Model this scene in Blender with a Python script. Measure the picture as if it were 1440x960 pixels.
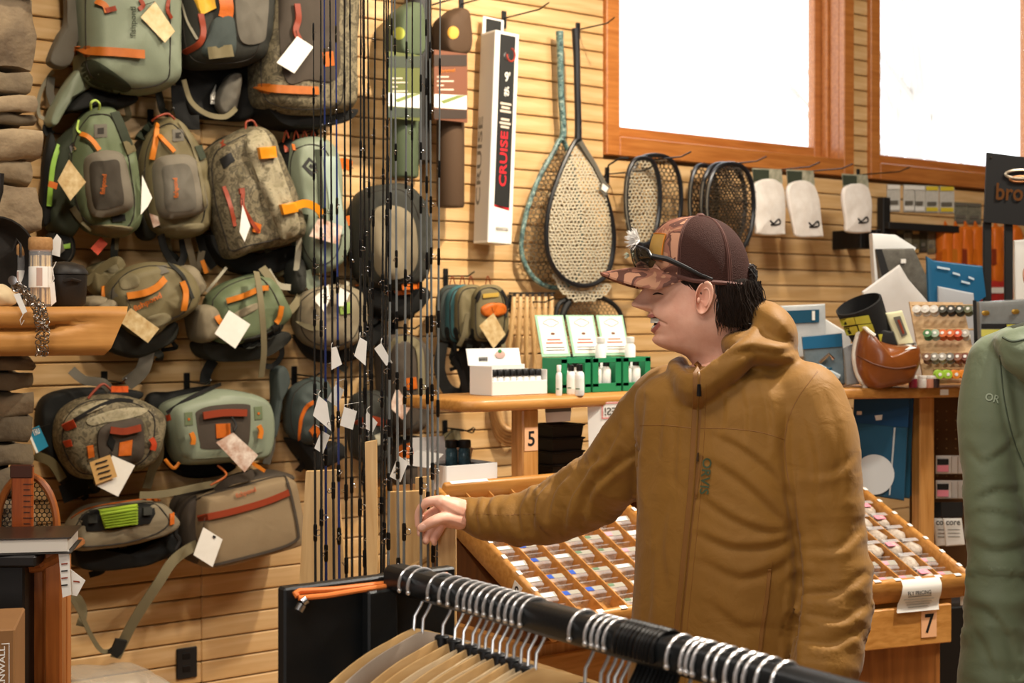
import bpy, bmesh, math, random
import numpy as np
from mathutils import Vector, Matrix, noise
from mathutils.bvhtree import BVHTree
random.seed(7)
for _o in list(bpy.data.objects): bpy.data.objects.remove(_o)
scene = bpy.context.scene
COL = scene.collection
PI = math.pi
def C(h):
    h = h.lstrip('#'); r = [int(h[i:i+2], 16)/255 for i in (0, 2, 4)]
    return tuple(c/12.92 if c <= .04045 else ((c+.055)/1.055)**2.4 for c in r) + (1.0,)
# ------------------------------------------------------------------ camera
# wall_back is the plane y = 0, x runs right along it, the room lies at y < 0
CAM = Vector((0, -4.7, 1.6)); TH = math.atan2(2670, 2000)
FW = Vector((math.cos(TH), math.sin(TH), 0)); RT = Vector((math.sin(TH), -math.cos(TH), 0)); UP = Vector((0, 0, 1))
cd = bpy.data.cameras.new('camera'); cam = bpy.data.objects.new('camera', cd); COL.objects.link(cam)
cd.lens = 50; cd.sensor_width = 36; cd.shift_y = -33/1440; cd.clip_start = .05
cam.location = CAM; cam.rotation_euler = (PI/2, 0, TH-PI/2)
cd.dof.use_dof = True; cd.dof.focus_distance = 2.75; cd.dof.aperture_fstop = 7.0
scene.camera = cam
# ------------------------------------------------------------------ sky, lamps, exposure
w = bpy.data.worlds.new('World'); scene.world = w; w.use_nodes = True
bg = w.node_tree.nodes['Background']; bg.inputs[0].default_value = (.93, .96, 1, 1); bg.inputs[1].default_value = 3.0
scene.view_settings.view_transform = 'Standard'; scene.view_settings.look = 'None'
scene.view_settings.gamma = 1; scene.view_settings.use_curve_mapping = False
scene.view_settings.exposure = -0.14
CEIL = 4.2
def area(name, loc, sx, sy, power, color, target=None, spread=PI):
    l = bpy.data.lights.new(name, 'AREA'); l.shape = 'RECTANGLE'; l.size = sx; l.size_y = sy; l.energy = power; l.color = color[:3]; l.spread = spread
    o = bpy.data.objects.new(name, l); COL.objects.link(o); o.location = loc
    if target is not None:
        d = Vector(target)-Vector(loc); o.rotation_euler = d.to_track_quat('-Z', 'Y').to_euler()
    return o
area('ceiling_light_a', (1.2, -3.6, CEIL-.1), 1.2, .5, 62, (1, .9, .76), (2.0, -1.2, 1.2))
area('ceiling_light_b', (4.4, -3.4, CEIL-.1), 1.2, .5, 120, (1, .92, .80), (5.0, -.4, 1.4))
area('ceiling_light_c', (-.8, -4.6, CEIL-.1), .8, .8, 62, (1, .93, .85), (1.9, -2.7, 1.2))
area('left_wall_fill', (-1.93, -4.9, 1.75), 2.6, 1.5, 80, (1, .97, .93), (1.9, -2.8, 1.5))  # fill lamp added on the left wall for frontal light, no window behind it
area('face_fill', (-.7, -2.3, CEIL-.1), .8, .8, 55, (1, .94, .87), (1.9, -2.8, 1.5))  # fill lamp added under the ceiling to brighten the man's face
area('track_spot_a', (1.1, -2.0, CEIL-.25), .14, .14, 12, (1, .84, .62), (2.0, 0, 1.6), 1.6)
area('track_spot_b', (3.3, -2.0, CEIL-.25), .14, .14, 36, (1, .86, .66), (3.2, 0, 1.9), 1.6)
area('track_spot_c', (3.4, -3.3, CEIL-.25), .14, .14, 36, (1, .92, .8), (2.3, -2.7, 1.2), 1.2)
# ------------------------------------------------------------------ measuring: photograph pixel -> point at a given distance
def P(px, py, Z): return CAM + float(Z)*(FW + (px-720)/2000*RT + (447-py)/2000*UP)
def W(px, py, d=0.0):            # on the vertical plane d metres in front of wall_back
    u = (px-720)/2000
    return P(px, py, (4.7-d)/(FW.y + u*RT.y))
def H(px, py, z):                # on the horizontal plane at height z
    return P(px, py, (1.6-z)/((py-447)/2000))
def px_of(p):
    r = p-CAM; Z = r.dot(FW); return (720+2000*r.dot(RT)/Z, 447-2000*r.z/Z, Z)
# ------------------------------------------------------------------ mesh helpers
WV = {}
class MB:
    def __init__(s): s.v = []; s.f = []; s.m = []; s.mi = 0
    def add(s, vs, fs):
        n = len(s.v); s.v += [Vector(v) for v in vs]; s.f += [tuple(i+n for i in f) for f in fs]; s.m += [s.mi]*len(fs); return s
    def box(s, c, size, ax=None, b=.003):
        c = Vector(c); X, Y, Z = ax or (Vector((1, 0, 0)), Vector((0, 1, 0)), Vector((0, 0, 1)))
        h = [q/2 for q in size]; b = min(b, min(h)*.9); vs = []; idx = {}
        for sx in (-1, 1):
            for sy in (-1, 1):
                for sz in (-1, 1):
                    for a in range(3):
                        q = [sx*h[0], sy*h[1], sz*h[2]]
                        for k in range(3):
                            if k != a: q[k] -= math.copysign(b, q[k])
                        idx[(sx, sy, sz, a)] = len(vs); vs.append(c+X*q[0]+Y*q[1]+Z*q[2])
        fs = []; S = [(-1, -1), (1, -1), (1, 1), (-1, 1)]
        def k(a, sa, p, q):
            t = [0, 0, 0]; t[a] = sa; o = [i for i in range(3) if i != a]; t[o[0]] = p; t[o[1]] = q; return tuple(t)
        for a in range(3):
            for sa in (-1, 1): fs.append([idx[k(a, sa, p, q)+(a,)] for p, q in S])
        for e in range(3):
            o = [i for i in range(3) if i != e]
            for p, q in S:
                t0 = [0]*3; t0[e] = -1; t0[o[0]] = p; t0[o[1]] = q; t1 = list(t0); t1[e] = 1
                fs.append([idx[tuple(t0)+(o[0],)], idx[tuple(t0)+(o[1],)], idx[tuple(t1)+(o[1],)], idx[tuple(t1)+(o[0],)]])
        for sx in (-1, 1):
            for sy in (-1, 1):
                for sz in (-1, 1): fs.append([idx[(sx, sy, sz, a)] for a in range(3)])
        return s.add(vs, fs)
    def loft(s, rings, closed=True, cap=True, loop=False):
        n = len(rings[0]); vs = [p for r in rings for p in r]; fs = []
        m = len(rings)
        for i in range(m if loop else m-1):
            for j in range(n if closed else n-1):
                a, b2 = i*n+j, i*n+(j+1) % n; c2 = ((i+1) % m)*n
                fs.append((a, b2, c2+(j+1) % n, c2+j))
        if cap and closed and not loop: fs += [tuple(range(n-1, -1, -1)), tuple(range((m-1)*n, m*n))]
        return s.add(vs, fs)
    def tube(s, pts, r, segs=8, closed=False, flat=None):
        pts = [Vector(p) for p in pts]; n = len(pts); rr = r if isinstance(r, (list, tuple)) else [r]*n
        rings = []; u = None
        for i, p in enumerate(pts):
            t = (pts[(i+1) % n]-pts[i-1]) if closed else (pts[min(i+1, n-1)]-pts[max(i-1, 0)])
            t = t.normalized() if t.length > 1e-9 else Vector((0, 0, 1))
            if u is None: u = t.orthogonal().normalized()
            u = u-t*u.dot(t); u = u.normalized() if u.length > 1e-6 else t.orthogonal().normalized(); v = t.cross(u)
            rings.append([p+rr[i]*(math.cos(a)*u+math.sin(a)*v) for a in [2*PI*k/segs for k in range(segs)]])
        return s.loft(rings, loop=closed)
    def lathe(s, prof, o, axis=(0, 0, 1), segs=20):
        ax = Vector(axis).normalized(); u = ax.orthogonal().normalized(); v = ax.cross(u); o = Vector(o)
        return s.loft([[o+ax*z+max(r, 1e-4)*(math.cos(a)*u+math.sin(a)*v) for a in [2*PI*k/segs for k in range(segs)]] for r, z in prof])
    def prism(s, pts, vec):
        pts = [Vector(p) for p in pts]; vec = Vector(vec); n = len(pts)
        fs = [tuple(range(n)), tuple(range(2*n-1, n-1, -1))]+[(i, i+n, (i+1) % n+n, (i+1) % n) for i in range(n)]
        return s.add(pts+[p+vec for p in pts], fs)
    def ribbon(s, pts, nrm, wd, th=.003):
        pts = [Vector(p) for p in pts]; n = len(pts); rings = []
        for i, p in enumerate(pts):
            t = (pts[min(i+1, n-1)]-pts[max(i-1, 0)]).normalized(); N = Vector(nrm[i] if isinstance(nrm, list) else nrm)
            sd = t.cross(N).normalized(); N2 = sd.cross(t).normalized(); w_ = wd[i] if isinstance(wd, (list, tuple)) else wd
            rings.append([p+sd*w_/2, p+sd*w_/2+N2*th, p-sd*w_/2+N2*th, p-sd*w_/2])
        return s.loft(rings)
    def ell(s, c, ax, r, nu=16, nv=10):
        c = Vector(c); vs = []; rings = []
        for j in range(1, nv):
            t = PI*j/nv
            rings.append([c+ax[0]*r[0]*math.sin(t)*math.cos(2*PI*k/nu)+ax[1]*r[1]*math.sin(t)*math.sin(2*PI*k/nu)+ax[2]*r[2]*math.cos(t) for k in range(nu)])
        return s.loft(rings)
    def build(s, name, mat, parent=None, smooth=True, ang=40, recalc=True):
        if parent is None:
            a = np.array([tuple(v) for v in s.v]); loc = Vector(((a[:, 0].min()+a[:, 0].max())/2, (a[:, 1].min()+a[:, 1].max())/2, a[:, 2].min()))
        else: loc = root_loc(parent)
        me = bpy.data.meshes.new(name); me.from_pydata([tuple(v-loc) for v in s.v], [], s.f)
        for m_ in (mat if isinstance(mat, (list, tuple)) else [mat]): me.materials.append(m_)
        me.polygons.foreach_set('material_index', s.m)
        if recalc:
            bm = bmesh.new(); bm.from_mesh(me); bmesh.ops.recalc_face_normals(bm, faces=bm.faces); bm.to_mesh(me); bm.free()
        if smooth: me.shade_smooth(); me.set_sharp_from_angle(angle=math.radians(ang))
        o = bpy.data.objects.new(name, me); COL.objects.link(o)
        if parent is None: o.location = loc
        else: o.parent = parent
        WV[o.name] = s
        return o
def root_loc(o):
    while o.parent: o = o.parent
    return o.location.copy()
def tag(o, label=None, cat=None, group=None, kind=None):
    if label: o['label'] = label
    if cat: o['category'] = cat
    if group: o['group'] = group
    if kind: o['kind'] = kind
    return o
def thing(name, loc, label, cat, group=None):
    o = bpy.data.objects.new(name, None); COL.objects.link(o); o.location = loc; o.empty_display_size = .05
    return tag(o, label, cat, group)
ORD = 'first second third fourth fifth sixth seventh eighth ninth tenth eleventh twelfth thirteenth fourteenth fifteenth sixteenth seventeenth eighteenth nineteenth twentieth'.split()
def copy_tree(o, parent=None, offset=None, rotz=None):
    c = o.copy(); COL.objects.link(c)
    if parent: c.parent = parent
    if offset is not None: c.location = Vector(o.location)+Vector(offset)
    if rotz is not None: c.rotation_euler.z = rotz
    for ch in list(o.children): copy_tree(ch, c)
    return c
def spline(pts, n=40, closed=False):
    pts = [tuple(p) for p in pts]; m = len(pts); a = np.array(pts, float); out = []
    segs = m if closed else m-1
    for i in range(n):
        t = i/n*segs if closed else i/(n-1)*segs
        k = min(int(t), segs-1); f = t-k
        if closed: q = [a[(k-1) % m], a[k % m], a[(k+1) % m], a[(k+2) % m]]
        else: q = [a[max(k-1, 0)], a[k], a[min(k+1, m-1)], a[min(k+2, m-1)]]
        out.append(tuple((.5*(2*q[1]+(q[2]-q[0])*f+(2*q[0]-5*q[1]+4*q[2]-q[3])*f*f+(3*q[1]-q[0]-3*q[2]+q[3])*f**3)).tolist()))
    return out
def poly(pts, step=6, closed=True):
    out = []; n = len(pts)
    for i in range(n if closed else n-1):
        a, b = pts[i], pts[(i+1) % n]; k = max(1, int(math.hypot(b[0]-a[0], b[1]-a[1])/step))
        out += [tuple(a[q]+(b[q]-a[q])*j/k for q in range(len(a))) for j in range(k)]
    return out if closed else out+[tuple(pts[-1])]
# ------------------------------------------------------------------ materials
MATS = {}
def nodes(m):
    m.use_nodes = True; nt = m.node_tree; return nt, nt.nodes, nt.links, nt.nodes['Principled BSDF']
def coords(nt, scale=(1, 1, 1), rot=(0, 0, 0)):
    tc = nt.nodes.new('ShaderNodeTexCoord'); mp = nt.nodes.new('ShaderNodeMapping')
    mp.inputs['Scale'].default_value = scale; mp.inputs['Rotation'].default_value = rot
    nt.links.new(tc.outputs['Object'], mp.inputs['Vector']); return mp.outputs['Vector']
def mat(name, c, rough=.6, metal=0, var=None, bump=None, stretch=(1, 1, 1), spec=.4, rnd=0, sheen=0, sss=0, emit=None, coat=0):
    if name in MATS: return MATS[name]
    m = bpy.data.materials.new(name); nt, N, L, b = nodes(m); MATS[name] = m
    c = C(c) if isinstance(c, str) else c
    b.inputs['Base Color'].default_value = c; b.inputs['Roughness'].default_value = rough; b.inputs['Metallic'].default_value = metal
    b.inputs['Specular IOR Level'].default_value = spec
    if coat: b.inputs['Coat Weight'].default_value = coat; b.inputs['Coat Roughness'].default_value = .15
    if sheen: b.inputs['Sheen Weight'].default_value = sheen
    if sss: b.inputs['Subsurface Weight'].default_value = sss; b.inputs['Subsurface Radius'].default_value = (.012, .004, .002); b.inputs['Subsurface Scale'].default_value = .6
    v = coords(nt, stretch) if (var or bump) else None
    cur = None
    if var:
        nz = N.new('ShaderNodeTexNoise'); nz.inputs['Scale'].default_value = var[0]; nz.inputs['Detail'].default_value = 6; nz.inputs['Roughness'].default_value = .6
        L.new(v, nz.inputs['Vector']); rp = N.new('ShaderNodeValToRGB'); k = var[2] if len(var) > 2 else .5
        rp.color_ramp.elements[0].position = .5-.25*k; rp.color_ramp.elements[1].position = .5+.25*k
        rp.color_ramp.elements[0].color = c; rp.color_ramp.elements[1].color = C(var[1]) if isinstance(var[1], str) else var[1]
        L.new(nz.outputs['Fac'], rp.inputs['Fac']); cur = rp.outputs['Color']
    if rnd:
        oi = N.new('ShaderNodeObjectInfo'); hs = N.new('ShaderNodeHueSaturation'); mr = N.new('ShaderNodeMapRange')
        mr.inputs['To Min'].default_value = 1-rnd; mr.inputs['To Max'].default_value = 1+rnd
        L.new(oi.outputs['Random'], mr.inputs['Value']); L.new(mr.outputs['Result'], hs.inputs['Value']); hs.inputs['Color'].default_value = c
        if cur: L.new(cur, hs.inputs['Color'])
        cur = hs.outputs['Color']
    if cur: L.new(cur, b.inputs['Base Color'])
    if bump:
        nz = N.new('ShaderNodeTexNoise'); nz.inputs['Scale'].default_value = bump[0]; nz.inputs['Detail'].default_value = 4
        L.new(v, nz.inputs['Vector']); nz.inputs['Distortion'].default_value = bump[3] if len(bump) > 3 else 0; nz.inputs['Detail'].default_value = 8 if len(bump) > 3 else 4; bp = N.new('ShaderNodeBump'); bp.inputs['Strength'].default_value = bump[1]; bp.inputs['Distance'].default_value = bump[2] if len(bump) > 2 else .004
        L.new(nz.outputs['Fac'], bp.inputs['Height']); L.new(bp.outputs['Normal'], b.inputs['Normal'])
    if emit: b.inputs['Emission Color'].default_value = C(emit[0]); b.inputs['Emission Strength'].default_value = emit[1]
    return m
def camo(name, cols, scale=14, rough=.7, soft=False, stretch=(1, 1, 1)):
    m = bpy.data.materials.new(name); nt, N, L, b = nodes(m); MATS[name] = m
    nz = N.new('ShaderNodeTexNoise'); nz.inputs['Scale'].default_value = scale; nz.inputs['Detail'].default_value = 2.5; nz.inputs['Distortion'].default_value = .6
    L.new(coords(nt, stretch), nz.inputs['Vector']); rp = N.new('ShaderNodeValToRGB'); rp.color_ramp.interpolation = 'LINEAR' if soft else 'CONSTANT'; nz.inputs['Detail'].default_value = 9 if soft else 2.5; nz.inputs['Roughness'].default_value = .72 if soft else .5
    e = rp.color_ramp.elements; n = len(cols); lo, hi = .36, .64
    e[0].position = 0; e[0].color = C(cols[0]); e[1].position = lo+(hi-lo)/(n-1)*.5; e[1].color = C(cols[1])
    for i in range(2, n): q = e.new(lo+(hi-lo)*(i-.5)/(n-1)); q.color = C(cols[i])
    L.new(nz.outputs['Fac'], rp.inputs['Fac']); L.new(rp.outputs['Color'], b.inputs['Base Color']); b.inputs['Roughness'].default_value = rough
    b.inputs['Specular IOR Level'].default_value = .3
    return m
def wood(name, c1, c2, axis='X', scale=1.0, rough=.45, coat=0, rnd=.06, rings=6.0):
    if name in MATS: return MATS[name]
    m = bpy.data.materials.new(name); nt, N, L, b = nodes(m); MATS[name] = m
    st = {'X': (.6, 8, 8), 'Y': (8, .6, 8), 'Z': (8, 8, .6)}[axis]; v = coords(nt, tuple(q*scale for q in st))
    nz = N.new('ShaderNodeTexNoise'); nz.inputs['Scale'].default_value = rings; nz.inputs['Detail'].default_value = 5; nz.inputs['Distortion'].default_value = .5; L.new(v, nz.inputs['Vector'])
    rp = N.new('ShaderNodeValToRGB'); rp.color_ramp.elements[0].position = .32; rp.color_ramp.elements[1].position = .68
    rp.color_ramp.elements[0].color = C(c1); rp.color_ramp.elements[1].color = C(c2); L.new(nz.outputs['Fac'], rp.inputs['Fac'])
    oi = N.new('ShaderNodeObjectInfo'); mr = N.new('ShaderNodeMapRange'); mr.inputs['To Min'].default_value = 1-rnd; mr.inputs['To Max'].default_value = 1+rnd
    hs = N.new('ShaderNodeHueSaturation'); L.new(oi.outputs['Random'], mr.inputs['Value']); L.new(mr.outputs['Result'], hs.inputs['Value']); L.new(rp.outputs['Color'], hs.inputs['Color'])
    L.new(hs.outputs['Color'], b.inputs['Base Color']); b.inputs['Roughness'].default_value = rough
    if coat: b.inputs['Coat Weight'].default_value = coat; b.inputs['Coat Roughness'].default_value = .2
    bp = N.new('ShaderNodeBump'); bp.inputs['Strength'].default_value = .12; bp.inputs['Distance'].default_value = .002; L.new(nz.outputs['Fac'], bp.inputs['Height']); L.new(bp.outputs['Normal'], b.inputs['Normal'])
    return m
def clear(name, tint=(1, 1, 1, 1), fac=.25, rough=.15, c=(.9, .9, .9, 1)):
    if name in MATS: return MATS[name]
    m = bpy.data.materials.new(name); nt, N, L, b = nodes(m); MATS[name] = m
    tr = N.new('ShaderNodeBsdfTransparent'); tr.inputs[0].default_value = tint; mx = N.new('ShaderNodeMixShader'); mx.inputs[0].default_value = fac
    b.inputs['Base Color'].default_value = c; b.inputs['Roughness'].default_value = rough
    L.new(tr.outputs[0], mx.inputs[1]); L.new(b.outputs[0], mx.inputs[2]); L.new(mx.outputs[0], N['Material Output'].inputs['Surface']); return m
# ------------------------------------------------------------------ surfaces: laying details on what was built
def bvh_of(*objs):
    vs = []; fs = []
    for o in objs:
        s = WV[o.name]; n = len(vs); vs += [tuple(v) for v in s.v]; fs += [tuple(i+n for i in f) for f in s.f]
    return BVHTree.FromPolygons(vs, fs)
def hit(px, py, bvh, d=.1):
    if bvh is not None:
        dr = (P(px, py, 1)-CAM).normalized(); r = bvh.ray_cast(CAM, dr)
        if r[0] is not None: return r[0]
        best = None
        for ang in range(0, 360, 30):                      # just past the edge: nearest point on the body
            for rad in (3, 7, 12, 20):
                q = bvh.ray_cast(CAM, (P(px+rad*math.cos(math.radians(ang)), py+rad*math.sin(math.radians(ang)), 1)-CAM).normalized())
                if q[0] is not None:
                    if best is None or rad < best[0]: best = (rad, (q[0]-CAM).dot(FW))
        if best: return P(px, py, best[1])
    return W(px, py, d)
OUT = Vector((0, -1, 0))
def patch(name, outline, mt, parent, bvh, h=.006, edge=None, d=.1, smooth=False, out=OUT, base=-.004, n=48, rings=4):
    """a raised pocket, panel, badge or print lying on a surface"""
    o = spline(outline, n, True) if smooth else poly(outline, 7)
    cx = sum(p[0] for p in o)/len(o); cy = sum(p[1] for p in o)/len(o); e = h*.6 if edge is None else edge
    mb = MB(); R = []
    prof = [(1, base), (1, e)]+[(1-.16*k, e+(h-e)*min(1, math.sin(PI/2*min(1, k/2.0)))) for k in range(1, rings+1)]
    for s_, l_ in prof:
        R.append([hit(cx+(p[0]-cx)*s_, cy+(p[1]-cy)*s_, bvh, d)+out*l_ for p in o])
    vs = [p for r in R for p in r]; k = len(o); fs = []
    for i in range(len(R)-1):
        for j in range(k): fs.append((i*k+j, i*k+(j+1) % k, (i+1)*k+(j+1) % k, (i+1)*k+j))
    vs.append(hit(cx, cy, bvh, d)+out*h); c = len(vs)-1; b0 = (len(R)-1)*k
    fs += [(b0+j, b0+(j+1) % k, c) for j in range(k)]
    mb.add(vs, fs); return mb.build(name, mt, parent, ang=50)
def strip(name, pts, wd, mt, parent, bvh=None, d=.1, lift=.003, th=.003, n=None, out=OUT, cord=False, sm=True):
    """a strap, zip or seam; pts (px,py) lie on the surface, pts (px,py,d) hang free at d metres from the wall"""
    n = n or max(8, int(len(pts)*6)); free = len(pts[0]) == 3
    q = spline(pts, n) if sm else poly(pts, 8, False)
    pp = [W(*p) if free else hit(p[0], p[1], bvh, d)+out*lift for p in q]; mb = MB()
    if cord: mb.tube(pp, wd/2, 6)
    else: mb.ribbon(pp, [out]*len(pp), wd, th)
    return mb.build(name, mt, parent)
def card(name, quad, d, mt, parent, th=.0015, dd=None):
    dd = dd or [0, 0, 0, 0]; p = [W(q[0], q[1], d+e) for q, e in zip(quad, dd)]; n = (p[1]-p[0]).cross(p[2]-p[0]).normalized()
    mb = MB().prism(p, n*th); return mb.build(name, mt, parent, smooth=False)
_tx = {}
def text2d(s):
    if s in _tx: return _tx[s]
    cu = bpy.data.curves.new('t', 'FONT'); cu.body = s; cu.size = 1; cu.resolution_u = 3; cu.offset = .018; o = bpy.data.objects.new('t', cu); COL.objects.link(o)
    dg = bpy.context.evaluated_depsgraph_get(); me = bpy.data.meshes.new_from_object(o.evaluated_get(dg))
    vs = [(v.co.x, v.co.y) for v in me.vertices]; fs = [tuple(p.vertices) for p in me.polygons]
    bpy.data.objects.remove(o); bpy.data.curves.remove(cu); bpy.data.meshes.remove(me)
    x0 = min(v[0] for v in vs); y0 = min(v[1] for v in vs); x1 = max(v[0] for v in vs); y1 = max(v[1] for v in vs)
    vs = [((x-x0)/(x1-x0), (y-y0)/(y1-y0)) for x, y in vs]; _tx[s] = (vs, fs); return _tx[s]
def text(name, s, p0, p1, hpx, mt, parent, bvh=None, d=.1, lift=.002, out=OUT, Z=None, bold=0):
    vs, fs = text2d(s); ex = (p1[0]-p0[0], p1[1]-p0[1]); L = math.hypot(*ex); up = (ex[1]/L*hpx, -ex[0]/L*hpx)
    pp = []
    for x, y in vs:
        a, b = p0[0]+ex[0]*x+up[0]*y, p0[1]+ex[1]*x+up[1]*y
        pp.append((P(a, b, Z) if Z else hit(a, b, bvh, d))+out*lift)
    return MB().add(pp, fs).build(name, mt, parent, smooth=False, recalc=False)
def text3(name, s, o, X, Y, wd, ht, mt, parent):
    vs, fs = text2d(s); return MB().add([Vector(o)+Vector(X)*x*wd+Vector(Y)*y*ht for x, y in vs], fs).build(name, mt, parent, smooth=False, recalc=False)
def puff(mb, outline, d0, d1, inset=.035, n=56, dome=.01, wr=.004, smooth=True, seed=0, bottom=0, sf=14):
    """a stuffed body whose outline is seen against the wall: back at d0, front at d1"""
    dm = d0+(d1-d0)*.55; o = spline(outline, n, True) if smooth else poly(outline, 8); q = [W(p[0], p[1], dm) for p in o]; n = len(q)
    c = sum(q, Vector())/n; rad = [(p-c).length for p in q]; mr = min(rad); ins = min(inset, mr*.6); R = []
    prof = []
    for k in range(5): a = PI/2*k/4; prof.append((ins*.9*(1-math.sin(a)), d0+(dm-d0)*(1-math.cos(a)) if k else d0))
    for k in range(1, 7): a = PI/2*k/6; prof.append((ins*(1-math.cos(a)), dm+(d1-dm)*math.sin(a)))
    for s_, y in prof: R.append([c+(p-c)*(1-s_/max(r, .001))+Vector((0, -(y-dm), 0)) for p, r in zip(q, rad)])
    last = R[-1]
    for s_ in (.82, .62, .42, .22): R.append([c+Vector((0, -(d1-dm)-dome*(1-s_*s_), 0))+(p-Vector((c.x, p.y, c.z)))*s_ for p in last])
    vs = []
    for i, r in enumerate(R):
        for p in r:
            k = noise.noise(p*sf+Vector((seed*3.1, 0, 0)))*wr*1.6+(.35-abs(noise.noise(Vector((p.x*sf*1.5+p.z*sf*.8, p.y*sf, p.z*sf*1.1-p.x*sf*.5))+Vector((seed, 5, 0))))*1.6)*wr*1.1
            vs.append(p+Vector((noise.noise(p*9+Vector((seed, 1, 2)))*wr*.6, -k, noise.noise(p*9+Vector((4, seed, 2)))*wr*.6)))
    fs = [(i*n+j, i*n+(j+1) % n, (i+1)*n+(j+1) % n, (i+1)*n+j) for i in range(len(R)-1) for j in range(n)]
    vs.append(c+Vector((0, -(d1-dm)-dome, 0))); b0 = (len(R)-1)*n; fs += [(b0+j, b0+(j+1) % n, len(vs)-1) for j in range(n)]; fs.append(tuple(range(n-1, -1, -1)))
    return mb.add(vs, fs)
# ------------------------------------------------------------------ shared materials
pine = wood('slat_pine', '#c49a62', '#d8b584', 'X', 1.2, .5, 0, .05, 4)
oak = wood('fixture_oak', '#a8702e', '#c48c48', 'X', 1.5, .45, .1, .05)
oakz = wood('fixture_oak_upright', '#b47a3a', '#d29a58', 'Z', 1.5, .4, .2, .05)
trimw = wood('window_trim_fir', '#a5612a', '#bf7a3c', 'X', 1.2, .35, .3, .03)
white = mat('paper_white', '#efece4', .6, var=(30, '#e6e2d8', 1)); black = mat('black_plastic', '#0d0d0e', .45); blackm = mat('black_metal', '#121314', .38, .3)
steel = mat('steel', '#c8c8c8', .22, 1); ink = mat('ink_black', '#191817', .6); orange = mat('orange_trim', '#c8691e', .5, var=(60, '#b35513', 1))
red = mat('red_print', '#c8202a', .5); clearp = clear('clear_plastic', (.95, .95, .95, 1), .22); peach = mat('peach_paper', '#e8b183', .7)
def slatrun(parent, z, x0, x1, me_cache={}):
    k = round(x1-x0, 3)
    if k not in me_cache:
        o = MB().box((0, 0, 0), (x1-x0-.0015, .014, .0716), b=.0035).build('slat', pine, None, smooth=False); me_cache[k] = o.data
        bpy.data.objects.remove(o)
        me_cache[k].transform(Matrix.Translation((0, 0, -.0358)))
    o = bpy.data.objects.new('slat', me_cache[k]); COL.objects.link(o); o.parent = parent; o.location = Vector(((x0+x1)/2, -.007, z))-parent.location; return o
WINS = [(4.006, 5.632), (5.762, 7.45)]; WZ0, WZ1 = 2.305, 3.9
gap = mat('groove_backing_board', '#7a5a34', .8)  # dark tan backing board seen in the gaps between slats
mb = MB()
for x0, x1, z0, z1 in [(-2, WINS[0][0]+.03, 0, CEIL), (WINS[0][1]-.03, WINS[1][0]+.03, 0, CEIL), (WINS[1][1]-.03, 9.5, 0, CEIL), (WINS[0][0]+.03, WINS[0][1]-.03, 0, WZ0+.03), (WINS[0][0]+.03, WINS[0][1]-.03, WZ1-.03, CEIL), (WINS[1][0]+.03, WINS[1][1]-.03, 0, WZ0+.03), (WINS[1][0]+.03, WINS[1][1]-.03, WZ1-.03, CEIL)]:
    z0 = z0 if z0 else -.2; mb.box(((x0+x1)/2, .06, (z0+z1)/2), (x1-x0, .12, z1-z0), b=.0001)
wall = tag(mb.build('wall_back', gap, None, smooth=False), 'pine slatwall covering the long back wall', kind='structure')
tag(MB().box((5.2, -.022, .045), (8.4, .016, .09), b=.004).build('baseboard_back', trimw, None, smooth=False), 'fir baseboard along the slatwall', kind='structure')
SEAMS = [-.302, 2.138, 4.578, 7.018]
for r in range(-9, 46):
    z = .689+.0762*r+.0381
    if z < .04 or z > CEIL-.03: continue
    cuts = [(.95, 9.5)] if True else []
    if z+.034 > WZ0 and z-.034 < WZ1:
        cuts = [(.95, WINS[0][0]), (WINS[0][1], WINS[1][0]), (WINS[1][1], 9.5)]
    for a, b in cuts:
        e = [a]+[s for s in SEAMS if a < s < b]+[b]
        for x0, x1 in zip(e, e[1:]): slatrun(wall, z, x0, x1)
# windows ------------------------------------------------------------
glass = clear('window_pane_glass', (1, 1, 1, 1), .06, .02)
for i, (x0, x1) in enumerate(WINS):
    wn = bpy.data.objects.new('window_%d' % (i+1), None); COL.objects.link(wn); wn.location = ((x0+x1)/2, 0, WZ0); wn['kind'] = 'structure'
    def b(name, ax, bx, y0, y1, az, bz, m=trimw): return MB().box(((ax+bx)/2, (y0+y1)/2, (az+bz)/2), (abs(bx-ax), abs(y1-y0), abs(bz-az)), b=.004).build(name, m, wn, smooth=False)
    c = .075
    b('casing', x0, x0+c, -.036, 0, WZ0, WZ1); b('casing', x1-c, x1, -.036, 0, WZ0, WZ1); b('casing', x0+c, x1-c, -.036, 0, WZ0, WZ0+.085); b('casing', x0+c, x1-c, -.036, 0, WZ1-.085, WZ1)
    b('jamb', x0+c-.02, x0+c, 0, .15, WZ0+.085, WZ1-.085); b('jamb', x1-c, x1-c+.02, 0, .15, WZ0+.085, WZ1-.085); b('sill', x0+c, x1-c, 0, .15, WZ0+.066, WZ0+.085); b('jamb', x0+c, x1-c, 0, .15, WZ1-.085, WZ1-.066)
    b('stop', x1-c-.02, x1-c, .06, .10, WZ0+.085, WZ1-.085); b('stop', x0+c, x0+c+.02, .06, .10, WZ0+.085, WZ1-.085)
    s = .065
    b('sash', x0+c, x0+c+s, .10, .145, WZ0+.085, WZ1-.085); b('sash', x1-c-s, x1-c, .10, .145, WZ0+.085, WZ1-.085); b('sash', x0+c+s, x1-c-s, .10, .145, WZ0+.085, WZ0+.085+s); b('sash', x0+c+s, x1-c-s, .10, .145, WZ1-.085-s, WZ1-.085)
    b('pane', x0+c+s, x1-c-s, .12, .126, WZ0+.085+s, WZ1-.085-s, glass)
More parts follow.
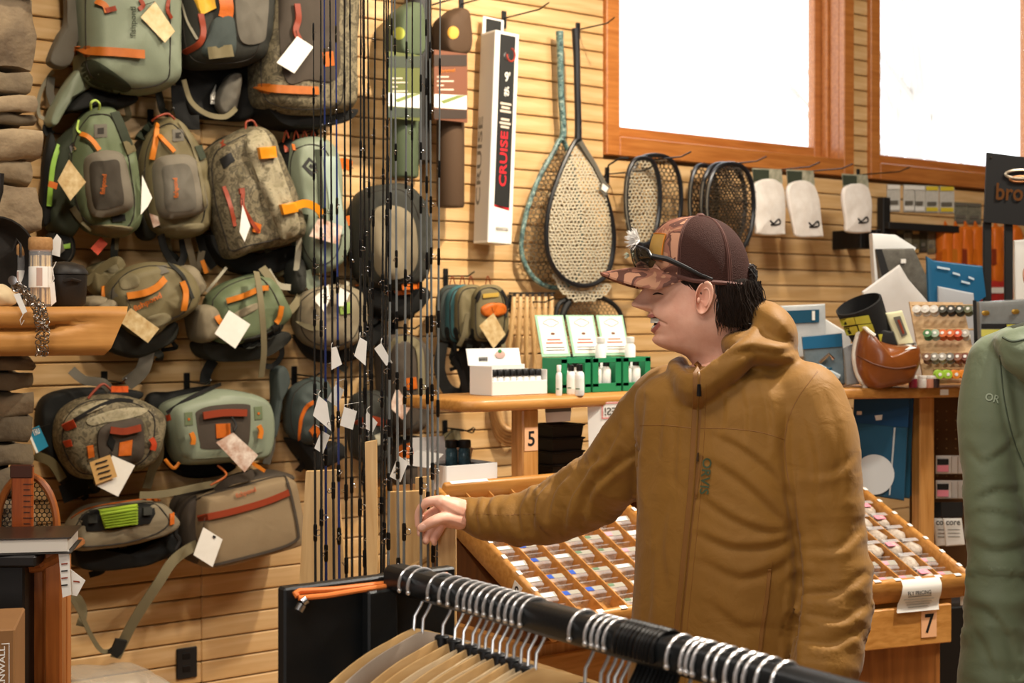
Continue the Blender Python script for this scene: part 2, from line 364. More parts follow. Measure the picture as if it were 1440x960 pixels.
# rest of the room ---------------------------------------------------
plaster = mat('plaster_warm', '#7a6648', .85, var=(3, '#6b583c', 1)); floorm = wood('floor_boards', '#a07a50', '#bd9668', 'X', .5, .4, .1)
def slab(name, c, s, m, label): return tag(MB().box(c, s, b=.001).build(name, m, None, smooth=False), label, kind='structure')
fl = slab('floor', (3.75, -4, -.1), (11.5, 8.3, .1), floorm, 'brown plank floor of the shop')
pl = MB().box((0, 0, 0), (2.28, .139, .02), b=.002).build('plank', floorm, None, smooth=False).data
bpy.data.objects.remove(bpy.data.objects['plank'])
for j in range(56):
    for i in range(5):
        o = bpy.data.objects.new('plank', pl); COL.objects.link(o); o.parent = fl; o.location = Vector((-.86+2.3*i+(j % 2)*.4*0, -8.03+.143*j+.07, -.02))-fl.location
slab('ceiling', (3.75, -4, CEIL+.05), (11.5, 8.3, .1), mat('ceiling_boards', '#8a6c48', .9), 'pale ceiling')
slab('wall_left', (-2.05, -4, CEIL/2), (.1, 8.2, CEIL), plaster, 'plain plaster wall'); slab('wall_right', (9.55, -4, CEIL/2), (.1, 8.2, CEIL), plaster, 'plain plaster wall'); slab('wall_front', (3.75, -8.15, CEIL/2), (11.5, .1, CEIL), plaster, 'plain plaster wall')
w3 = bpy.data.objects.new('window_3', None); COL.objects.link(w3); w3.location = (-2, -4.9, 1.0); w3['kind'] = 'structure'  # casing added around the unseen fill lamp, the wall has no opening
for yy, zz, sy, sz in [(-6.25, 1.75, .08, 1.66), (-3.55, 1.75, .08, 1.66), (-4.9, 2.54, 2.78, .08), (-4.9, .96, 2.78, .08)]: MB().box((-1.975, yy, zz), (.05, sy, sz), b=.004).build('casing', trimw, w3, smooth=False)
# bare tree beyond the far window -----------------------------------
bark = mat('pale_bark', '#cfcac2', .9)
def tree(x, y, h, label):
    t = thing('bare_tree', (x, y, 0), label, 'tree', 'bare trees outside the window'); rr = random.Random(x)
    tr = [Vector((x+rr.uniform(-.1, .1)*k, y, h*k/6)) for k in range(7)]; MB().tube(tr, [.11*(1-k/8) for k in range(7)], 8).build('trunk', bark, t)
    for k in range(12):
        a = tr[2+k % 5]; p = [a]; dr = Vector((rr.uniform(-1, 1), rr.uniform(-.5, .5), rr.uniform(.8, 1.6))).normalized()
        for q in range(4): p.append(p[-1]+dr*.5+Vector((rr.uniform(-.15, .15), 0, .12)))
        MB().tube(p, [.035, .028, .02, .013, .006], 5).build('branch', bark, t)
for x, y, h in [(10.15, 3.0, 6.8), (12.3, 4.9, 7.2), (14.6, 6.2, 7.4)]: tree(x, y, h, 'bare pale tree standing outside beyond the far window glass')
# stone fireplace at the far left -----------------------------------
stone = [mat('stone_%d' % i, a, .85, var=(9, b_, .9), bump=(22, .8, .01), rnd=.1) for i, (a, b_) in enumerate([('#9c8768', '#6b5b48'), ('#b09a78', '#7a6850'), ('#857458', '#574a3b')])]
mortar = mat('dark_mortar', '#3b3128', .95)
fp = thing('stone_fireplace', (.3, -.65, 0), 'rough brown stacked stone chimney beside the slatwall', 'fireplace')
MB().box((-.45, -.63, CEIL/2), (3.06, 1.24, CEIL), b=.01).build('core', mortar, fp)
def zpx(py, d=1.3): return W(30, py, d).z
edges = [CEIL]+[2.45+.11*k for k in range(14, -1, -1)]+[zpx(p) for p in (0, 103, 136, 162, 182, 230, 262, 336, 385, 440, 500, 522, 548, 584, 622, 655, 700, 745, 800, 850, 905, 960)]
z = edges[-1]
while z > .05: z -= random.uniform(.07, .13); edges.append(max(z, 0))
def stoneblock(x0, x1, y0, y1, z0, z1, seed):
    nx, ny, nz = 7, 6, 5; bm = bmesh.new(); bmesh.ops.create_cube(bm, size=1); bmesh.ops.subdivide_edges(bm, edges=bm.edges, cuts=5, use_grid_fill=True)
    cc = Vector(((x0+x1)/2, (y0+y1)/2, (z0+z1)/2)); sz = Vector((x1-x0, y1-y0, z1-z0)); vs = []
    for v in bm.verts:
        p = v.co.copy(); q = Vector([math.copysign(abs(2*c)**.8, c)/2 for c in p]); ln = max(abs(2*c) for c in p); sph = p.normalized()*.62 if p.length else p
        p = p*.82+Vector([max(-.5, min(.5, c)) for c in sph])*.18; p = Vector((cc.x+p.x*sz.x, cc.y+p.y*sz.y, cc.z+p.z*sz.z))
        vs.append(p+noise.noise_vector(p*9+Vector((seed, 0, 0)))*.02+noise.noise_vector(p*26)*.008)
    bm.verts.index_update(); fs = [tuple(v.index for v in f.verts) for f in bm.faces]; bm.free(); return vs, fs
for k in range(len(edges)-1):
    z1, z0 = edges[k], edges[k+1]
    if z1-z0 < .012: continue
    xs = [1.115+random.uniform(-.012, .008), random.uniform(.72, .9), random.uniform(.3, .5), -.1]
    for a, b_ in zip(xs[1:], xs):
        vs, fs = stoneblock(a+.004, b_, -1.33-random.uniform(0, .03), -.95 if b_ > 1 else -1.18, z0+.004, z1-.003, k*3+a)
        MB().add(vs, fs).build('stone', stone[random.randrange(3)], fp, ang=70)
# wooden mantel beam -------------------------------------------------
mw = mat('mantel_wood', '#c08a48', .5, var=(5, '#a56d30', .9), stretch=(.7, 5, 5), bump=(14, .2))
mt_ = thing('mantel_shelf', (.5, -1.48, 1.52), 'thick split timber mantel shelf with slanted end', 'mantel')
MZ1 = 1.625; MZ0 = 1.518; y0, y1 = -1.36, -1.62; rings = []
NX = 60
for i in range(NX+1):
    t = i/NX; ring = []
    prof = [(y0, 1), (y1+.015, 1), (y1, .86)]+[(y1, .86-.08*k) for k in range(1, 10)]+[(y1+.02, 0), (y0, 0)]
    for y, zf in prof:
        zz = MZ0+(MZ1-MZ0)*zf; xe = 1.232-.052*(1-zf); x = -.2+(xe+.2)*t
        zc = MZ0+.05+.022*max(0, (x-.86)/.3)+.005*math.sin(x*23)
        g = math.exp(-((zz-zc)/.006)**2)*(.03 if x < 1.06 else max(0, .03*(1-(x-1.06)/.11)))
        ring.append(Vector((x, y+(g if y == y1 else 0)+noise.noise(Vector((x*6, y*6, zz*14)))*.005, zz+noise.noise(Vector((x*5, 3, zz*9)))*.003)))
    rings.append(ring)
MB().loft(rings).build('beam', mw, mt_, ang=60)
# ------------------------------------------------------------------ bags hanging on the slatwall
def fab(n, c, c2=None, r=.75, b=(260, .25, .002)): return mat(n, c, r, var=(7, c2 or c, .9), bump=b, spec=.25)
sage = fab('sage_tpu', '#868f7b', '#7b8471', .45); green = fab('green_nylon', '#6b7659', '#5d684c', .55); dgreen = fab('dark_green_nylon', '#3c4234', '#32382b'); olive = fab('olive_nylon', '#766c4e', '#655b40', .6)
taupe = fab('taupe_nylon', '#857a64', '#786d58'); charcoal = fab('charcoal_nylon', '#35352f', '#2b2b27'); blackf = fab('black_webbing', '#1a1a18', '#131312'); greyf = fab('grey_felt', '#6b665c', '#615c52')
podg = fab('molded_grey_foam', '#7b7466', '#716a5d', .7); podd = fab('molded_dark_weave', '#4a443b', '#413b33', .8); webb = fab('khaki_webbing', '#7c7358', '#6f664d'); bluegrey = fab('slate_blue_nylon', '#434b48', '#383f3d'); tealf = fab('teal_nylon', '#3f6a6e', '#355a5e')
brownp = fab('brown_panel', '#4a4138', '#40382f'); lime = mat('lime_foam', '#a9c53a', .7); redo = mat('rust_zip', '#8a3519', .55); orz = mat('orange_zip', '#c8741e', .55); leath = mat('orange_leather', '#b9661f', .5, var=(30, '#a35616', 1)); lgrey = mat('pale_strap', '#a09a86', .7)
greenc = mat('lime_cord', '#b4cf63', .5); tanb = fab('tan_case_canvas', '#8d7a5e', '#836f54', .8)
camod = camo('dark_branch_camo', ['#2f2b22', '#5a5240', '#857a60', '#433d30', '#6d644c'], 26, soft=True); camol = camo('light_branch_camo', ['#4d4636', '#8d8468', '#a59b80', '#6a624c'], 24, soft=True)
tanp = mat('kraft_card', '#c39a5e', .7); photo = mat('printed_photo_card', '#a57c3f', .4, var=(40, '#e3d2a6', 1.2)); photo2 = mat('printed_photo_card_pale', '#e8ddd0', .4, var=(28, '#a06c50', .8)); bluec = mat('blue_card', '#1f7fa0', .5); stitch = mat('stitch_dark', '#2b2620', .8)
def wr_(k): return k.get('wr', .004)
class Bag:
    def __init__(s, name, label, outline, d0, d1, m, cat='bag', group=None, smooth=True, **k):
        ys = [p[1] for p in outline]; xs = [p[0] for p in outline]
        s.d0, s.d1 = d0, d1; s.root = thing(name, W((min(xs)+max(xs))/2, max(ys), (d0+d1)/2), label, cat, group)
        s.body = puff(MB(), outline, d0, d1, smooth=smooth, seed=len(WV) % 97, **k).build('body', m, s.root, ang=60); s.b = bvh_of(s.body); s.o = outline
        if smooth and wr_(k) > .0025:
            cx, cy = sum(xs)/len(xs), sum(ys)/len(ys)
            strip('edge_seam', [(cx+(x-cx)*.88, cy+(y-cy)*.88) for x, y in outline+outline[:1]], .005, stitch, s.root, s.b, d1, lift=.0005, n=60, cord=True)
            rr = random.Random(len(WV)); bx = (min(xs)+max(xs))/2; by = max(ys)
            for q in range(2):
                x = bx+rr.uniform(-.35, .35)*(max(xs)-min(xs)); ln = rr.uniform(16, 40); s.free('loose_strap', [(x, by-14, d0+.03), (x+rr.uniform(-6, 6), by+ln*.4, d0+.05), (x+rr.uniform(-12, 12), by+ln*.8, d0+.04), (x+rr.uniform(-18, 18), by+ln, d0+.02)], rr.choice((.014, .02, .026)), rr.choice((blackf, webb, charcoal)))
    def extra(s, name, outline, d0, d1, m, add=True, **k):
        o = puff(MB(), outline, d0, d1, seed=len(WV) % 97, **k).build(name, m, s.root, ang=60)
        if add: s.body2 = getattr(s, 'body2', [s.body])+[o]; s.b = bvh_of(*s.body2)
        return o
    def pocket(s, name, o, m, h=.012, smooth=True, onto=False, **k):
        p = patch(name, o, m, k.pop('par', None) or s.root, s.b, h, d=s.d1, smooth=smooth, **k)
        if onto: s.body2 = getattr(s, 'body2', [s.body])+[p]; s.b = bvh_of(*s.body2)
        return p
    def flat(s, name, o, m, h=.0025, par=None): return patch(name, o, m, par or s.root, s.b, h, edge=h, d=s.d1, smooth=False, base=-.002, rings=3)
    def strip(s, name, pts, wd, m, par=None, **k): return strip(name, pts, wd, m, par or s.root, s.b, s.d1, **k)
    def free(s, name, pts, wd, m, **k): return strip(name, pts, wd, m, s.root, **k)
    def text(s, t, p0, p1, h, m, lift=.008): return text('lettering', t, p0, p1, h*1.5, m, s.root, s.b, s.d1, lift)
    def tag(s, quad, d, m=None, tie=None, lines=0, dd=None):
        c = card('price_tag', quad, d, m or white, s.root, dd=dd)
        if tie: MB().tube([W(tie[0], tie[1], s.d1), W((tie[0]+quad[0][0])/2, (tie[1]+quad[0][1])/2, d+.01), W(quad[0][0], quad[0][1], d+.002)], .0012, 5).build('tag_string', stitch, c)
        return c
def logo(b, c, r, m=None):      # small stitched square badge
    x, y = c; g = b.flat('badge', [(x-r, y-r), (x+r, y-r*1.1), (x+r*1.05, y+r), (x-r*.95, y+r*1.1)], m or greyf); b.flat('badge_mark', [(x-r*.5, y-r*.4), (x+r*.5, y-r*.5), (x+r*.5, y+r*.5), (x-r*.45, y+r*.5)], stitch, .0035, g)
def hook(px, py, length=.2, drop=0, label='black steel slatwall hook', px2=None):
    a = W(px, py, .014); t = thing('slatwall_hook', a, label, 'hook', 'slatwall hooks holding the merchandise')
    MB().box(a+Vector((0, -.004, -.005)), (.022, .008, .07), b=.002).build('back_plate', black, t, smooth=False)
    MB().tube([a+Vector((0, -.004, .0)), a+Vector((0, -length*.8, -.004)), a+Vector((0, -length, .012))], .0032, 6).build('prong', blackm, t); return t
GB = 'fishing packs hanging on the slatwall'
# -- top row
b = Bag('backpack', 'large sage green waterproof roll-top backpack with one orange leather strap', [(112, -60), (180, -64), (238, -58), (246, 10), (246, 90), (240, 122), (196, 135), (150, 128), (118, 110), (112, 60)], .04, .30, sage, 'backpack', GB, inset=.05, dome=.03, wr=.006)
b.extra('side_bolster', [(66, 172), (78, 140), (98, 108), (118, 92), (126, 118), (104, 138), (86, 160), (74, 178)], .08, .16, sage, inset=.02)
b.extra('shoulder_strap', [(90, -60), (108, -60), (111, 40), (104, 70), (96, 92), (84, 97), (70, 92), (68, 82), (80, 52), (94, 20)], .12, .17, greyf, inset=.012)
b.pocket('bottom_panel', [(114, 92), (128, 84), (150, 95), (182, 120), (176, 130), (140, 126), (120, 115)], dgreen, .006)
b.strip('leather_strap', [(107, 73), (150, 73), (202, 77)], .028, leath, lift=.006, th=.005); b.flat('strap_end', [(104, 66), (125, 65), (125, 80), (104, 80)], leath, .012)
b.strip('lash_tab', [(134, 2), (146, 8), (150, 18)], .02, leath, lift=.006); b.strip('lash_tab', [(146, 16), (162, 12)], .016, redo, lift=.008)
b.strip('lash_tab', [(196, 0), (200, 8), (194, 14)], .014, redo, lift=.006); b.strip('lash_cord', [(236, 0), (234, 14), (240, 26)], .012, redo, lift=.006)
b.text('fishpond', (192, 52), (192, 10), 7, dgreen); b.tag([(218, 2), (246, 44), (232, 60), (198, 24)], .34, mat('gold_foil_card', '#c9a874', .3, var=(30, '#e6d3ab', 1)), (200, 8)); b.free('hip_strap', [(70, 172, .1), (66, 182, .1), (72, 190, .1)], .03, blackf)
b.free('webbing', [(75, 100, .1), (62, 118, .08), (54, 140, .06), (55, 162, .05), (66, 168, .06)], .012, lgrey); b.free('webbing', [(72, 108, .1), (70, 130, .1), (76, 150, .1)], .026, greyf)
b.extra('base', [(120, 128), (150, 134), (186, 136), (186, 146), (160, 156), (120, 154), (90, 160), (96, 146)], .05, .18, blackf, False, inset=.02)
b = Bag('backpack', 'dark grey fishing backpack with orange webbing and pale side panel, torso strap dangling', [(248, -60), (330, -60), (374, -50), (376, 20), (370, 70), (352, 92), (300, 98), (262, 88), (250, 40)], .04, .28, charcoal, 'backpack', GB, inset=.05, wr=.008)
b.pocket('pale_panel', [(334, -40), (374, -40), (374, 40), (366, 60), (338, 58), (330, 10)], greyf, .014); b.pocket('slate_pocket', [(302, 26), (326, 24), (330, 74), (312, 82), (284, 76), (292, 50)], bluegrey, .014)
b.strip('webbing', [(312, -20), (317, 10), (315, 26)], .05, orange, lift=.008); b.strip('red_cord', [(280, 20), (284, 45), (278, 62), (258, 74)], .02, redo, lift=.008, th=.006); b.strip('webbing', [(290, 76), (324, 72)], .04, olive, lift=.016)
b.flat('yellow_badge', [(270, -6), (298, -10), (302, 12), (282, 22)], mat('brass_yellow', '#d8a531', .4), .012); b.strip('cord', [(254, 0), (262, 30), (276, 56)], .01, lgrey, lift=.006)
b.extra('hip_belt_pad', [(318, 108), (336, 102), (339, 112), (332, 152), (322, 158), (312, 160), (304, 142)], .1, .15, greyf, inset=.012); b.extra('lower_frame', [(256, 88), (340, 96), (366, 70), (372, 130), (350, 168), (310, 170), (270, 164), (250, 130), (250, 100)], .03, .09, blackf, False, inset=.02)
b.free('waist_strap', [(258, 112, .16), (268, 142, .16), (290, 160, .16), (316, 164, .16), (332, 152, .16)], .018, webb); b.free('shoulder_strap', [(250, 120, .1), (252, 150, .1), (262, 170, .1), (280, 172, .1)], .05, blackf)
b.flat('care_label', [(296, 134), (304, 118), (302, 146), (296, 146)], white, .0)
b = Bag('backpack', 'camouflage waterproof backpack with dark brown center panel and white price tag', [(376, -60), (440, -62), (490, -55), (492, 60), (490, 140), (478, 160), (430, 166), (385, 160), (362, 138), (360, 60), (368, 0)], .04, .28, camod, 'backpack', GB, inset=.045, wr=.005)
b.pocket('center_panel', [(398, -50), (470, -50), (476, 40), (474, 108), (434, 112), (398, 104)], brownp, .010, onto=True)
b.strip('leather_strap', [(360, 124), (400, 126), (446, 128)], .028, leath, lift=.006, th=.005); b.flat('strap_end', [(357, 118), (378, 118), (378, 132), (358, 131)], leath, .012); b.strip('daisy_loop', [(416, 6), (418, 26), (414, 44), (420, 58)], .022, redo, lift=.006, th=.006)
b.flat('orange_badge', [(453, 74), (468, 72), (470, 92), (456, 94)], orange); b.tag([(418, 51), (441, 66), (414, 103), (389, 88)], .32, white, (416, 40)); b.flat('barcode', [(427, 66), (432, 70), (430, 72), (425, 69)], ink, .0)
b.extra('base', [(364, 150), (430, 166), (488, 156), (476, 174), (430, 182), (384, 176)], .04, .2, blackf, False, inset=.02)
# -- second row
b = Bag('sling_pack', 'green sling pack with brown molded pod and lime cord loop', [(124, 152), (146, 150), (160, 158), (176, 196), (184, 214), (190, 250), (195, 290), (190, 322), (170, 334), (136, 330), (112, 314), (100, 280), (94, 236), (98, 200), (108, 172)], .04, .22, green, 'sling pack', GB, inset=.04, wr=.009)
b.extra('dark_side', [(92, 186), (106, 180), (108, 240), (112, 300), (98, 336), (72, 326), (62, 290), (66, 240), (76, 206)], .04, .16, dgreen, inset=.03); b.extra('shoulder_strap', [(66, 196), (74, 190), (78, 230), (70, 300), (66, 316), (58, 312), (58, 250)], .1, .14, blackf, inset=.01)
b.strip('lime_piping', [(82, 204), (74, 230), (70, 262), (68, 290)], .016, mat('lime_trim', '#7fa83a', .5), lift=.006)
pod = b.pocket('molded_pod', [(128, 216), (148, 212), (168, 218), (176, 240), (183, 276), (182, 292), (166, 302), (136, 306), (124, 294), (118, 250), (118, 226)], podg, .05, edge=.026, onto=True); b.pocket('pod_window', [(128, 229), (148, 226), (166, 226), (170, 250), (174, 284), (164, 290), (138, 295), (130, 284), (126, 250)], podd, .004, par=pod)
b.text('fishpond', (148, 274), (151, 246), 6, orange); b.strip('orange_zip_pull', [(113, 190), (122, 194), (130, 202), (137, 212)], .016, orz, lift=.012, th=.008); logo(b, (141, 184), 9)
b.free('cord_loop', [(128, 154, .22), (128, 145, .24), (134, 141, .24), (140, 146, .24), (139, 154, .22)], .008, greenc, cord=True); b.strip('cord', [(110, 170), (108, 182), (112, 188)], .01, greenc, lift=.006)
b.strip('strap', [(160, 158), (170, 180), (180, 206)], .03, dgreen, lift=.006); b.flat('buckle', [(171, 200), (184, 196), (190, 212), (178, 218)], olive, .012); b.pocket('lower_flap', [(126, 318), (150, 316), (176, 318), (186, 322), (168, 334), (136, 331)], webb, .012); b.strip('daisy_chain', [(156, 308), (175, 306)], .022, blackf, lift=.006)
b.strip('strap', [(100, 292), (112, 308), (128, 322)], .022, olive, lift=.008); b.tag([(97, 224), (121, 256), (99, 282), (81, 254)], .27, photo, (98, 214)); b.flat('metal_snap', [(96, 206), (102, 200), (106, 210), (99, 216)], steel, .01); b.free('orange_label', [(68, 258, .2), (80, 262, .2)], .02, orange)
b = Bag('sling_pack', 'olive sling pack with pale grey molded pod and orange cord at its top', [(224, 168), (240, 164), (256, 176), (272, 200), (284, 224), (290, 260), (294, 300), (286, 326), (264, 336), (230, 332), (208, 316), (200, 284), (198, 250), (200, 214), (210, 184)], .04, .21, olive, 'sling pack', GB, inset=.04, wr=.009)
pod = b.pocket('molded_pod', [(222, 222), (242, 218), (264, 220), (276, 236), (286, 276), (287, 292), (270, 304), (238, 308), (222, 300), (216, 270), (214, 236)], podg, .05, edge=.026, onto=True); b.pocket('pod_window', [(228, 236), (246, 231), (262, 231), (270, 244), (276, 282), (272, 294), (246, 298), (232, 292), (230, 262)], greyf, .004, par=pod)
b.text('fishpond', (252, 278), (250, 250), 6, orange); b.strip('orange_zip_pull', [(219, 176), (216, 200), (211, 224)], .018, orz, lift=.01, th=.008); b.strip('orange_zip_pull', [(222, 192), (234, 204), (243, 214)], .014, orz, lift=.01, th=.008); logo(b, (250, 190), 8)
b.free('hang_cord', [(214, 170, .2), (222, 164, .22), (236, 160, .22), (246, 168, .22)], .008, redo, cord=True); b.strip('seam', [(252, 172), (268, 200), (280, 240), (288, 290)], .012, webb, lift=.003); b.flat('buckle', [(272, 206), (282, 204), (288, 222), (280, 226)], dgreen, .012)
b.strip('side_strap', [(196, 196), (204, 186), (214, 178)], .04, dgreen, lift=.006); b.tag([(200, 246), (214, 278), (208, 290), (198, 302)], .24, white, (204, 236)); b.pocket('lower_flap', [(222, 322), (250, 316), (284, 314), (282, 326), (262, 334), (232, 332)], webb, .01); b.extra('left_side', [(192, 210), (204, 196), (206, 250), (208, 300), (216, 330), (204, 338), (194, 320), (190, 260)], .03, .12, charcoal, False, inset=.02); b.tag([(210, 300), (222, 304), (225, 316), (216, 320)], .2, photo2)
b.free('dangling_strap', [(226, 330, .16), (232, 352, .14), (248, 374, .12), (258, 360, .12), (256, 336, .12)], .026, blackf); b.free('dangling_strap', [(262, 332, .12), (268, 356, .12), (276, 382, .1), (284, 352, .1)], .024, taupe); b.free('dangling_strap', [(280, 330, .1), (286, 352, .1), (300, 376, .08)], .03, blackf); b.free('orange_pull', [(284, 366, .14), (290, 384, .14)], .016, orz)
b = Bag('dry_pack', 'tilted camouflage roll-top dry pack with two orange buckles', [(300, 204), (330, 186), (352, 178), (368, 182), (380, 200), (396, 240), (414, 290), (421, 330), (400, 344), (350, 356), (322, 364), (312, 340), (300, 300), (292, 252), (292, 222)], .06, .27, camod, 'dry bag', GB, inset=.05, wr=.008)
b.pocket('roll_top', [(344, 196), (356, 182), (370, 186), (384, 214), (402, 264), (418, 312), (414, 330), (396, 336), (388, 318), (372, 280), (352, 230)], camol, .03, onto=True)
b.flat('buckle', [(361, 208), (384, 206), (386, 222), (364, 224)], mat('orange_clip', '#d98a1c', .35), .02); b.flat('buckle', [(392, 288), (412, 284), (416, 298), (396, 302)], MATS['orange_clip'], .02); b.free('orange_strap', [(410, 292, .32), (428, 286, .30), (444, 292, .28), (452, 302, .26)], .028, MATS['orange_clip'], th=.004)
b.flat('black_badge', [(308, 224), (324, 214), (330, 226), (314, 238)], ink, .004); b.strip('red_zip', [(314, 262), (324, 292), (330, 318)], .016, redo, lift=.004); b.flat('zip_end', [(335, 265), (342, 264), (343, 272), (336, 273)], redo, .01); b.strip('pull_cord', [(340, 272), (340, 290), (352, 312), (362, 326)], .014, redo, lift=.008); b.tag([(341, 288), (352, 318), (344, 340), (337, 326)], .32, white, (340, 276)); b.flat('orange_label', [(356, 312), (366, 316), (364, 328), (354, 326)], orange, .01)
b.extra('shoulder_strap', [(292, 214), (310, 196), (330, 188), (326, 200), (306, 216), (296, 232)], .04, .14, charcoal, False, inset=.015); b.flat('red_loop', [(306, 200), (314, 196), (318, 204), (310, 208)], redo, .004)
b.free('hang_loop', [(346, 184, .2), (346, 172, .2), (356, 170, .2), (362, 182, .2)], .008, redo, cord=True); b.extra('back_pad', [(288, 330), (312, 350), (350, 362), (420, 344), (424, 358), (380, 386), (330, 382), (300, 360)], .03, .12, blackf, False, inset=.02)
b = Bag('sling_pack', 'slim sage green waterproof sling with black diamond badge', [(410, 200), (434, 192), (456, 198), (468, 220), (474, 260), (476, 300), (484, 330), (482, 356), (468, 378), (446, 384), (428, 364), (418, 330), (410, 290), (404, 250), (404, 220)], .05, .22, sage, 'sling pack', GB, inset=.035)
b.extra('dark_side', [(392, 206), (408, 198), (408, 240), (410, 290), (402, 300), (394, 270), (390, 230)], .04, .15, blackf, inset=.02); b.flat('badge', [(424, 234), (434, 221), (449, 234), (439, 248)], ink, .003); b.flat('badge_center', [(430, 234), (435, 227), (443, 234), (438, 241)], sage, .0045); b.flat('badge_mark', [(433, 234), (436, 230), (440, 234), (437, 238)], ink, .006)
b.strip('orange_tab', [(412, 204), (414, 212)], .02, orange, lift=.006); b.strip('orange_tab', [(400, 206), (402, 214)], .016, redo, lift=.006); b.strip('dark_green_strip', [(446, 210), (450, 260), (452, 320)], .02, dgreen, lift=.002); b.strip('seam_panel', [(462, 220), (470, 280), (476, 330)], .05, mat('pale_sage', '#97a79c', .5), lift=.003)  # the dark green strip is a narrow band down the sling
b.tag([(448, 306), (482, 318), (476, 344), (435, 332)], .26, photo2, (452, 296)); b.free('strap', [(418, 300, .2), (420, 340, .2), (416, 380, .18)], .022, lgrey); b.flat('buckle', [(420, 300), (432, 302), (430, 312), (422, 314)], dgreen, .01)
for a in (398, 412, 424, 436): b.free('hang_cord', [(a, 200, .14), (a+4, 184, .16), (a+8, 194, .16)], .006, redo, cord=True)
b.free('orange_strap', [(468, 232, .2), (484, 230, .18), (494, 234, .16)], .04, orange, th=.003); b.free('orange_strap', [(474, 312, .2), (492, 310, .18)], .036, orange, th=.003)
def dangle(b, *ss):
    for pts, wd, m in ss: b.free('dangling_strap', pts, wd, m)
# -- third row
b = Bag('waist_pack', 'olive waist pack with curved orange zip and orange fishpond lettering', [(150, 404), (172, 380), (206, 368), (240, 370), (262, 382), (276, 410), (272, 432), (258, 446), (232, 458), (210, 474), (188, 470), (168, 452), (150, 430)], .05, .24, olive, 'waist pack', GB, inset=.045, wr=.007)
b.extra('lower_pad', [(130, 452), (160, 446), (200, 462), (244, 452), (246, 474), (226, 490), (190, 504), (150, 492), (130, 470)], .03, .12, charcoal, False, inset=.02); b.extra('left_wing', [(122, 378), (150, 366), (172, 372), (160, 400), (146, 416), (128, 410)], .03, .12, olive, True, inset=.02); b.extra('bottle_sleeve', [(250, 382), (266, 374), (284, 400), (278, 416), (262, 420)], .06, .2, taupe, True, inset=.02)
b.strip('orange_zip', [(177, 416), (200, 412), (218, 404), (230, 392)], .022, orz, lift=.008, th=.006); b.strip('orange_zip', [(254, 396), (259, 412), (256, 436)], .02, orz, lift=.01, th=.006); b.strip('orange_zip', [(145, 402), (146, 418)], .02, orz, lift=.004, th=.006)
b.text('fishpond', (190, 440), (228, 420), 7, orange); b.pocket('pale_flap', [(168, 392), (186, 384), (196, 394), (190, 404), (172, 406)], webb, .006); b.flat('badge', [(150, 414), (160, 404), (166, 416), (156, 424)], greyf); b.flat('badge', [(220, 374), (234, 372), (238, 382), (226, 386)], greyf); b.pocket('tab', [(208, 446), (232, 440), (240, 450), (222, 460), (210, 458)], webb, .008)
b.tag([(184, 433), (224, 462), (208, 482), (168, 452)], .30, photo, (178, 418)); b.strip('side_strap', [(236, 370), (256, 388), (270, 420)], .012, charcoal, lift=.006); b.free('strap', [(120, 398, .1), (150, 372, .14), (166, 366, .16), (172, 376, .16)], .026, olive); b.extra('mesh_pocket', [(114, 424), (126, 416), (146, 418), (148, 430), (138, 438), (118, 436)], .08, .2, taupe, True, inset=.015); b.extra('mesh_pocket', [(130, 430), (152, 420), (162, 430), (150, 446), (136, 440)], .1, .22, taupe, True, inset=.015)
b.free('red_loop_tag', [(132, 354, .16), (146, 338, .16)], .032, mat('red_label', '#b8432a', .6)); b.free('strap', [(208, 490, .1), (200, 520, .1), (178, 540, .08)], .05, greyf)
b = Bag('waist_pack', 'green waist pack with orange zip, square white tag and long khaki strap', [(293, 420), (310, 402), (340, 388), (366, 384), (384, 400), (398, 426), (402, 444), (388, 462), (356, 480), (320, 484), (300, 476), (292, 450)], .05, .24, green, 'waist pack', GB, inset=.045, wr=.009)
b.extra('bottle_sleeve', [(270, 436), (290, 428), (302, 440), (308, 462), (304, 474), (282, 482), (272, 470)], .06, .22, taupe, True, inset=.02); b.extra('lower_pad', [(280, 480), (330, 490), (390, 466), (398, 480), (360, 504), (310, 508), (284, 500)], .03, .14, charcoal, False, inset=.02); b.pocket('base_panel', [(344, 478), (370, 470), (396, 456), (394, 466), (370, 484), (346, 490)], charcoal, .006)
b.strip('orange_zip', [(317, 423), (340, 416), (364, 406), (376, 405)], .018, orz, lift=.008, th=.006); b.strip('orange_zip', [(303, 444), (308, 452), (314, 456)], .02, orz, lift=.008); b.strip('orange_zip', [(394, 430), (391, 446), (386, 454)], .018, orz, lift=.008, th=.006); b.pocket('ribbon_panel', [(330, 440), (360, 426), (362, 434), (334, 448)], taupe, .005)
b.tag([(322, 436), (352, 456), (331, 490), (302, 469)], .30, white, (316, 424)); b.free('long_strap', [(360, 382, .27), (364, 404, .30), (368, 440, .31), (371, 490, .28), (367, 530, .24)], .022, webb); b.free('shoulder_strap', [(368, 376, .2), (382, 396, .22), (392, 424, .22), (404, 438, .2), (420, 420, .16), (422, 404, .14)], .03, webb); b.free('strap', [(376, 380, .2), (390, 400, .2), (408, 404, .18)], .022, lgrey); b.free('cord', [(318, 376, .2), (302, 396, .2), (290, 410, .18)], .01, lgrey)
b.flat('buckle', [(381, 458), (391, 456), (393, 468), (384, 472)], charcoal, .01); b.free('lower_strap', [(392, 474, .14), (396, 498, .12), (384, 514, .1), (372, 514, .1)], .02, blackf); b.free('lower_strap', [(300, 506, .1), (290, 524, .1), (288, 540, .1)], .04, blackf)
b = Bag('waist_pack', 'taupe waist pack with green ribbed patch hanging behind the rods', [(418, 420), (440, 404), (480, 400), (506, 414), (512, 450), (500, 480), (470, 492), (436, 486), (418, 462)], .05, .22, taupe, 'waist pack', GB, inset=.05, wr=.008)
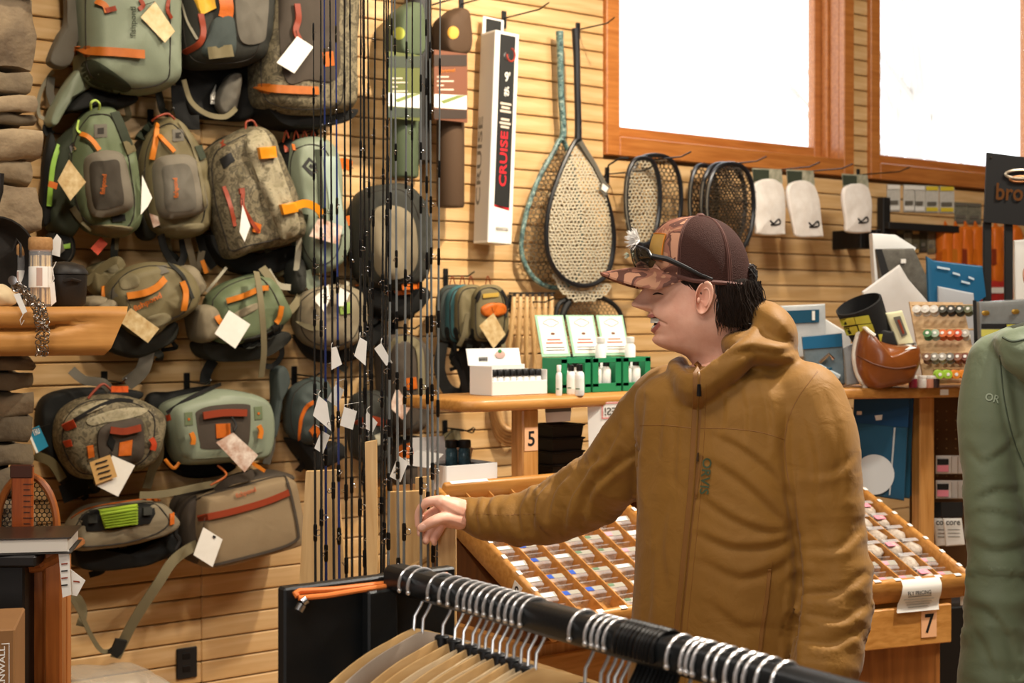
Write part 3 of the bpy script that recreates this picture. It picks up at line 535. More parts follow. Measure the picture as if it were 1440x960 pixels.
b.flat('lime_patch', [(476, 430), (492, 424), (494, 440), (478, 442)], mat('ribbed_green', '#86a04a', .7), .006); b.extra('lower_pad', [(416, 470), (440, 492), (490, 494), (520, 470), (534, 450), (528, 480), (490, 508), (440, 506)], .03, .12, blackf, False, inset=.02); b.strip('strap', [(418, 452), (434, 460), (448, 460)], .02, webb, lift=.006); b.tag([(440, 420), (462, 400), (464, 420), (456, 438)], .26, white, (450, 400)); b.tag([(478, 404), (492, 412), (484, 430), (474, 430)], .27, white, (480, 398)); b.extra('side_pouch', [(404, 372), (418, 362), (426, 384), (424, 408), (414, 414), (406, 396)], .08, .18, charcoal, True, inset=.02)
b.free('dangling_strap', [(430, 380, .16), (434, 396, .16), (446, 408, .14), (440, 388, .12)], .04, sage); b.free('dangling_strap', [(488, 396, .16), (484, 420, .18), (478, 440, .18)], .018, lgrey); b.free('dangling_strap', [(508, 440, .12), (524, 452, .14), (536, 440, .12), (560, 420, .1)], .022, blackf)
b = Bag('pouch', 'small black pouch with lime clip under the green sling pack', [(66, 330), (84, 324), (100, 332), (104, 356), (92, 372), (72, 366), (64, 350)], .04, .14, blackf, 'pouch', None, inset=.02); b.flat('lime_clip', [(88, 344), (98, 342), (98, 349), (89, 350)], mat('lime_trim', '#7fa83a', .5), .006); b.flat('pale_tab', [(78, 346), (86, 338), (90, 352), (82, 358)], greyf, .008)
# -- fourth row
b = Bag('lumbar_pack', 'camouflage lumbar pack with brown front pocket and kraft paper tag', [(82, 590), (100, 568), (130, 556), (170, 556), (205, 566), (226, 586), (222, 630), (204, 656), (170, 664), (120, 674), (96, 660), (80, 626)], .05, .25, camod, 'lumbar pack', GB, inset=.045, wr=.007)
b.extra('back_pad', [(54, 570), (76, 550), (130, 544), (200, 552), (150, 580), (96, 600), (92, 660), (120, 690), (96, 690), (66, 650), (54, 610)], .02, .1, blackf, False, inset=.02); b.pocket('brown_pocket', [(138, 606), (160, 592), (194, 588), (200, 604), (200, 640), (184, 652), (146, 656), (138, 640)], brownp, .02, onto=True); b.pocket('pale_top', [(90, 586), (120, 570), (150, 562), (146, 572), (110, 588), (94, 598)], camol, .006); b.pocket('pale_top', [(124, 588), (170, 574), (206, 574), (196, 584), (150, 594), (128, 598)], camol, .006)
b.strip('red_zip', [(154, 604), (174, 606), (196, 601)], .022, redo, lift=.006, th=.006); b.flat('orange_badge', [(168, 622), (186, 618), (184, 640), (166, 641)], orange, .004); b.strip('black_zip', [(104, 590), (136, 572), (164, 562), (186, 564)], .012, ink, lift=.005)
b.strip('red_pull', [(90, 600), (104, 594)], .026, mat('red_pull_tab', '#b8401e', .5), lift=.008, th=.008); b.strip('red_pull', [(90, 624), (100, 622)], .022, MATS['red_pull_tab'], lift=.006); b.strip('orange_loop', [(124, 626), (126, 642)], .02, orange, lift=.01, th=.008); b.strip('orange_loop', [(210, 616), (214, 624), (212, 632)], .018, MATS['red_pull_tab'], lift=.01, th=.008); b.flat('lash_patch', [(154, 610), (162, 620), (158, 634), (150, 624)], blackf, .004)
b.free('hang_cord', [(124, 560, .2), (136, 546, .2), (146, 540, .2), (156, 548, .2)], .009, redo, cord=True); b.free('orange_pull', [(156, 547, .16), (180, 547, .16)], .02, mat('orange_pull', '#d9591e', .5)); b.free('strap', [(100, 520, .12), (118, 534, .14), (144, 538, .16), (154, 548, .14)], .03, greyf)
b.tag([(158, 640), (190, 654), (166, 698), (134, 682)], .30, white, (155, 634)); b.flat('tag_photo', [(158, 641), (174, 652), (156, 680), (148, 678)], greyf, .0); card('kraft_tag', [(155, 639), (165, 670), (135, 681), (126, 650)], .312, tanp, b.root)
for k in range(4): card('tag_writing', [(134+k*2, 651+k*7), (151+k*2, 646+k*7), (151+k*2, 648+k*7), (134+k*2, 653+k*7)], .3155, ink, b.root, th=.0004)
b.tag([(38, 606), (55, 598), (68, 627), (52, 637)], .2, bluec, (70, 596)); card('card_base', [(38, 606), (41, 605), (54, 636), (51, 637)], .2025, white, b.root); text('card_lettering', 'TRU', (48, 613), (57, 609), 9, white, b.root, None, .2035, .0)
b.free('side_strap', [(222, 600, .2), (224, 640, .16), (214, 660, .14), (206, 686, .12)], .03, webb); b.free('hanging_pad', [(100, 676, .1), (108, 700, .1)], .09, blackf); b.free('strap', [(48, 640, .12), (72, 650, .12), (88, 674, .12)], .03, olive)
b = Bag('lumbar_pack', 'rigid sage green molded lumbar pack with grey recessed panel', [(232, 572), (250, 560), (290, 549), (320, 547), (360, 556), (374, 570), (379, 600), (374, 634), (360, 646), (320, 650), (262, 653), (248, 646), (238, 620), (230, 594)], .06, .24, sage, 'lumbar pack', GB, inset=.03, wr=.001, dome=.004)
b.pocket('raised_frame', [(246, 576), (270, 562), (320, 556), (362, 564), (370, 580), (372, 620), (364, 636), (320, 642), (262, 644), (252, 630), (246, 600)], sage, .012, onto=True); b.pocket('recessed_panel', [(277, 578), (300, 570), (346, 568), (352, 578), (350, 620), (340, 628), (288, 631), (281, 622), (276, 590)], brownp, .003, onto=True)
b.strip('red_zip', [(284, 584), (312, 580), (345, 580)], .024, redo, lift=.006, th=.008); b.flat('orange_badge', [(303, 596), (323, 595), (324, 614), (304, 616)], orange, .004); b.strip('lash_loop', [(266, 608), (269, 616), (268, 624)], .016, orz, lift=.012, th=.008); b.strip('lash_loop', [(361, 598), (364, 606), (362, 616)], .016, orz, lift=.012, th=.008)
for q in ((265, 589), (363, 581)): b.flat('molded_mark', [(q[0]-6, q[1]-9), (q[0]+5, q[1]-10), (q[0]+6, q[1]+8), (q[0]-5, q[1]+9)], green, .003); b.flat('mark_dot', [(q[0]-1.5, q[1]-1.5), (q[0]+1.5, q[1]-1.5), (q[0]+1.5, q[1]+1.5), (q[0]-1.5, q[1]+1.5)], orange, .005)
b.tag([(328, 608), (363, 640), (344, 664), (304, 622)], .31, photo2, (327, 592)); b.free('lanyard', [(326, 586, .28), (332, 598, .29), (329, 606, .3)], .008, ink, cord=True); b.free('lanyard_stick', [(350, 648, .28), (372, 662, .26)], .012, orz)
b.extra('back_pad', [(206, 560), (240, 550), (300, 544), (240, 580), (236, 620), (256, 655), (330, 655), (300, 670), (250, 668), (220, 630)], .02, .07, blackf, False, inset=.02); b.flat('red_clip', [(232, 584), (238, 582), (240, 590), (234, 592)], MATS['red_pull_tab'], .006); b.free('strap', [(234, 580, .2), (262, 562, .22), (290, 548, .2), (310, 540, .12)], .012, ink); b.free('side_strap', [(376, 590, .14), (382, 620, .12), (374, 652, .1)], .03, greyf); b.free('orange_loop', [(232, 646, .2), (244, 658, .2), (252, 650, .2)], .012, orz, cord=True)
b.free('stick', [(306, 654, .2), (318, 668, .22), (296, 682, .22)], .008, orange, cord=True)
b = Bag('sling_pack', 'dark slate sling pack with rust piping hung beside the rods', [(412, 548), (432, 532), (452, 532), (462, 560), (462, 600), (452, 622), (424, 626), (408, 606), (406, 572)], .04, .2, bluegrey, 'sling pack', GB, inset=.04, wr=.008)
b.strip('rust_piping', [(420, 618), (422, 590), (430, 572), (442, 564)], .014, orange, lift=.005); b.extra('shoulder_strap', [(386, 520), (398, 516), (404, 534), (396, 560), (390, 590), (384, 616), (378, 608), (384, 560)], .08, .14, bluegrey, False, inset=.012); b.flat('orange_label', [(434, 606), (442, 596), (450, 606), (442, 618)], orange, .01); b.extra('base', [(408, 616), (440, 628), (470, 620), (478, 640), (440, 662), (428, 650)], .03, .16, blackf, False, inset=.02)
# -- fifth row
b = Bag('waist_pack', 'long taupe chest pack with lime green ribbed foam patch', [(96, 744), (112, 720), (140, 708), (190, 704), (222, 704), (240, 720), (246, 736), (226, 752), (180, 766), (130, 772), (100, 770)], .05, .22, taupe, 'waist pack', GB, inset=.03, wr=.005)
b.extra('lower_pad', [(98, 764), (140, 776), (200, 766), (240, 746), (246, 770), (200, 792), (140, 800), (104, 794)], .03, .16, blackf, False, inset=.025); b.pocket('black_panel', [(106, 722), (140, 714), (190, 707), (216, 708), (218, 722), (210, 736), (160, 745), (122, 747), (114, 738)], blackf, .006, smooth=False, onto=True); pt = b.flat('lime_patch', [(138, 716), (192, 708), (192, 737), (147, 743)], lime, .008)
for k in range(7): b.strip('foam_rib', [(140+k*1.2, 719+k*3.6), (192, 711+k*3.9)], .004, mat('lime_rib', '#84a022', .7), par=pt, lift=.012, th=.003)
for q in ((129, 729), (206, 718)): b.flat('badge', [(q[0]-6, q[1]-5), (q[0]+6, q[1]-6), (q[0]+6, q[1]+5), (q[0]-6, q[1]+6)], charcoal, .012)
b.strip('orange_piping', [(100, 728), (120, 716), (150, 709), (200, 702), (224, 703)], .008, orange, lift=.006); b.flat('orange_tab', [(238, 722), (244, 720), (244, 736), (238, 738)], orange, .008); b.free('waist_strap', [(196, 696, .2), (230, 694, .2), (280, 684, .2), (312, 678, .18)], .024, webb)
b.free('chain_clip', [(244, 722, .2), (249, 734, .2), (247, 750, .2), (252, 760, .2), (246, 772, .2)], .016, ink, cord=True)
b.free('long_strap', [(276, 766, .2), (258, 776, .22), (240, 792, .24), (222, 820, .24), (202, 850, .22), (186, 876, .2), (174, 900, .18), (162, 924, .16)], .036, webb, th=.004); b.free('buckle', [(170, 898, .2), (164, 912, .19), (158, 918, .18)], .04, ink, th=.012); b.free('thin_strap', [(158, 914, .18), (142, 914, .18), (126, 890, .2), (114, 864, .22), (100, 840, .24)], .014, webb, th=.004); b.free('strap_fold', [(112, 880, .2), (117, 860, .2), (110, 842, .22), (98, 836, .24)], .026, webb)
b = Bag('gear_case', 'boxy tan canvas reel case with rust red zip, tilted', [(272, 702), (286, 692), (340, 676), (388, 667), (400, 670), (406, 680), (419, 742), (418, 758), (404, 768), (350, 784), (296, 796), (278, 790), (270, 750)], .05, .26, tanb, 'case', GB, inset=.022, wr=.002, dome=.006)
b.extra('rear_shell', [(248, 712), (262, 694), (300, 680), (360, 662), (392, 662), (400, 672), (300, 700), (276, 720), (276, 780), (290, 796), (262, 786), (250, 760)], .03, .19, brownp, False, inset=.02); b.strip('piping', [(273, 780), (270, 720), (280, 700), (340, 683), (392, 670), (404, 680), (418, 744), (414, 760), (380, 774), (300, 794)], .009, brownp, lift=.004, n=50)
b.strip('red_zip', [(280, 728), (320, 720), (370, 706), (405, 692)], .022, redo, lift=.004, th=.005); b.flat('zip_end', [(277, 724), (288, 722), (288, 731), (278, 732)], redo, .012); b.text('fishpond', (332, 702), (360, 692), 6, mat('rust_print', '#a5532c', .7)); b.tag([(286, 741), (313, 758), (299, 797), (272, 780)], .30, white, (288, 728))
b.free('handle', [(304, 690, .2), (322, 676, .22), (346, 670, .22), (354, 664, .2)], .03, brownp, th=.008); card('tag_print', [(300, 752), (304, 754), (303, 757), (299, 755)], .3035, ink, b.root, th=.0004)
# -- behind the rods
b = Bag('backpack', 'grey and charcoal backpack half hidden behind the rods', [(500, 300), (512, 268), (540, 258), (572, 262), (594, 300), (598, 350), (590, 392), (560, 408), (520, 402), (502, 370)], .05, .26, charcoal, 'backpack', GB, inset=.05, wr=.01)
b.pocket('grey_panel', [(524, 300), (556, 290), (580, 310), (584, 370), (560, 392), (528, 380)], taupe, .02); b.strip('orange_trim', [(502, 402), (540, 412), (580, 410)], .016, orange, lift=-.01); b.extra('hip_belt', [(496, 404), (540, 400), (592, 404), (596, 424), (560, 452), (520, 440), (500, 424)], .04, .18, blackf, False, inset=.03); b.strip('orange_strap', [(564, 402), (590, 400)], .03, orange, lift=.004)
b = Bag('sling_pack', 'olive brown sling pack with photo tag low behind the rods', [(540, 480), (556, 470), (584, 474), (596, 500), (596, 560), (590, 600), (564, 612), (546, 596), (538, 540)], .05, .22, brownp, 'sling pack', GB, inset=.04, wr=.008)
b.strip('olive_trim', [(546, 500), (556, 480), (580, 480), (590, 500), (592, 560)], .03, webb, lift=.004); b.flat('orange_patch', [(570, 532), (584, 530), (586, 546), (572, 548)], orange, .006); b.tag([(558, 544), (578, 572), (566, 590), (548, 572)], .26, photo2, (566, 530))
b = Bag('pouch', 'dark accessory pouch under the rods with rust flap', [(500, 560), (520, 548), (540, 556), (548, 590), (540, 640), (520, 652), (502, 640), (494, 600)], .04, .18, charcoal, 'pouch', GB, inset=.03, wr=.008); b.strip('rust_flap', [(500, 596), (520, 590), (542, 596)], .03, redo, lift=.004); b.flat('pale_label', [(526, 612), (536, 608), (540, 622), (530, 626)], lgrey, .006)
b = Bag('pouch', 'brown zip pouch with orange pocket hung low behind the rods', [(556, 622), (580, 612), (600, 622), (604, 650), (596, 680), (572, 690), (556, 676), (550, 648)], .04, .16, brownp, 'pouch', GB, inset=.03, wr=.006); b.pocket('orange_pocket', [(560, 628), (590, 622), (596, 640), (566, 648)], orange, .008); b.strip('zip', [(560, 656), (594, 650)], .012, ink, lift=.004)
# -- small chest packs on one hook, right of the rods
GS = 'small chest packs in a row on one hook'
for i, (dx, m, lb) in enumerate([(0, bluegrey, 'slate blue'), (14, tealf, 'teal blue'), (26, olive, 'plain olive'), (50, olive, 'olive green with orange pocket')]):
    x = 614+dx; b = Bag('chest_pack', 'small %s chest pack on the hook beside the rods' % lb, [(x+2, 424), (x+8, 406), (x+22, 400), (x+38, 404), (x+46, 424), (x+48, 456), (x+42, 478), (x+20, 482), (x+4, 474)], .24-.055*(3-i)+.03, .30-.055*(3-i)+.03, m, 'chest pack', GS, inset=.02, wr=.004)
    b.free('hang_cord', [(x+18, 404, b.d1-.03), (x+22, 388, b.d1-.02), (x+27, 404, b.d1-.03)], .004, redo, cord=True); b.extra('base', [(x+3, 458), (x+46, 458), (x+44, 482), (x+30, 490), (x+8, 484)], b.d0, b.d1-.01, blackf, False, inset=.02)
b.pocket('orange_pocket', [(677, 432), (690, 426), (708, 428), (709, 440), (692, 446), (678, 442)], orange, .014); b.strip('lettering_band', [(678, 416), (700, 414)], .016, mat('mustard_print', '#b7973f', .6), lift=.004); b.strip('handle', [(668, 420), (674, 410), (670, 424)], .012, ink, lift=.004); b.strip('side_web', [(704, 408), (711, 422), (710, 446)], .012, ink, lift=.004); b.tag([(694, 440), (711, 470), (694, 490), (674, 458)], .37, photo, (692, 432))
b.free('strap', [(657, 440, .3), (652, 470, .28), (645, 486, .26)], .02, webb); b.free('shoulder_strap', [(622, 482, .2), (618, 520, .2), (630, 548, .18), (650, 552, .18), (656, 520, .2), (648, 490, .22)], .05, blackf); b.free('waist_strap', [(640, 500, .2), (650, 530, .2), (656, 560, .18), (672, 572, .16)], .03, ink); b.free('shoulder_strap', [(666, 482, .22), (660, 520, .2), (654, 560, .16)], .04, blackf)
for q, w_ in [((211, 166), 'between the two podded sling packs'), ((262, 536), 'above the molded sage lumbar pack'), ((413, 526), 'above the dark slate sling pack'), ((352, 168), 'above the tilted dry pack'), ((416, 188), 'above the slim sage sling'), ((146, 534), 'above the camouflage lumbar pack'), ((626, 388), 'carrying the small chest packs'), ((625, 601), 'carrying the olive straps'), ((140, 142), 'above the green podded sling'), ((470, 392), 'above the taupe waist pack'), ((552, 460), 'above the low sling behind the rods')]: hook(*q, label='black slatwall hook '+w_)
b = Bag('strap_pair', 'pair of olive webbing straps on a low hook by the rods', [(622, 618), (632, 606), (640, 606), (638, 640), (630, 664), (622, 660)], .05, .08, olive, 'strap', inset=.008); b.free('second_strap', [(641, 604, .1), (646, 630, .1), (652, 660, .1)], .03, webb, th=.004); b.free('hook_arm', [(632, 602, .06), (650, 604, .14), (664, 608, .2), (668, 602, .22)], .006, ink, cord=True)
# ------------------------------------------------------------------ rod tubes, boxed rod, nets, packets on the wall
def wallbox(mb, x0, y0, x1, y1, d0, d1, b=.003):
    a = W(x0, y1, (d0+d1)/2); c = W(x1, y0, (d0+d1)/2); mb.box(((a.x+c.x)/2, -(d0+d1)/2, (a.z+c.z)/2), (abs(c.x-a.x), d1-d0, abs(c.z-a.z)), b=b); return mb
def tubepack(label, x0, x1, ytop, ycard, ybot, yend, mb_, mc, md, dot, dx=0, words=None, off=0):
    t = thing('rod_tube', W((x0+x1)/2, yend, .12), label, 'rod tube', 'carded rod tubes on the wall'); xm = (x0+x1)/2
    tb = [W(xm, ytop+30, .12+off), W(xm, yend, .12+off)]; MB().lathe([(.001, 0), (.05, .002), (.055, .01), (.055, (tb[0]-tb[1]).length-.01), (.05, (tb[0]-tb[1]).length)], tb[1], (0, 0, 1), 20).build('tube', mb_, t)
    hd = puff(MB(), [(x0+10, ycard), (x0+8, ytop+20), (x0+22, ytop+4), (x1-16, ytop), (x1-4, ytop+10), (x1-4, ycard)], .06+off, .19+off, inset=.02, wr=.001).build('cap', mb_, t, ang=60); bv = bvh_of(hd)
    cx, cy = dot; patch('round_badge', [(cx+8*math.cos(a*PI/8), cy+9*math.sin(a*PI/8)) for a in range(16)], mat(label[:5]+'_dot', '#e0a23c' if words else '#b7bf52', .6), t, bv, .003, edge=.003, d=.19+off)
    c = wallbox(MB(), x0, ycard, x1, ybot, .195+off, .2+off, .001).build('card', mc, t, smooth=False); d = .2015+off
    card('card_head', [(x0+.5, ycard+1), (x1-.5, ycard+1), (x1-.5, ycard+17), (x0+.5, ycard+17)], d, md, t, .0006); card('card_snow', [(x0+.5, ybot-36), (x1-.5, ybot-34), (x1-.5, ybot-14), (x0+.5, ybot-17)], d, white, t, .0006); card('card_hill', [(x0+10, ybot-26), (x1-14, ybot-34), (x1-.5, ybot-34), (x0+14, ybot-22)], d+.0008, mat('grass_green', '#7d8a4a', .7), t, .0004); card('card_foot', [(x0+.5, ybot-15), (x1-.5, ybot-13), (x1-.5, ybot-1), (x0+.5, ybot-1)], d, md, t, .0006)
    ln = mat('pale_print', '#d8c8b4', .6)
    for k, (a, q) in enumerate([(.1, .45), (.1, .6), (.1, .3), (.15, .6)]): card('print_line', [(x0+(x1-x0)*a, ycard+31+k*6), (x0+(x1-x0)*q, ycard+31+k*6), (x0+(x1-x0)*q, ycard+33+k*6), (x0+(x1-x0)*a, ycard+33+k*6)], d, ln, t, .0004)
    if words: text('lettering', words, (x0+8, ycard+28), (x0+30, ycard+26), 6, orz, t, None, d, .001)
    return t
dkb = mat('dark_brown_card', '#3a2d24', .6); tubepack('green rod tube with olive card and round badge behind the rods', 545, 592, 4, 78, 166, 250, fab('tube_green', '#56624a'), mat('olive_card', '#5d6330', .6), mat('dark_green_card', '#3c4436', .6), (561, 47)); tubepack('brown rod tube with printed card showing a snowy hill', 610, 657, 12, 76, 168, 292, fab('tube_brown', '#54402f'), mat('rust_card', '#7a4a32', .6), dkb, (637, 46), words='Original')
tp = thing('rod_tube', W(590, 330, .1), 'dark brown rod tube standing between two carded tubes', 'rod tube'); MB().lathe([(.03, 0), (.052, .01), (.052, .9), (.03, .91)], W(588, 230, .1), (0, 0, 1), 18).build('tube', mat('tube_black', '#1d1916', .5), tp)
MB().lathe([(.056, .72), (.058, .74), (.058, .9), (.05, .915)], W(588, 230, .1), (0, 0, 1), 18).build('cap', ink, tp)
# boxed rod: CRUISE
bx = thing('rod_box', W(700, 342, .12), 'tall white and black rod box lettered CRUISE in red', 'box'); a = W(690, 342, .14); c_ = W(736, 46, .14)
X0, X1, Z0, Z1 = W(690, 342, .16).x, W(723, 342, .16).x, W(700, 342, .16).z, W(714, 44, .16).z
Wd = .105; XC = (X0+X1)/2; silver = mat('silver_card', '#b9b4ab', .45); boxw = mat('white_box_card', '#e6e3dc', .45)
lean = Vector((.045, 0, 1)).normalized(); AX = Vector((1, 0, -.045)).normalized(); base = Vector((W(705, 342, .16).x, -.10, Z0)); Hh = Z1-Z0
axs = (AX, Vector((0, 1, 0)), lean); body = MB().box(base+lean*Hh/2, (.118, .10, Hh), axs, .002).build('carton', boxw, bx, smooth=False)
def onbox(name, u0, v0, u1, v1, m, lift=.0008, sk=0): # front face, u across 0..1, v up 0..1
    o = base+Vector((0, -.05-lift, 0)); f = lambda u, v: o+AX*(u-.5)*.118+lean*v*Hh
    return MB().prism([f(u0, v0+sk), f(u1, v0), f(u1, v1), f(u0, v1)], (0, -.0004, 0)).build(name, m, bx, smooth=False)
def onside(name, u0, v0, u1, v1, m):
    o = base-AX*.0598; f = lambda u, v: o+Vector((0, (.5-u)*.10, 0))+lean*v*Hh
    return MB().prism([f(u0, v0), f(u1, v0), f(u1, v1), f(u0, v1)], -AX*.0005).build(name, m, bx, smooth=False)
onbox('black_panel', .2, .16, .84, .985, ink, sk=.022); onbox('red_stripe', .2, .16, .84, .172, red, .0012, .02); onside('silver_side', .04, .01, .96, .99, silver)
def boxtext(s, v0, v1, u, hgt, m): # vertical, reading upward
    o = base+Vector((0, -.0525, 0))+AX*(u-.5)*.118+lean*v0*Hh; text3('lettering', s, o, lean, -AX, (v1-v0)*Hh, hgt, m, bx)
boxtext('CRUISE', .27, .53, .66, .036, red)
def boxt(s, u0, u1, v, hgt, m): o = base+Vector((0, -.0525, 0))+AX*(u0-.5)*.118+lean*v*Hh; text3('lettering', s, o, AX, lean, (u1-u0)*.118, hgt, m, bx)
boxt("9'", .44, .66, .765, .04, white); boxt('#5', .44, .64, .695, .04, white); boxt('REDINGTON', .3, .8, .06, .014, greyf)
for k in range(6): onbox('print_line', .3+.05*(k % 2), .655-k*.018-(k > 2)*.02, .76-.06*(k % 2), .665-k*.018-(k > 2)*.02, mat('pale_print', '#d8c8b4', .6), .0014)
MB().tube([base+Vector((0, -.0515, 0))+AX*(.02+.02*math.cos(t))+lean*(Hh*.895+.026*math.sin(t)) for t in [i*PI*1.5/12+PI for i in range(13)]], .004, 6).build('reel_print', mat('reel_red', '#a33a2a', .4), bx); MB().tube([base+Vector((0, -.0515, 0))+AX*(-.002+.012*math.cos(t))+lean*(Hh*.885+.014*math.sin(t)) for t in [i*2*PI/12 for i in range(12)]], .003, 6, True).build('reel_print', steel, bx)
o = base-AX*.0606+Vector((0, .012, 0))+lean*.18*Hh; text3('side_lettering', 'CRUISE', o, lean, Vector((0, 1, 0)), .42*Hh, .03, mat('grey_print', '#5f5b55', .6), bx)
MB().box(base+lean*(Hh+.028)+Vector((0, .05, 0)), (.105, .004, .09), axs, .001).build('hang_flap', boxw, bx, smooth=False); MB().box(base+lean*(Hh+.03)+Vector((0, .0465, 0)), (.075, .003, .07), axs, .001).build('flap_print', ink, bx, smooth=False)
hook(708, 26, .3, label='steel hook through the hang flap of the rod box'); hook(648, 6, .36, label='long wire hook above the carded rod tubes'); hook(590, 12, .36, label='long wire hook above the green rod tube')
# nets ----------------------------------------------------------------
def hexnet(mb, inside, x0, x1, y0, y1, cell, dfun, r=.0012, key=0):
    """woven net: hexagonal cells over the hoop opening, sagging away from it"""
    h = cell*math.sqrt(3)/2; vs = {}; ed = set()
    for j in range(int((y1-y0)/(cell*1.5*.5))+2):
        pass
    ny = int((y1-y0)/(cell*.75))+2; nx = int((x1-x0)/h)+2
    def vert(cx, cy, k): a = PI/3*k+PI/6; return (round(cx+cell/2*math.cos(a), 1), round(cy+cell/2*math.sin(a), 1))
    for j in range(ny):
        for i in range(nx):
            cx, cy = x0+i*h+(j % 2)*h/2, y0+j*cell*.75
            if not inside(cx, cy): continue
            q = [vert(cx, cy, k) for k in range(6)]
            for k in range(6): ed.add(tuple(sorted((q[k], q[(k+1) % 6]))))
    jit = lambda p: (p[0]+noise.noise(Vector((p[0]*.09, p[1]*.09, key)))*cell*.35, p[1]+noise.noise(Vector((p[0]*.09, p[1]*.09, key+7)))*cell*.35)
    for a, b in ed:
        A, B = W(*jit(a), dfun(*a)), W(*jit(b), dfun(*b)); mb.tube([A, B], r, 4)
    return mb
def inpoly(o):
    def f(x, y):
        c = False; n = len(o)
        for i in range(n):
            (x1, y1), (x2, y2) = o[i], o[i-1]
            if (y1 > y) != (y2 > y) and x < (x2-x1)*(y-y1)/(y2-y1)+x1: c = not c
        return c
    return f
tealh = camo('trout_skin_print', ['#2e4444', '#6d8a86', '#45605e', '#93a59a'], 60, .35); carbon = mat('carbon_black', '#15161a', .3, spec=.6); nylon = mat('grey_rubber_net', '#bdb39c', .45); dnylon = mat('dark_rubber_net', '#2c2722', .5); bnylon = mat('brown_net', '#5a4c38', .6)
def bignet(label, hoop, handle, d, mh, mn, cell, r, sag, strap=None, cellx=None):
    t = thing('landing_net', W(sum(p[0] for p in hoop)/len(hoop), max(p[1] for p in hoop), d), label, 'landing net'); o = spline(hoop, 60, True)
    MB().tube([W(p[0], p[1], d) for p in o], .0105, 8, True).build('hoop', mh, t)
    hp = spline(handle, 24); n = len(hp); MB().tube([W(p[0], p[1], d) for p in hp], [.0165-.002*math.sin(k/n*PI) for k in range(n)], 10).build('handle', mh, t)
    xs = [p[0] for p in o]; ys = [p[1] for p in o]; cx, cy = sum(xs)/len(xs), sum(ys)/len(ys); ins = inpoly(o)
    hexnet(MB(), ins, min(xs), max(xs), min(ys), max(ys), cell, lambda x, y: d-.01+sag*max(0, 1-((x-cx)/(max(xs)-min(xs))*2)**2-((y-cy)/(max(ys)-min(ys))*2)**2), r, len(label)).build('netting', mn, t, recalc=False)
    return t
t = bignet('long teal patterned landing net hanging behind the black one', [(790, 196), (776, 218), (758, 250), (740, 300), (733, 345), (738, 370), (752, 392), (775, 404), (800, 400), (815, 380), (818, 330), (812, 280), (804, 230)], [(787, 44), (788, 80), (789, 130), (792, 180), (790, 198)], .07, tealh, bnylon, 8.0, .0026, .03)
t = bignet('black long-handled landing net with pale rubber mesh', [(812, 196), (800, 214), (786, 246), (772, 290), (768, 330), (772, 362), (788, 388), (812, 401), (838, 398), (856, 380), (863, 345), (861, 310), (850, 270), (836, 236), (822, 210)], [(809, 40), (811, 80), (812, 130), (813, 170), (813, 196)], .14, carbon, nylon, 6.2, .0044, .04)
MB().tube([W(815, 200, .15), W(835, 232, .15), W(850, 262, .15)], .014, 6).build('magnet_holder', greyf, t); card('hang_tag', [(848, 254), (858, 262), (852, 276), (842, 266)], .17, greyf, t); card('hang_label', [(848, 258), (856, 264), (852, 270), (846, 266)], .175, white, t)
# the rubber bag that hangs below the hoop
bag_o = [(778, 384), (800, 404), (830, 410), (858, 396), (858, 410), (840, 420), (812, 424), (790, 412)]
hexnet(MB(), inpoly(bag_o), 775, 862, 380, 426, 6, lambda x, y: .12, .004, 3).build('net_bag', nylon, t, recalc=False)
t = bignet('dark brown net hanging low behind the green boxes', [(790, 424), (820, 416), (850, 420), (872, 440), (876, 480), (850, 500), (800, 500), (782, 470), (782, 440)], [(800, 424), (792, 440), (786, 470), (784, 500)], .1, ink, bnylon, 6.5, .0016, .02)
hook(812, 42, .24, label='wire hook holding the two long-handled nets')
GN = 'short oval nets hanging under the window'
def smallnet(label, x0, x1, y0, y1, d, mn, cell, frame=carbon):
    xm = (x0+x1)/2; hw = (x1-x0)/2; hp = [(xm+hw*math.copysign(abs(math.cos(a))**.75, math.cos(a))*(1-.15*max(0, -math.sin(a))), (y0+y1)/2-(y1-y0)/2*math.copysign(abs(math.sin(a))**.8, math.sin(a))) for a in [i*2*PI/20 for i in range(20)]]
    t = thing('hand_net', W(xm, y1, d), label, 'landing net', GN); o = spline(hp, 48, True); MB().tube([W(p[0], p[1], d) for p in o], .0105, 8, True).build('hoop', frame, t)
    hexnet(MB(), inpoly(o), x0, x1, y0, y1, cell, lambda x, y: d-.05*(1-((x-xm)/hw)**2), .0028, x0).build('netting', mn, t, recalc=False)
    MB().tube([W(xm, y1, d), W(xm, y1+50, d)], .014, 10).build('handle', frame, t)
    MB().tube([W(p[0], p[1], d+.012) for p in o[20:30]], .004, 6).build('grip_band', greyf, t); return t
smallnet('oval hand net with pale mesh, first under the window', 880, 928, 222, 344, .24, nylon, 6.2); smallnet('oval hand net with tan mesh beside the pale one', 884, 958, 218, 350, .12, bnylon, 7.2); smallnet('narrow black hand net behind the darkest net', 970, 1008, 232, 344, .12, dnylon, 7); smallnet('dark oval hand net in the middle of the right net group', 986, 1048, 230, 350, .18, dnylon, 5); smallnet('large black hand net with brown mesh at the right of the net group', 994, 1060, 230, 356, .27, mat('warm_dark_net', '#3a2f20', .5), 6)
for p, w_ in (((905, 226), 'pale oval hand nets'), ((1010, 232), 'dark oval hand nets'), ((853, 245), 'black lanyard')): hook(p[0], p[1], .3, label='wire hook holding the '+w_)
MB_ = MB().tube([W(850, 250, .1), W(856, 232, .14), W(872, 222, .2), W(884, 222, .22)], .004, 6)
tag(MB_.build('lanyard', ink, None), 'thin black lanyard looped between the long net and oval nets', 'lanyard')
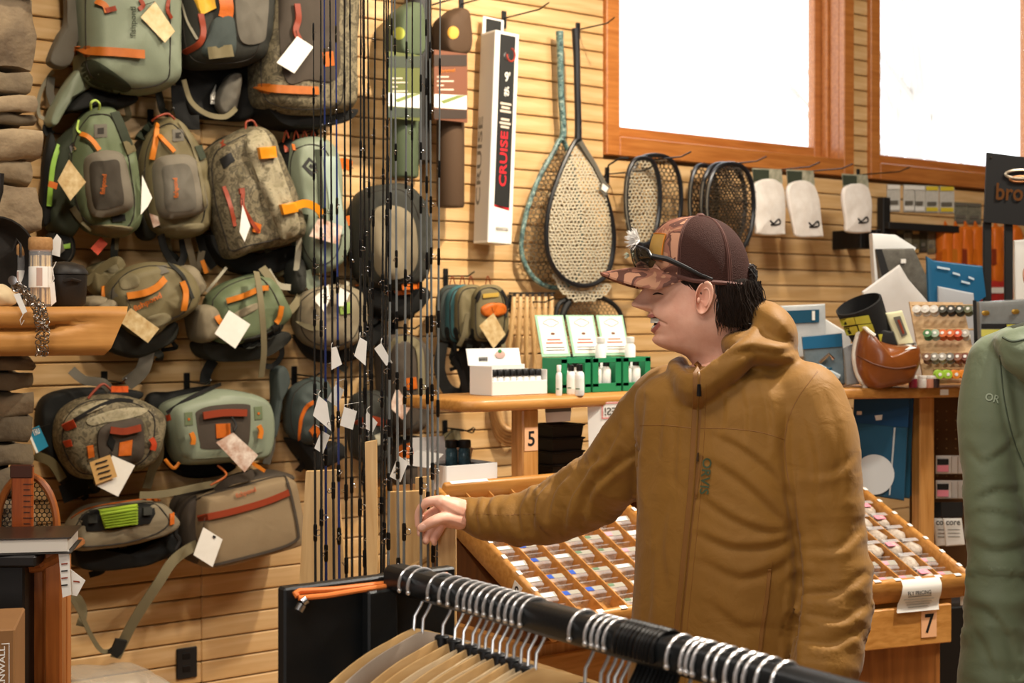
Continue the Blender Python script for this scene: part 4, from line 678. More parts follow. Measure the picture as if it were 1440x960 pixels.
# leader packets --------------------------------------------------------
packc = mat('frosted_bag', '#d9cfc4', .35, var=(20, '#efe9e2', 1)); hdrg = mat('packet_header', '#71755f', .6, var=(30, '#b8b09a', 1)); GP = 'clear leader packets on wall hooks'
def packet(label, x0, x1, y0, y1, d, skew=0):
    t = thing('leader_packet', W((x0+x1)/2, y1, d), label, 'packet', GP); hh = y0+(y1-y0)*.24
    card('header', [(x0, y0), (x1-6, y0+2), (x1-4, hh), (x0+2, hh)], d, hdrg, t, .003); card('header_patch', [(x0+1, y0+2), (x0+(x1-x0)*.5, y0+3), (x0+(x1-x0)*.5, hh-3), (x0+2, hh-4)], d+.004, dgreen, t, .0005)
    b = puff(MB(), [(x0+2, hh), (x1-6, hh), (x1+skew-2, y1-8), (x1+skew-6, y1), (x0+8+skew, y1), (x0+4+skew*.6, y1-12)], d-.012, d+.014, inset=.015, wr=.004, n=36).build('pouch', packc, t, ang=60)
    bv = bvh_of(b); cx, cy = (x0+x1)/2+8+skew, y1-17; strip('leader_coil', [(cx-7, cy-3), (cx-2, cy+1), (cx+5, cy-5), (cx+7, cy+1), (cx+1, cy+3), (cx-6, cy+3)], .007, ink, t, bv, d, cord=True); return t
packet('leader packet hanging closest to the nets', 1058, 1105, 236, 330, .25); packet('leader packet with slanted pouch beside the closest one', 1106, 1150, 238, 333, .25, 8); packet('leader packet alone under the post between windows', 1184, 1226, 244, 327, .3)
for p, w_ in (((1080, 240), 'closest to the nets'), ((1126, 242), 'with slanted pouch'), ((1206, 246), 'between the windows')): hook(p[0], p[1], .32, label='wire hook holding the leader packet '+w_)
# rows of small carded packets right of them
yel = mat('yellow_card', '#d9c23a', .6); pale = mat('pale_card', '#d6d3ca', .55, var=(50, '#b8b4a8', 1)); GC = 'small carded packets below the far window'
def carded(label, x, y, w_, h, d, top, m2=None):
    t = thing('carded_packet', W(x+w_/2, y+h, d), label, 'packet', GC); card('backing', [(x, y), (x+w_, y+1), (x+w_, y+h), (x, y+h)], d, m2 or pale, t, .004); card('top_band', [(x+.5, y+1), (x+w_-.5, y+1), (x+w_-.5, y+h*.18), (x+.5, y+h*.18)], d+.005, top, t, .0006); card('print', [(x+2, y+h*.6), (x+w_-3, y+h*.6), (x+w_-3, y+h*.75), (x+2, y+h*.75)], d+.005, greyf, t, .0006)
    card('foot', [(x+1, y+h*.8), (x+w_-1, y+h*.8), (x+w_-1, y+h*.95), (x+1, y+h*.95)], d+.005, top, t, .0006)
for i, (x, w_) in enumerate([(1248, 18), (1271, 16), (1286, 15), (1302, 18), (1322, 20)]): carded('%s small white carded packet from the black upright rail' % ORD[i], x, 259+i*.6, w_, 38, .022, yel if i > 2 else white)
for i, (x, w_) in enumerate([(1343, 18), (1362, 18)]): carded('%s grey carded packet beside the small white ones' % ORD[i], x, 284+i, w_, 30, .022, greyf, mat('mixed_card', '#8b8775', .6, var=(40, '#5a5a4c', 1)))
for i in range(8): carded('%s small mottled packet from the rail in the lower row' % ORD[i], 1250+i*11, 321+(i % 2)*2, 10, 34, .022, [brownp, olive, dgreen, tanp][i % 4], mat('mottled_card_%d' % (i % 3), ['#6f6243', '#4e4a36', '#a39a80'][i % 3], .7, var=(60, '#2f2c22', 1.3)))
rail = thing('peg_rail', W(1243, 330, .03), 'black upright rail beside the small carded packets', 'rail'); wallbox(MB(), 1238, 278, 1248, 342, .02, .06).build('post', ink, rail, smooth=False); wallbox(MB(), 1246, 318, 1345, 322, .05, .09).build('arm', ink, rail, smooth=False)
for x in (1190, 1212): tag(wallbox(MB(), x, 324, x+7, 350, .02, .2, .004).build('peg_bracket', black, None, smooth=False), 'black bracket below the leader packet, %s the black rail' % ('away from' if x == 1190 else 'beside'), 'bracket', 'black brackets below the leader packet')
# orange tools hanging at the far right
org = mat('orange_tool', '#d8741a', .45, var=(12, '#c8601a', 1)); GO = 'orange handled tools on the far wall'
for i in range(8):
    x = 1322+i*14; t = thing('orange_tool', W(x+6, 400, .2), '%s orange carded tool from the mottled packets' % ORD[i], 'tool', GO); d = .016+.008*(i % 3)
    puff(MB(), [(x, 326), (x+5, 318), (x+12, 320), (x+14, 340), (x+14, 392), (x+10, 404), (x+3, 400), (x, 380)], d, d+.06, inset=.02, n=30, wr=.004).build('handle', org, t, ang=60); MB().tube([W(x+6, 320, d+.03), W(x+7, 312, d+.03), W(x+10, 318, d+.03)], .006, 6).build('loop', org, t); card('label', [(x+3, 350), (x+11, 350), (x+11, 372), (x+3, 372)], d+.064, [org, orz, redo][i % 3], t)
rr_ = thing('red_packet_row', W(1400, 416, .2), 'red packets under the orange tools', 'packet'); puff(MB(), [(1384, 398), (1404, 394), (1424, 398), (1424, 424), (1384, 424)], .016, .1, inset=.02).build('body', mat('red_pack', '#b5302a', .5), rr_, ang=60); card('label', [(1392, 404), (1414, 404), (1414, 412), (1392, 412)], .112, white, rr_)
# wooden sticks hung together behind the green boxes
GW = 'wooden staffs hung in a bunch'; birch = wood('pale_birch', '#b08a56', '#c9a672', 'Z', 2, .5)
for i, (x, bend) in enumerate([(722, -6), (731, -3), (740, 0), (748, 3), (757, -4), (766, 4), (775, -8)]):
    t = thing('wading_staff', W(x, 500, .18), '%s slim wooden staff from the chest packs in the hung bunch' % ORD[i], 'staff', GW); MB().tube([W(x+1, 418, .16), W(x, 440, .18), W(x+bend*.5, 465, .18), W(x+bend, 490, .18), W(x+bend*1.6, 530, .16)], [.0095, .011, .0105, .0095, .007], 8).build('shaft', birch, t); MB().tube([W(x+1, 412, .16), W(x+1, 421, .16)], .008, 8).build('cap', steel, t)
hook(716, 424, .3, label='wire hook holding the wooden staffs'); 
bb = thing('wire_bar', W(745, 424, .1), 'thin wire display bar above the wooden staffs', 'bar'); MB().tube([W(712, 428, .02), W(716, 412, .12), W(780, 412, .14)], .004, 6).build('wire', blackm, bb); MB().tube([W(712, 436, .02), W(716, 434, .12), W(780, 432, .14)], .003, 6).build('wire', blackm, bb)
# outlet
ot = thing('wall_outlet', W(263, 958, .02), 'black wall outlet cover low on the slatwall', 'outlet'); wallbox(MB(), 248, 908, 277, 956, .014, .022, .003).build('cover', ink, ot, smooth=False)
for y in (922, 940): wallbox(MB(), 257, y-5, 268, y+5, .022, .0245, .001).build('socket', black, ot, smooth=False)
sm = tag(puff(MB(), [(96, 952), (130, 946), (180, 940), (214, 944), (230, 958), (228, 990), (96, 990)], .15, .45, inset=.06, wr=.02).build('plastic_bag', clear('cloudy_plastic', (.9, .9, .85, 1), .35, .25, (.8, .75, .66, 1)), None, ang=70), 'crumpled clear plastic bag on the floor stack below the straps', 'plastic bag')
# ------------------------------------------------------------------ fly bench: sloping trays, upper shelf and what stands on it
def cpuff(mb, outline, Z, depth, inset=.02, n=44, dome=.006, wr=.003, smooth=True, seed=0):
    """stuffed body seen from the aisle: front at distance Z, reaching depth metres back"""
    zm = Z+depth*.5; o = spline(outline, n, True) if smooth else poly(outline, 6); q = [P(p[0], p[1], zm) for p in o]; n = len(q); c = sum(q, Vector())/n; rad = [(p-c).length for p in q]; ins = min(inset, min(rad)*.6); R = []
    prof = [(ins*(1-math.sin(PI/2*k/4)), depth*.5*math.cos(PI/2*k/4)) for k in range(4)]+[(ins*(1-math.cos(PI/2*k/5)), -depth*.5*math.sin(PI/2*k/5)) for k in range(6)]
    for s_, f in prof: R.append([c+(p-c)*(1-s_/max(r, .001))+FW*f for p, r in zip(q, rad)])
    last = R[-1]; cf = c-FW*depth*.5
    for s_ in (.75, .5, .25): R.append([cf+(p-cf)*s_-FW*dome*(1-s_*s_) for p in last])
    vs = [p+noise.noise_vector(p*16+Vector((seed, 0, 0)))*wr for r in R for p in r]; fs = [(i*n+j, i*n+(j+1) % n, (i+1)*n+(j+1) % n, (i+1)*n+j) for i in range(len(R)-1) for j in range(n)]
    vs.append(cf-FW*dome); b0 = (len(R)-1)*n; fs += [(b0+j, b0+(j+1) % n, len(vs)-1) for j in range(n)]; fs.append(tuple(range(n-1, -1, -1)))
    return mb.add(vs, fs)
def ccard(name, quad, Z, m, parent, th=.0015):
    return MB().prism([P(q[0], q[1], Z if not isinstance(Z, list) else Z[i]) for i, q in enumerate(quad)], FW*th).build(name, m, parent, smooth=False)
TOC = -FW
lab = mat('sticker_white', '#e9e6de', .5); bluest = mat('blue_sticker', '#2b50a8', .5); pinks = mat('pink_sticker', '#ef8f9f', .5); greens = mat('green_sticker', '#5f7a5c', .6)
class Tray:
    def __init__(s, label, O, yaw, width, dep, tilt, ncol, nrow, num):
        s.X = Vector((math.cos(yaw), math.sin(yaw), 0)); s.Y = Vector((-math.sin(yaw), math.cos(yaw), 0)); t = math.radians(tilt); s.S = s.Y*math.cos(t)+UP*math.sin(t); s.N = s.X.cross(s.S); s.O = Vector(O); s.w = width; s.L = dep/math.cos(t); s.nc, s.nr = ncol, nrow
        s.root = thing('fly_tray', s.O-UP*.07+s.Y*dep/2, label, 'fly tray'); A = (s.X, s.S, s.N); f = lambda u, v, n: s.O+s.X*u+s.S*v+s.N*n; s.f = f
        MB().box(f(width/2, s.L/2, -.052), (width, s.L, .012), A, .002).build('tray_floor', oak, s.root, smooth=False)
        MB().box(f(-.009, s.L/2, -.026), (.02, s.L+.04, .07), A, .007).build('side_rail', oak, s.root, ang=60); MB().box(f(width+.009, s.L/2, -.026), (.02, s.L+.04, .07), A, .007).build('side_rail', oak, s.root, ang=60)
        MB().box(f(width/2, -.009, -.026), (width, .022, .07), A, .007).build('front_rail', oak, s.root, ang=60); MB().box(f(width/2, s.L+.009, -.022), (width, .02, .09), A, .005).build('back_rail', oak, s.root, ang=60)
        s.cw = width/ncol; s.rh = s.L/nrow
        for i in range(1, ncol): MB().box(f(i*s.cw, s.L/2, -.028), (.004, s.L, .044), A, .001).build('divider', oak, s.root, smooth=False)
        for j in range(1, nrow): MB().box(f(width/2, j*s.rh, -.034), (width, .003, .03), A, .001).build('cross_divider', MATS['clear_plastic'], s.root, smooth=False)
        for j in range(nrow): MB().box(f(-.009, (j+.5)*s.rh, .0095), (.012, .016, .0012), A, .0003).build('number_sticker', lab, s.root, smooth=False)
        for j in range(nrow): MB().box(f(width+.009, (j+.5)*s.rh, .0095), (.012, .016, .0012), A, .0003).build('number_sticker', lab, s.root, smooth=False)
        for i in range(ncol): MB().box(f((i+.5)*s.cw, -.010, .0095), (.02, .012, .0012), A, .0003).build('number_sticker', lab, s.root, smooth=False)
T9 = Tray('sloping oak fly tray numbered 9 full of small plastic boxes', (2.10, -2.087, .895), 0, .52, .49, 26.6, 7, 8, '9')
T7 = Tray('sloping oak fly tray with pink stickered packets beside the brown jacket', (2.68, -2.166, .9), math.radians(-15), .655, .5, 20.5, 10, 7, '7')
# '9' on the side of the left tray
p0 = T9.f(-.0195, .14, -.045); MB().box(T9.f(-.0195, .15, -.03), (.001, .034, .044), (T9.X, T9.S, T9.N), .0002).build('number_card', lab, T9.root, smooth=False); text3('number', '9', T9.f(-.0205, .158, -.045), -T9.S, T9.N, .016, .03, ink, T9.root)
# small boxes in the trays
def flybox(tray, i, j, kind, label, grp):
    c = tray.f((i+.5)*tray.cw+random.uniform(-.003, .003), (j+.5)*tray.rh+random.uniform(-.006, .006), -.03); A = (tray.X, tray.S, tray.N)
    t = thing('fly_box', c-tray.N*.012, label, 'fly box', grp); w_, h_ = tray.cw*.80, tray.rh*.46; ti = math.radians(random.uniform(-8, 14)); S2 = tray.S*math.cos(ti)+tray.N*math.sin(ti); N2 = tray.X.cross(S2); A = (tray.X, S2, N2)
    MB().box(c, (w_, h_, .026), A, .002).build('clear_case', clearp, t, smooth=False)
    MB().box(c+N2*.0135+S2*h_*.12, (w_*.98, h_*.52, .0012), A, .0003).build('label_strip', mat('label_grey', '#a09a8c', .35), t, smooth=False)
    if kind == 'blue': MB().box(c+N2*.0148+S2*h_*.08-tray.X*w_*.27, (w_*.36, h_*.52, .0008), A, .0002).build('sticker', bluest, t, smooth=False)
    elif kind == 'white': MB().box(c+N2*.0148+S2*h_*.1, (w_*.7, h_*.42, .0008), A, .0002).build('sticker', lab, t, smooth=False)
    elif kind == 'pink': MB().box(c+N2*.0148+S2*h_*.1-tray.X*w_*.25, (w_*.42, h_*.4, .0008), A, .0002).build('sticker', pinks, t, smooth=False)
    elif kind == 'green': MB().box(c+N2*.0148+S2*h_*.2-tray.X*w_*.2, (w_*.3, h_*.3, .0008), A, .0002).build('sticker', greens, t, smooth=False)
    m = MB()
    for k in range(5):
        q = c-N2*.014+tray.X*random.uniform(-.4, .4)*w_-S2*random.uniform(.1, .5)*h_; m.ell(q, (tray.X, S2, N2), (.005, .004, .003), 6, 5)
    m.build('flies', mat('fly_feathers', '#5a4030', .9, var=(300, '#a08060', 1.5)), t)
def fluff(tray, i, j, pink):
    c = tray.f((i+.5)*tray.cw, (j+.5)*tray.rh, -.024); t = thing('fly_packet', c-tray.N*.015, 'feathery fly packet %s, %s row, %s from tray 7 right rail' % ('with pink sticker' if pink else 'without sticker', ORD[j], ORD[9-i]), 'fly packet', 'feathery packets in the right tray')
    bm = bmesh.new(); bmesh.ops.create_icosphere(bm, subdivisions=2, radius=1); vs = []
    for v in bm.verts:
        n_ = noise.noise(v.co*3+Vector((i*3.3, j*2.1, 0)))*.35+1; q = c+tray.X*v.co.x*tray.cw*.44*n_+tray.S*v.co.y*tray.rh*.42*n_+tray.N*v.co.z*.02*n_; vs.append(q)
    fs = [tuple(v.index for v in f.verts) for f in bm.faces]; bm.free(); MB().add(vs, fs).build('feathers', mat('pale_feather', '#d6cabc', .8, var=(90, '#8f7a64', 1.3), bump=(200, .6)), t, ang=80)
    if pink: MB().box(c+tray.N*.021-tray.X*tray.cw*.12, (tray.cw*.5, tray.rh*.3, .001), (tray.X, tray.S, tray.N), .0003).build('sticker', pinks, t, smooth=False)
    MB().box(c+tray.N*.022+tray.S*tray.rh*.2, (tray.cw*.8, tray.rh*.22, .001), (tray.X, tray.S, tray.N), .0003).build('clear_strip', clearp, t, smooth=False)
kinds = ['white', 'blue', 'blue', 'green', 'green', 'pink', 'white', 'white']; words = {'white': 'white sticker', 'blue': 'blue sticker', 'green': 'green sticker', 'pink': 'pink sticker'}
for i in range(7):
    for j in range(8):
        x, y, _ = px_of(T9.f((i+.5)*T9.cw, (j+.5)*T9.rh, -.03))
        if (j == 0 and i in (1, 2)) or (j == 7 and i % 2): continue
        k = kinds[i] if random.random() < .85 else 'white'; flybox(T9, i, j, k, 'clear fly box with %s, %s row up, %s from the side numbered 9' % (words[k], ORD[j], ORD[i]), 'fly boxes in the left tray')
for i in range(10):
    for j in range(7):
        x, y, _ = px_of(T7.f((i+.5)*T7.cw, (j+.5)*T7.rh, -.03))
        if (j < 2 and i != 8) or (i == 9 and j == 1): flybox(T7, i, j, 'pink', 'clear fly box with pink sticker, %s row, %s from tray 7 right rail' % (ORD[j], ORD[9-i]), 'pink stickered fly boxes in the right tray')
        elif i == 9 and j == 0: continue
        else: fluff(T7, i, j, random.random() < .6)
# bench carcass
cab = thing('fly_bench', (2.36, -1.75, 0), 'oak cabinet base carrying the left fly tray and shelf post', 'cabinet'); dkoak = wood('dark_oak', '#5a3418', '#7a4a22', 'Z', 1, .5)
MB().box((2.36, -1.66, .40), (.48, .56, .80), b=.006).build('carcass', oakz, cab, smooth=False); MB().box((2.36, -1.95, .30), (.46, .015, .56), b=.004).build('door', oakz, cab, smooth=False); MB().box((2.36, -1.95, .70), (.46, .015, .14), b=.004).build('drawer', oak, cab, smooth=False)
MB().box((2.6, -1.43, 1.115), (1.06, .26, .03), b=.004).build('ledge', oak, cab, smooth=False); MB().box((2.6, -1.36, .93), (1.0, .03, .34), b=.003).build('back_panel', dkoak, cab, smooth=False)
MB().prism([(2.13, -1.95, .80), (2.13, -1.36, .80), (2.13, -1.36, 1.08), (2.13, -1.55, 1.06)], (.03, 0, 0)).build('side_bracket', dkoak, cab, smooth=False)
MB().box((2.404, -1.55, 1.24), (.056, .056, .215), b=.004).build('shelf_post', oakz, cab, smooth=False); MB().box((3.0, -1.5, 1.24), (.056, .056, .215), b=.004).build('shelf_post', oakz, cab, smooth=False)
p = px_of(Vector((2.404, -1.58, 1.24))); cq = Vector((2.404, -1.5792, 1.265)); MB().box(cq, (.046, .001, .065), b=.0002).build('number_card', peach, cab, smooth=False); text3('number', '5', cq+Vector((-.012, -.001, -.02)), (1, 0, 0), UP, .024, .042, ink, cab)
sh = thing('upper_shelf', (2.65, -1.45, 1.35), 'oak upper shelf with rounded end holding the white and green boxes', 'shelf')
o = [(2.16, -1.30), (2.155, -1.55), (2.165, -1.59), (2.19, -1.612), (2.22, -1.62), (3.16, -1.62), (3.2, -1.28)]; m = MB(); R = [[Vector((2.65+(x-2.65)*k, -1.45+(y+1.45)*k2, z)) for x, y in o] for k, k2, z in ((.99, .965, 1.349), (1, 1, 1.356), (1, 1, 1.375), (.99, .965, 1.382))]; m.loft(R).build('board', oak, sh, ang=60)
# right wing
X7 = Vector((math.cos(math.radians(-20)), math.sin(math.radians(-20)), 0)); Y7 = Vector((-X7.y, X7.x, 0)); A7 = (X7, Y7, UP); OR7 = Vector((3.93, -1.977, 1.382))+X7*.2
rs = thing('upper_shelf', OR7-X7*.38+Y7*.15-UP*.03, 'oak upper shelf on a square post beneath the brown bowl and thread rack', 'shelf'); MB().box(OR7-X7*.49+Y7*.28-UP*.0165, (.98, .56, .033), A7, .005).build('board', oak, rs, ang=60); MB().box(OR7-X7*.355-Y7*.0005-UP*.016, (.03, .001, .018), A7, .0002).build('price_label', lab, rs, smooth=False)
rc = thing('fly_bench', (3.3, -1.9, 0), 'oak cabinet with drawer numbered 7 under the right tray', 'cabinet'); X5, Y5 = T7.X, T7.Y; A5 = (X5, Y5, UP); O5 = T7.O
def q5(u, v, z): return Vector((O5.x, O5.y, 0))+X5*u+Y5*v+UP*z
pc = P(1298, 620, 4.6); MB().box(Vector((pc.x, pc.y, .675)), (.055, .05, 1.34), A7, .004).build('shelf_post', oakz, rc, smooth=False); pc2 = P(1120, 620, 4.35); MB().box(Vector((pc2.x, pc2.y, .675)), (.055, .05, 1.34), A7, .004).build('shelf_post', oakz, rc, smooth=False)
MB().box(q5(.33, .27, .39), (.56, .46, .78), A5, .006).build('carcass', wood('knotty_pine', '#8a5526', '#b07238', 'Z', .8, .45, .1), rc, smooth=False)
d0 = MB().box(q5(.305, .0, .775), (.60, .02, .105), A5, .003).build('drawer_front', oak, rc, smooth=False); MB().box(q5(.33, .26, .79), (.60, .48, .09), A5, .003).build('drawer_box', oak, rc, smooth=False)
cq = q5(.528, -.0115, .778); MB().box(cq, (.05, .001, .07), A5, .0002).build('number_card', peach, d0, smooth=False); text3('number', '7', cq-Y5*.001-X5*.014-UP*.024, X5, UP, .03, .052, ink, d0)
MB().box(q5(.45, .62, 1.02), (.5, .02, .52), A7, .003).build('back_board', oakz, rc, smooth=False)
# price sheet over the front rail
ps = thing('price_sheet', T7.f(.49, -.02, -.1), 'curled white sheet headed FLY PRICING taped to the right tray', 'sign'); g = []
for v in range(9):
    n_ = .0115-.082*v/8; bend = .012*math.sin(v/8*PI)+.02*max(0, (v-5)/3)**2
    g.append([T7.f(.43+.125*u/6-.006*v/8*(1-u/6)*2, -.0235-bend-(.004 if v else -.006), n_) for u in range(7)])
m = MB(); m.loft(g, closed=False); sheet = m.build('sheet', lab, ps, ang=80); 
bs = bvh_of(sheet); x0, y0, zz = px_of(T7.f(.455, -.03, -.03)); x1, y1, _ = px_of(T7.f(.53, -.03, -.03)); text('heading', 'FLY PRICING', (x0, y0), (x1, y1), 5.5, ink, ps, bs, .1, .003, TOC); strip('underline', [(x0, y0+2), (x1, y1+2)], .0015, ink, ps, bs, lift=.002, th=.0005, out=TOC)
for k in range(4): strip('print_line', [(x0-6+k*2, y0+6+k*3.6), (x1+4-k*3, y1+6+k*3.6)], .0012, greyf, ps, bs, lift=.002, th=.0005, out=TOC)
ct = thing('taped_card', q5(.66, .05, .78), 'white card with dark fly picture hung at the right tray corner', 'card'); MB().box(q5(.685, .02, .85), (.055, .002, .075), A5, .0003).build('card', lab, ct, smooth=False); MB().ell(q5(.68, .018, .85), A5, (.009, .001, .016), 10, 6).build('fly_picture', ink, ct)
# ---- on the left shelf
SZ = 1.382
def bottle(label, px, py, z, r, h, cap=black, body=None, grp=None, Y=None):
    c = H(px, py, z); t = thing('bottle', c, label, 'bottle', grp); bd = body or mat('white_bottle', '#e9e7e2', .35)
    MB().lathe([(r*.85, 0), (r, .004), (r, h*.62), (r*.9, h*.72), (r*.55, h*.78), (r*.55, h*.8)], c, UP, 16).build('body', bd, t); MB().lathe([(r*.68, h*.79), (r*.7, h*.81), (r*.7, h*.985), (r*.6, h)], c, UP, 14).build('cap', cap, t)
    ang = [(-1.2+2.4*k/8) for k in range(9)]; fd = -FW; sd = RT
    MB().loft([[c+fd*(r+.0006)*math.cos(a)+sd*(r+.0006)*math.sin(a)+UP*zz for a in ang] for zz in (h*.16, h*.54)], closed=False, cap=False).build('label', mat('bottle_label', '#dfe3da', .5), t); MB().loft([[c+fd*(r+.001)*math.cos(a)+sd*(r+.001)*math.sin(a)+UP*zz for a in ang[1:5]] for zz in (h*.2, h*.24)], closed=False, cap=False).build('label_print', greens, t)
    return t
GBt = 'white bottles in front of the green boxes'
bottle('white bottle standing foremost before the green boxes', 815, 556, SZ, .0135, .088, grp=GBt); bottle('white bottle second behind the foremost one', 803, 554, SZ, .0125, .084, grp=GBt); bottle('white bottle half hidden between two others', 794, 553, SZ, .012, .082, grp=GBt); bottle('white dropper bottle with pale nozzle beside the white box', 786, 556, SZ, .009, .086, cap=lab, grp=GBt)
wb = thing('display_box', (2.425, -1.44, SZ), 'open white carton holding two rows of black capped bottles', 'box'); wc = mat('white_carton', '#e4e2dd', .6)
def wbx(name, c, s, m=wc, ax=None): return MB().box(c, s, ax, .001).build(name, m, wb, smooth=False)
wbx('bottom', (2.43, -1.44, SZ+.002), (.195, .107, .003)); wbx('side_wall', (2.333, -1.44, SZ+.042), (.003, .107, .083)); wbx('side_wall', (2.527, -1.44, SZ+.036), (.003, .107, .07)); wbx('front_wall', (2.43, -1.493, SZ+.021), (.195, .003, .04)); wbx('back_wall', (2.43, -1.387, SZ+.042), (.195, .003, .083))
fl_ = wbx('lid_flap', (2.425, -1.375, SZ+.106), (.19, .003, .05), ax=(Vector((1, 0, 0)), Vector((0, .97, -.24)), Vector((0, .24, .97)))); 
for k in range(9): MB().box((2.37+.0035*k, -1.3795, SZ+.098), (.0018, .0008, .016), b=.0001).build('barcode_bar', ink, fl_, smooth=False)
MB().ell((2.445, -1.379, SZ+.112), (Vector((1, 0, 0)), Vector((0, 1, 0)), UP), (.018, .0012, .012), 12, 6).build('emblem', mat('pale_pink_print', '#d9b3a6', .6), fl_); MB().ell((2.443, -1.380, SZ+.122), (Vector((1, 0, 0)), Vector((0, 1, 0)), UP), (.007, .0012, .006), 8, 6).build('emblem_leaf', mat('leaf_green', '#4a9a55', .6), fl_)
for i in range(8):
    for j in range(2): 
        c = Vector((2.352+.0225*i, -1.472+.03*j, SZ+.004)); t = thing('bottle', c, '%s black capped bottle in the %s row of the white carton' % (ORD[i], ['front', 'rear'][j]), 'bottle', 'bottles packed in the white carton'); MB().lathe([(.0095, 0), (.0105, .003), (.0105, .045), (.006, .052)], c, UP, 12).build('body', mat('white_bottle', '#e9e7e2', .35), t); MB().lathe([(.0108, .05), (.0112, .052), (.0112, .066), (.0095, .068)], c, UP, 12).build('cap', black, t)
grn = mat('green_carton', '#1f7d50', .5); grn2 = mat('pale_green_card', '#9cc3a2', .55)
for i, lb in enumerate(['green display carton nearest the white bottles', 'middle green display carton with two bottles in its window', 'green display carton tucked behind the reaching man']):
    x0 = 2.563+.118*i; t = thing('display_box', (x0+.055, -1.47, SZ), lb, 'box', 'green cartons on the upper shelf'); e = .0025
    def gb(name, c, s, m=grn, ax=None): return MB().box(c, s, ax, .0008).build(name, m, t, smooth=False)
    gb('bottom', (x0+.055, -1.47, SZ+.002), (.11, .09, .003)); gb('side_wall', (x0+.001, -1.47, SZ+.052), (e, .09, .1)); gb('side_wall', (x0+.109, -1.47, SZ+.052), (e, .09, .1)); gb('back_wall', (x0+.055, -1.426, SZ+.052), (.11, e, .1))
    gb('front_wall', (x0+.055, -1.514, SZ+.014), (.11, e, .025)); gb('front_wall', (x0+.011, -1.514, SZ+.058), (.022, e, .084)); gb('front_wall', (x0+.099, -1.514, SZ+.058), (.022, e, .084)); gb('front_wall', (x0+.055, -1.514, SZ+.094), (.11, e, .014))
    ax = (Vector((1, 0, 0)), Vector((0, .96, -.28)).normalized(), Vector((0, .28, .96)).normalized()); cc = Vector((x0+.055, -1.405, SZ+.165)); gb('header_card', cc, (.108, .003, .128), grn2, ax); gb('header_face', cc-ax[1]*.002+ax[2]*.002, (.092, .001, .115), lab, ax)
    for k, (a_, b_) in enumerate([(-.012, .05), (-.022, .062), (-.036, .07), (-.044, .07)]): gb('print_line', cc-ax[1]*.003+ax[2]*a_, (b_, .0005, .004 if k < 2 else .002), mat('salmon_print', '#d0705a', .6) if k < 2 else greyf, ax)
    m = MB().tube([cc-ax[1]*.003+ax[0]*.026*math.cos(q)*(1+.12*math.cos(4*q))+ax[2]*(.04+.011*math.sin(q)*(1+.12*math.cos(4*q))) for q in [k*2*PI/24 for k in range(24)]], .0006, 4, True).build('emblem', greyf, t); MB().ell(cc-ax[1]*.003+ax[2]*.006, ax, (.008, .0008, .004), 10, 6).build('fly_print', mat('fly_brown', '#7a5238', .7), t)
    for k in range(2):
        c = Vector((x0+.038+.036*k, -1.488, SZ+.004)); q = thing('bottle', c, '%s white bottle in the window of the %s green carton' % (ORD[k], ORD[i]), 'bottle', 'bottles inside the green cartons'); MB().lathe([(.012, 0), (.0145, .003), (.0145, .06), (.008, .072)], c, UP, 14).build('body', mat('white_bottle', '#e9e7e2', .35), q); MB().lathe([(.0095, .071), (.01, .073), (.01, .086), (.008, .088)], c, UP, 12).build('cap', black, q)
    if i: 
        c = Vector((x0+.085, -1.45, SZ+.105)); q = thing('bottle', c-UP*.1, 'tall white bottle standing up in the %s green carton' % ORD[i], 'bottle', 'tall bottles in the green cartons'); MB().lathe([(.013, -.1), (.0165, -.095), (.0165, .028), (.011, .036), (.011, .04)], c, UP, 14).build('body', mat('white_bottle', '#e9e7e2', .35), q); MB().lathe([(.0125, .038), (.013, .04), (.013, .054), (.011, .056)], c, UP, 12).build('cap', lab, q)
# ---- on the ledge behind the tray
LZ = 1.13
for k in range(4):
    t = tag(MB().loft([[Vector((2.625+sx*(.058+e), -1.42+sy*(.05+e), LZ+.004+.039*k+z)) for sx, sy in ((-1, -1), (1, -1), (1, 1), (-1, 1))] for e, z in ((-.004, 0), (0, .032), (.004, .034), (.004, .038), (0, .038), (-.006, .008))]).build('stacking_tray', black, None, smooth=False), 'black plastic tray, %s from the bottom of its stack' % ORD[k], 'tray', 'stacked black trays under the shelf')
    MB().box((2.625, -1.4705, LZ+.004+.039*k+.037), (.118, .001, .0022), b=.0002).build('rim_edge', mat('pale_rim', '#8d8a86', .4), t, smooth=False)
sg = thing('paper_sign', P(852, 625, 4.05), 'white paper sign hanging below the upper shelf beside the reaching arm', 'sign'); ccard('sheet', [(826, 566), (890, 564), (890, 628), (828, 630)], 4.05, lab, sg); ps_ = mat('pink_frame', '#d98d86', .6)
for q in ([(846, 566), (889, 564), (889, 566), (846, 568)], [(846, 566), (848, 566), (848, 588), (846, 588)], [(846, 587), (889, 585), (889, 587), (846, 589)]): ccard('frame_line', q, 4.048, ps_, sg, .0005)
vs, fs = text2d('FLIES!'); MB().add([P(884-34*x, 583-11*y-1.0*x*-1, 4.047) for x, y in vs], fs).build('lettering', greyf, sg, smooth=False, recalc=False)
for k in range(1): MB().add([P(876-26*x, 601-6*y, 4.047) for x, y in text2d('WATER')[0]], text2d('WATER')[1]).build('lettering', greyf, sg, smooth=False, recalc=False)
sp = thing('paper_sheet', P(780, 594, 4.2), 'pale printed sheet behind the black trays', 'paper'); ccard('sheet', [(766, 572), (804, 570), (802, 592), (768, 594)], 4.1, mat('sheet_pale', '#dedad0', .7), sp); ccard('print_band', [(767, 573), (803, 571), (803, 578), (767, 580)], 4.098, greyf, sp, .0005)
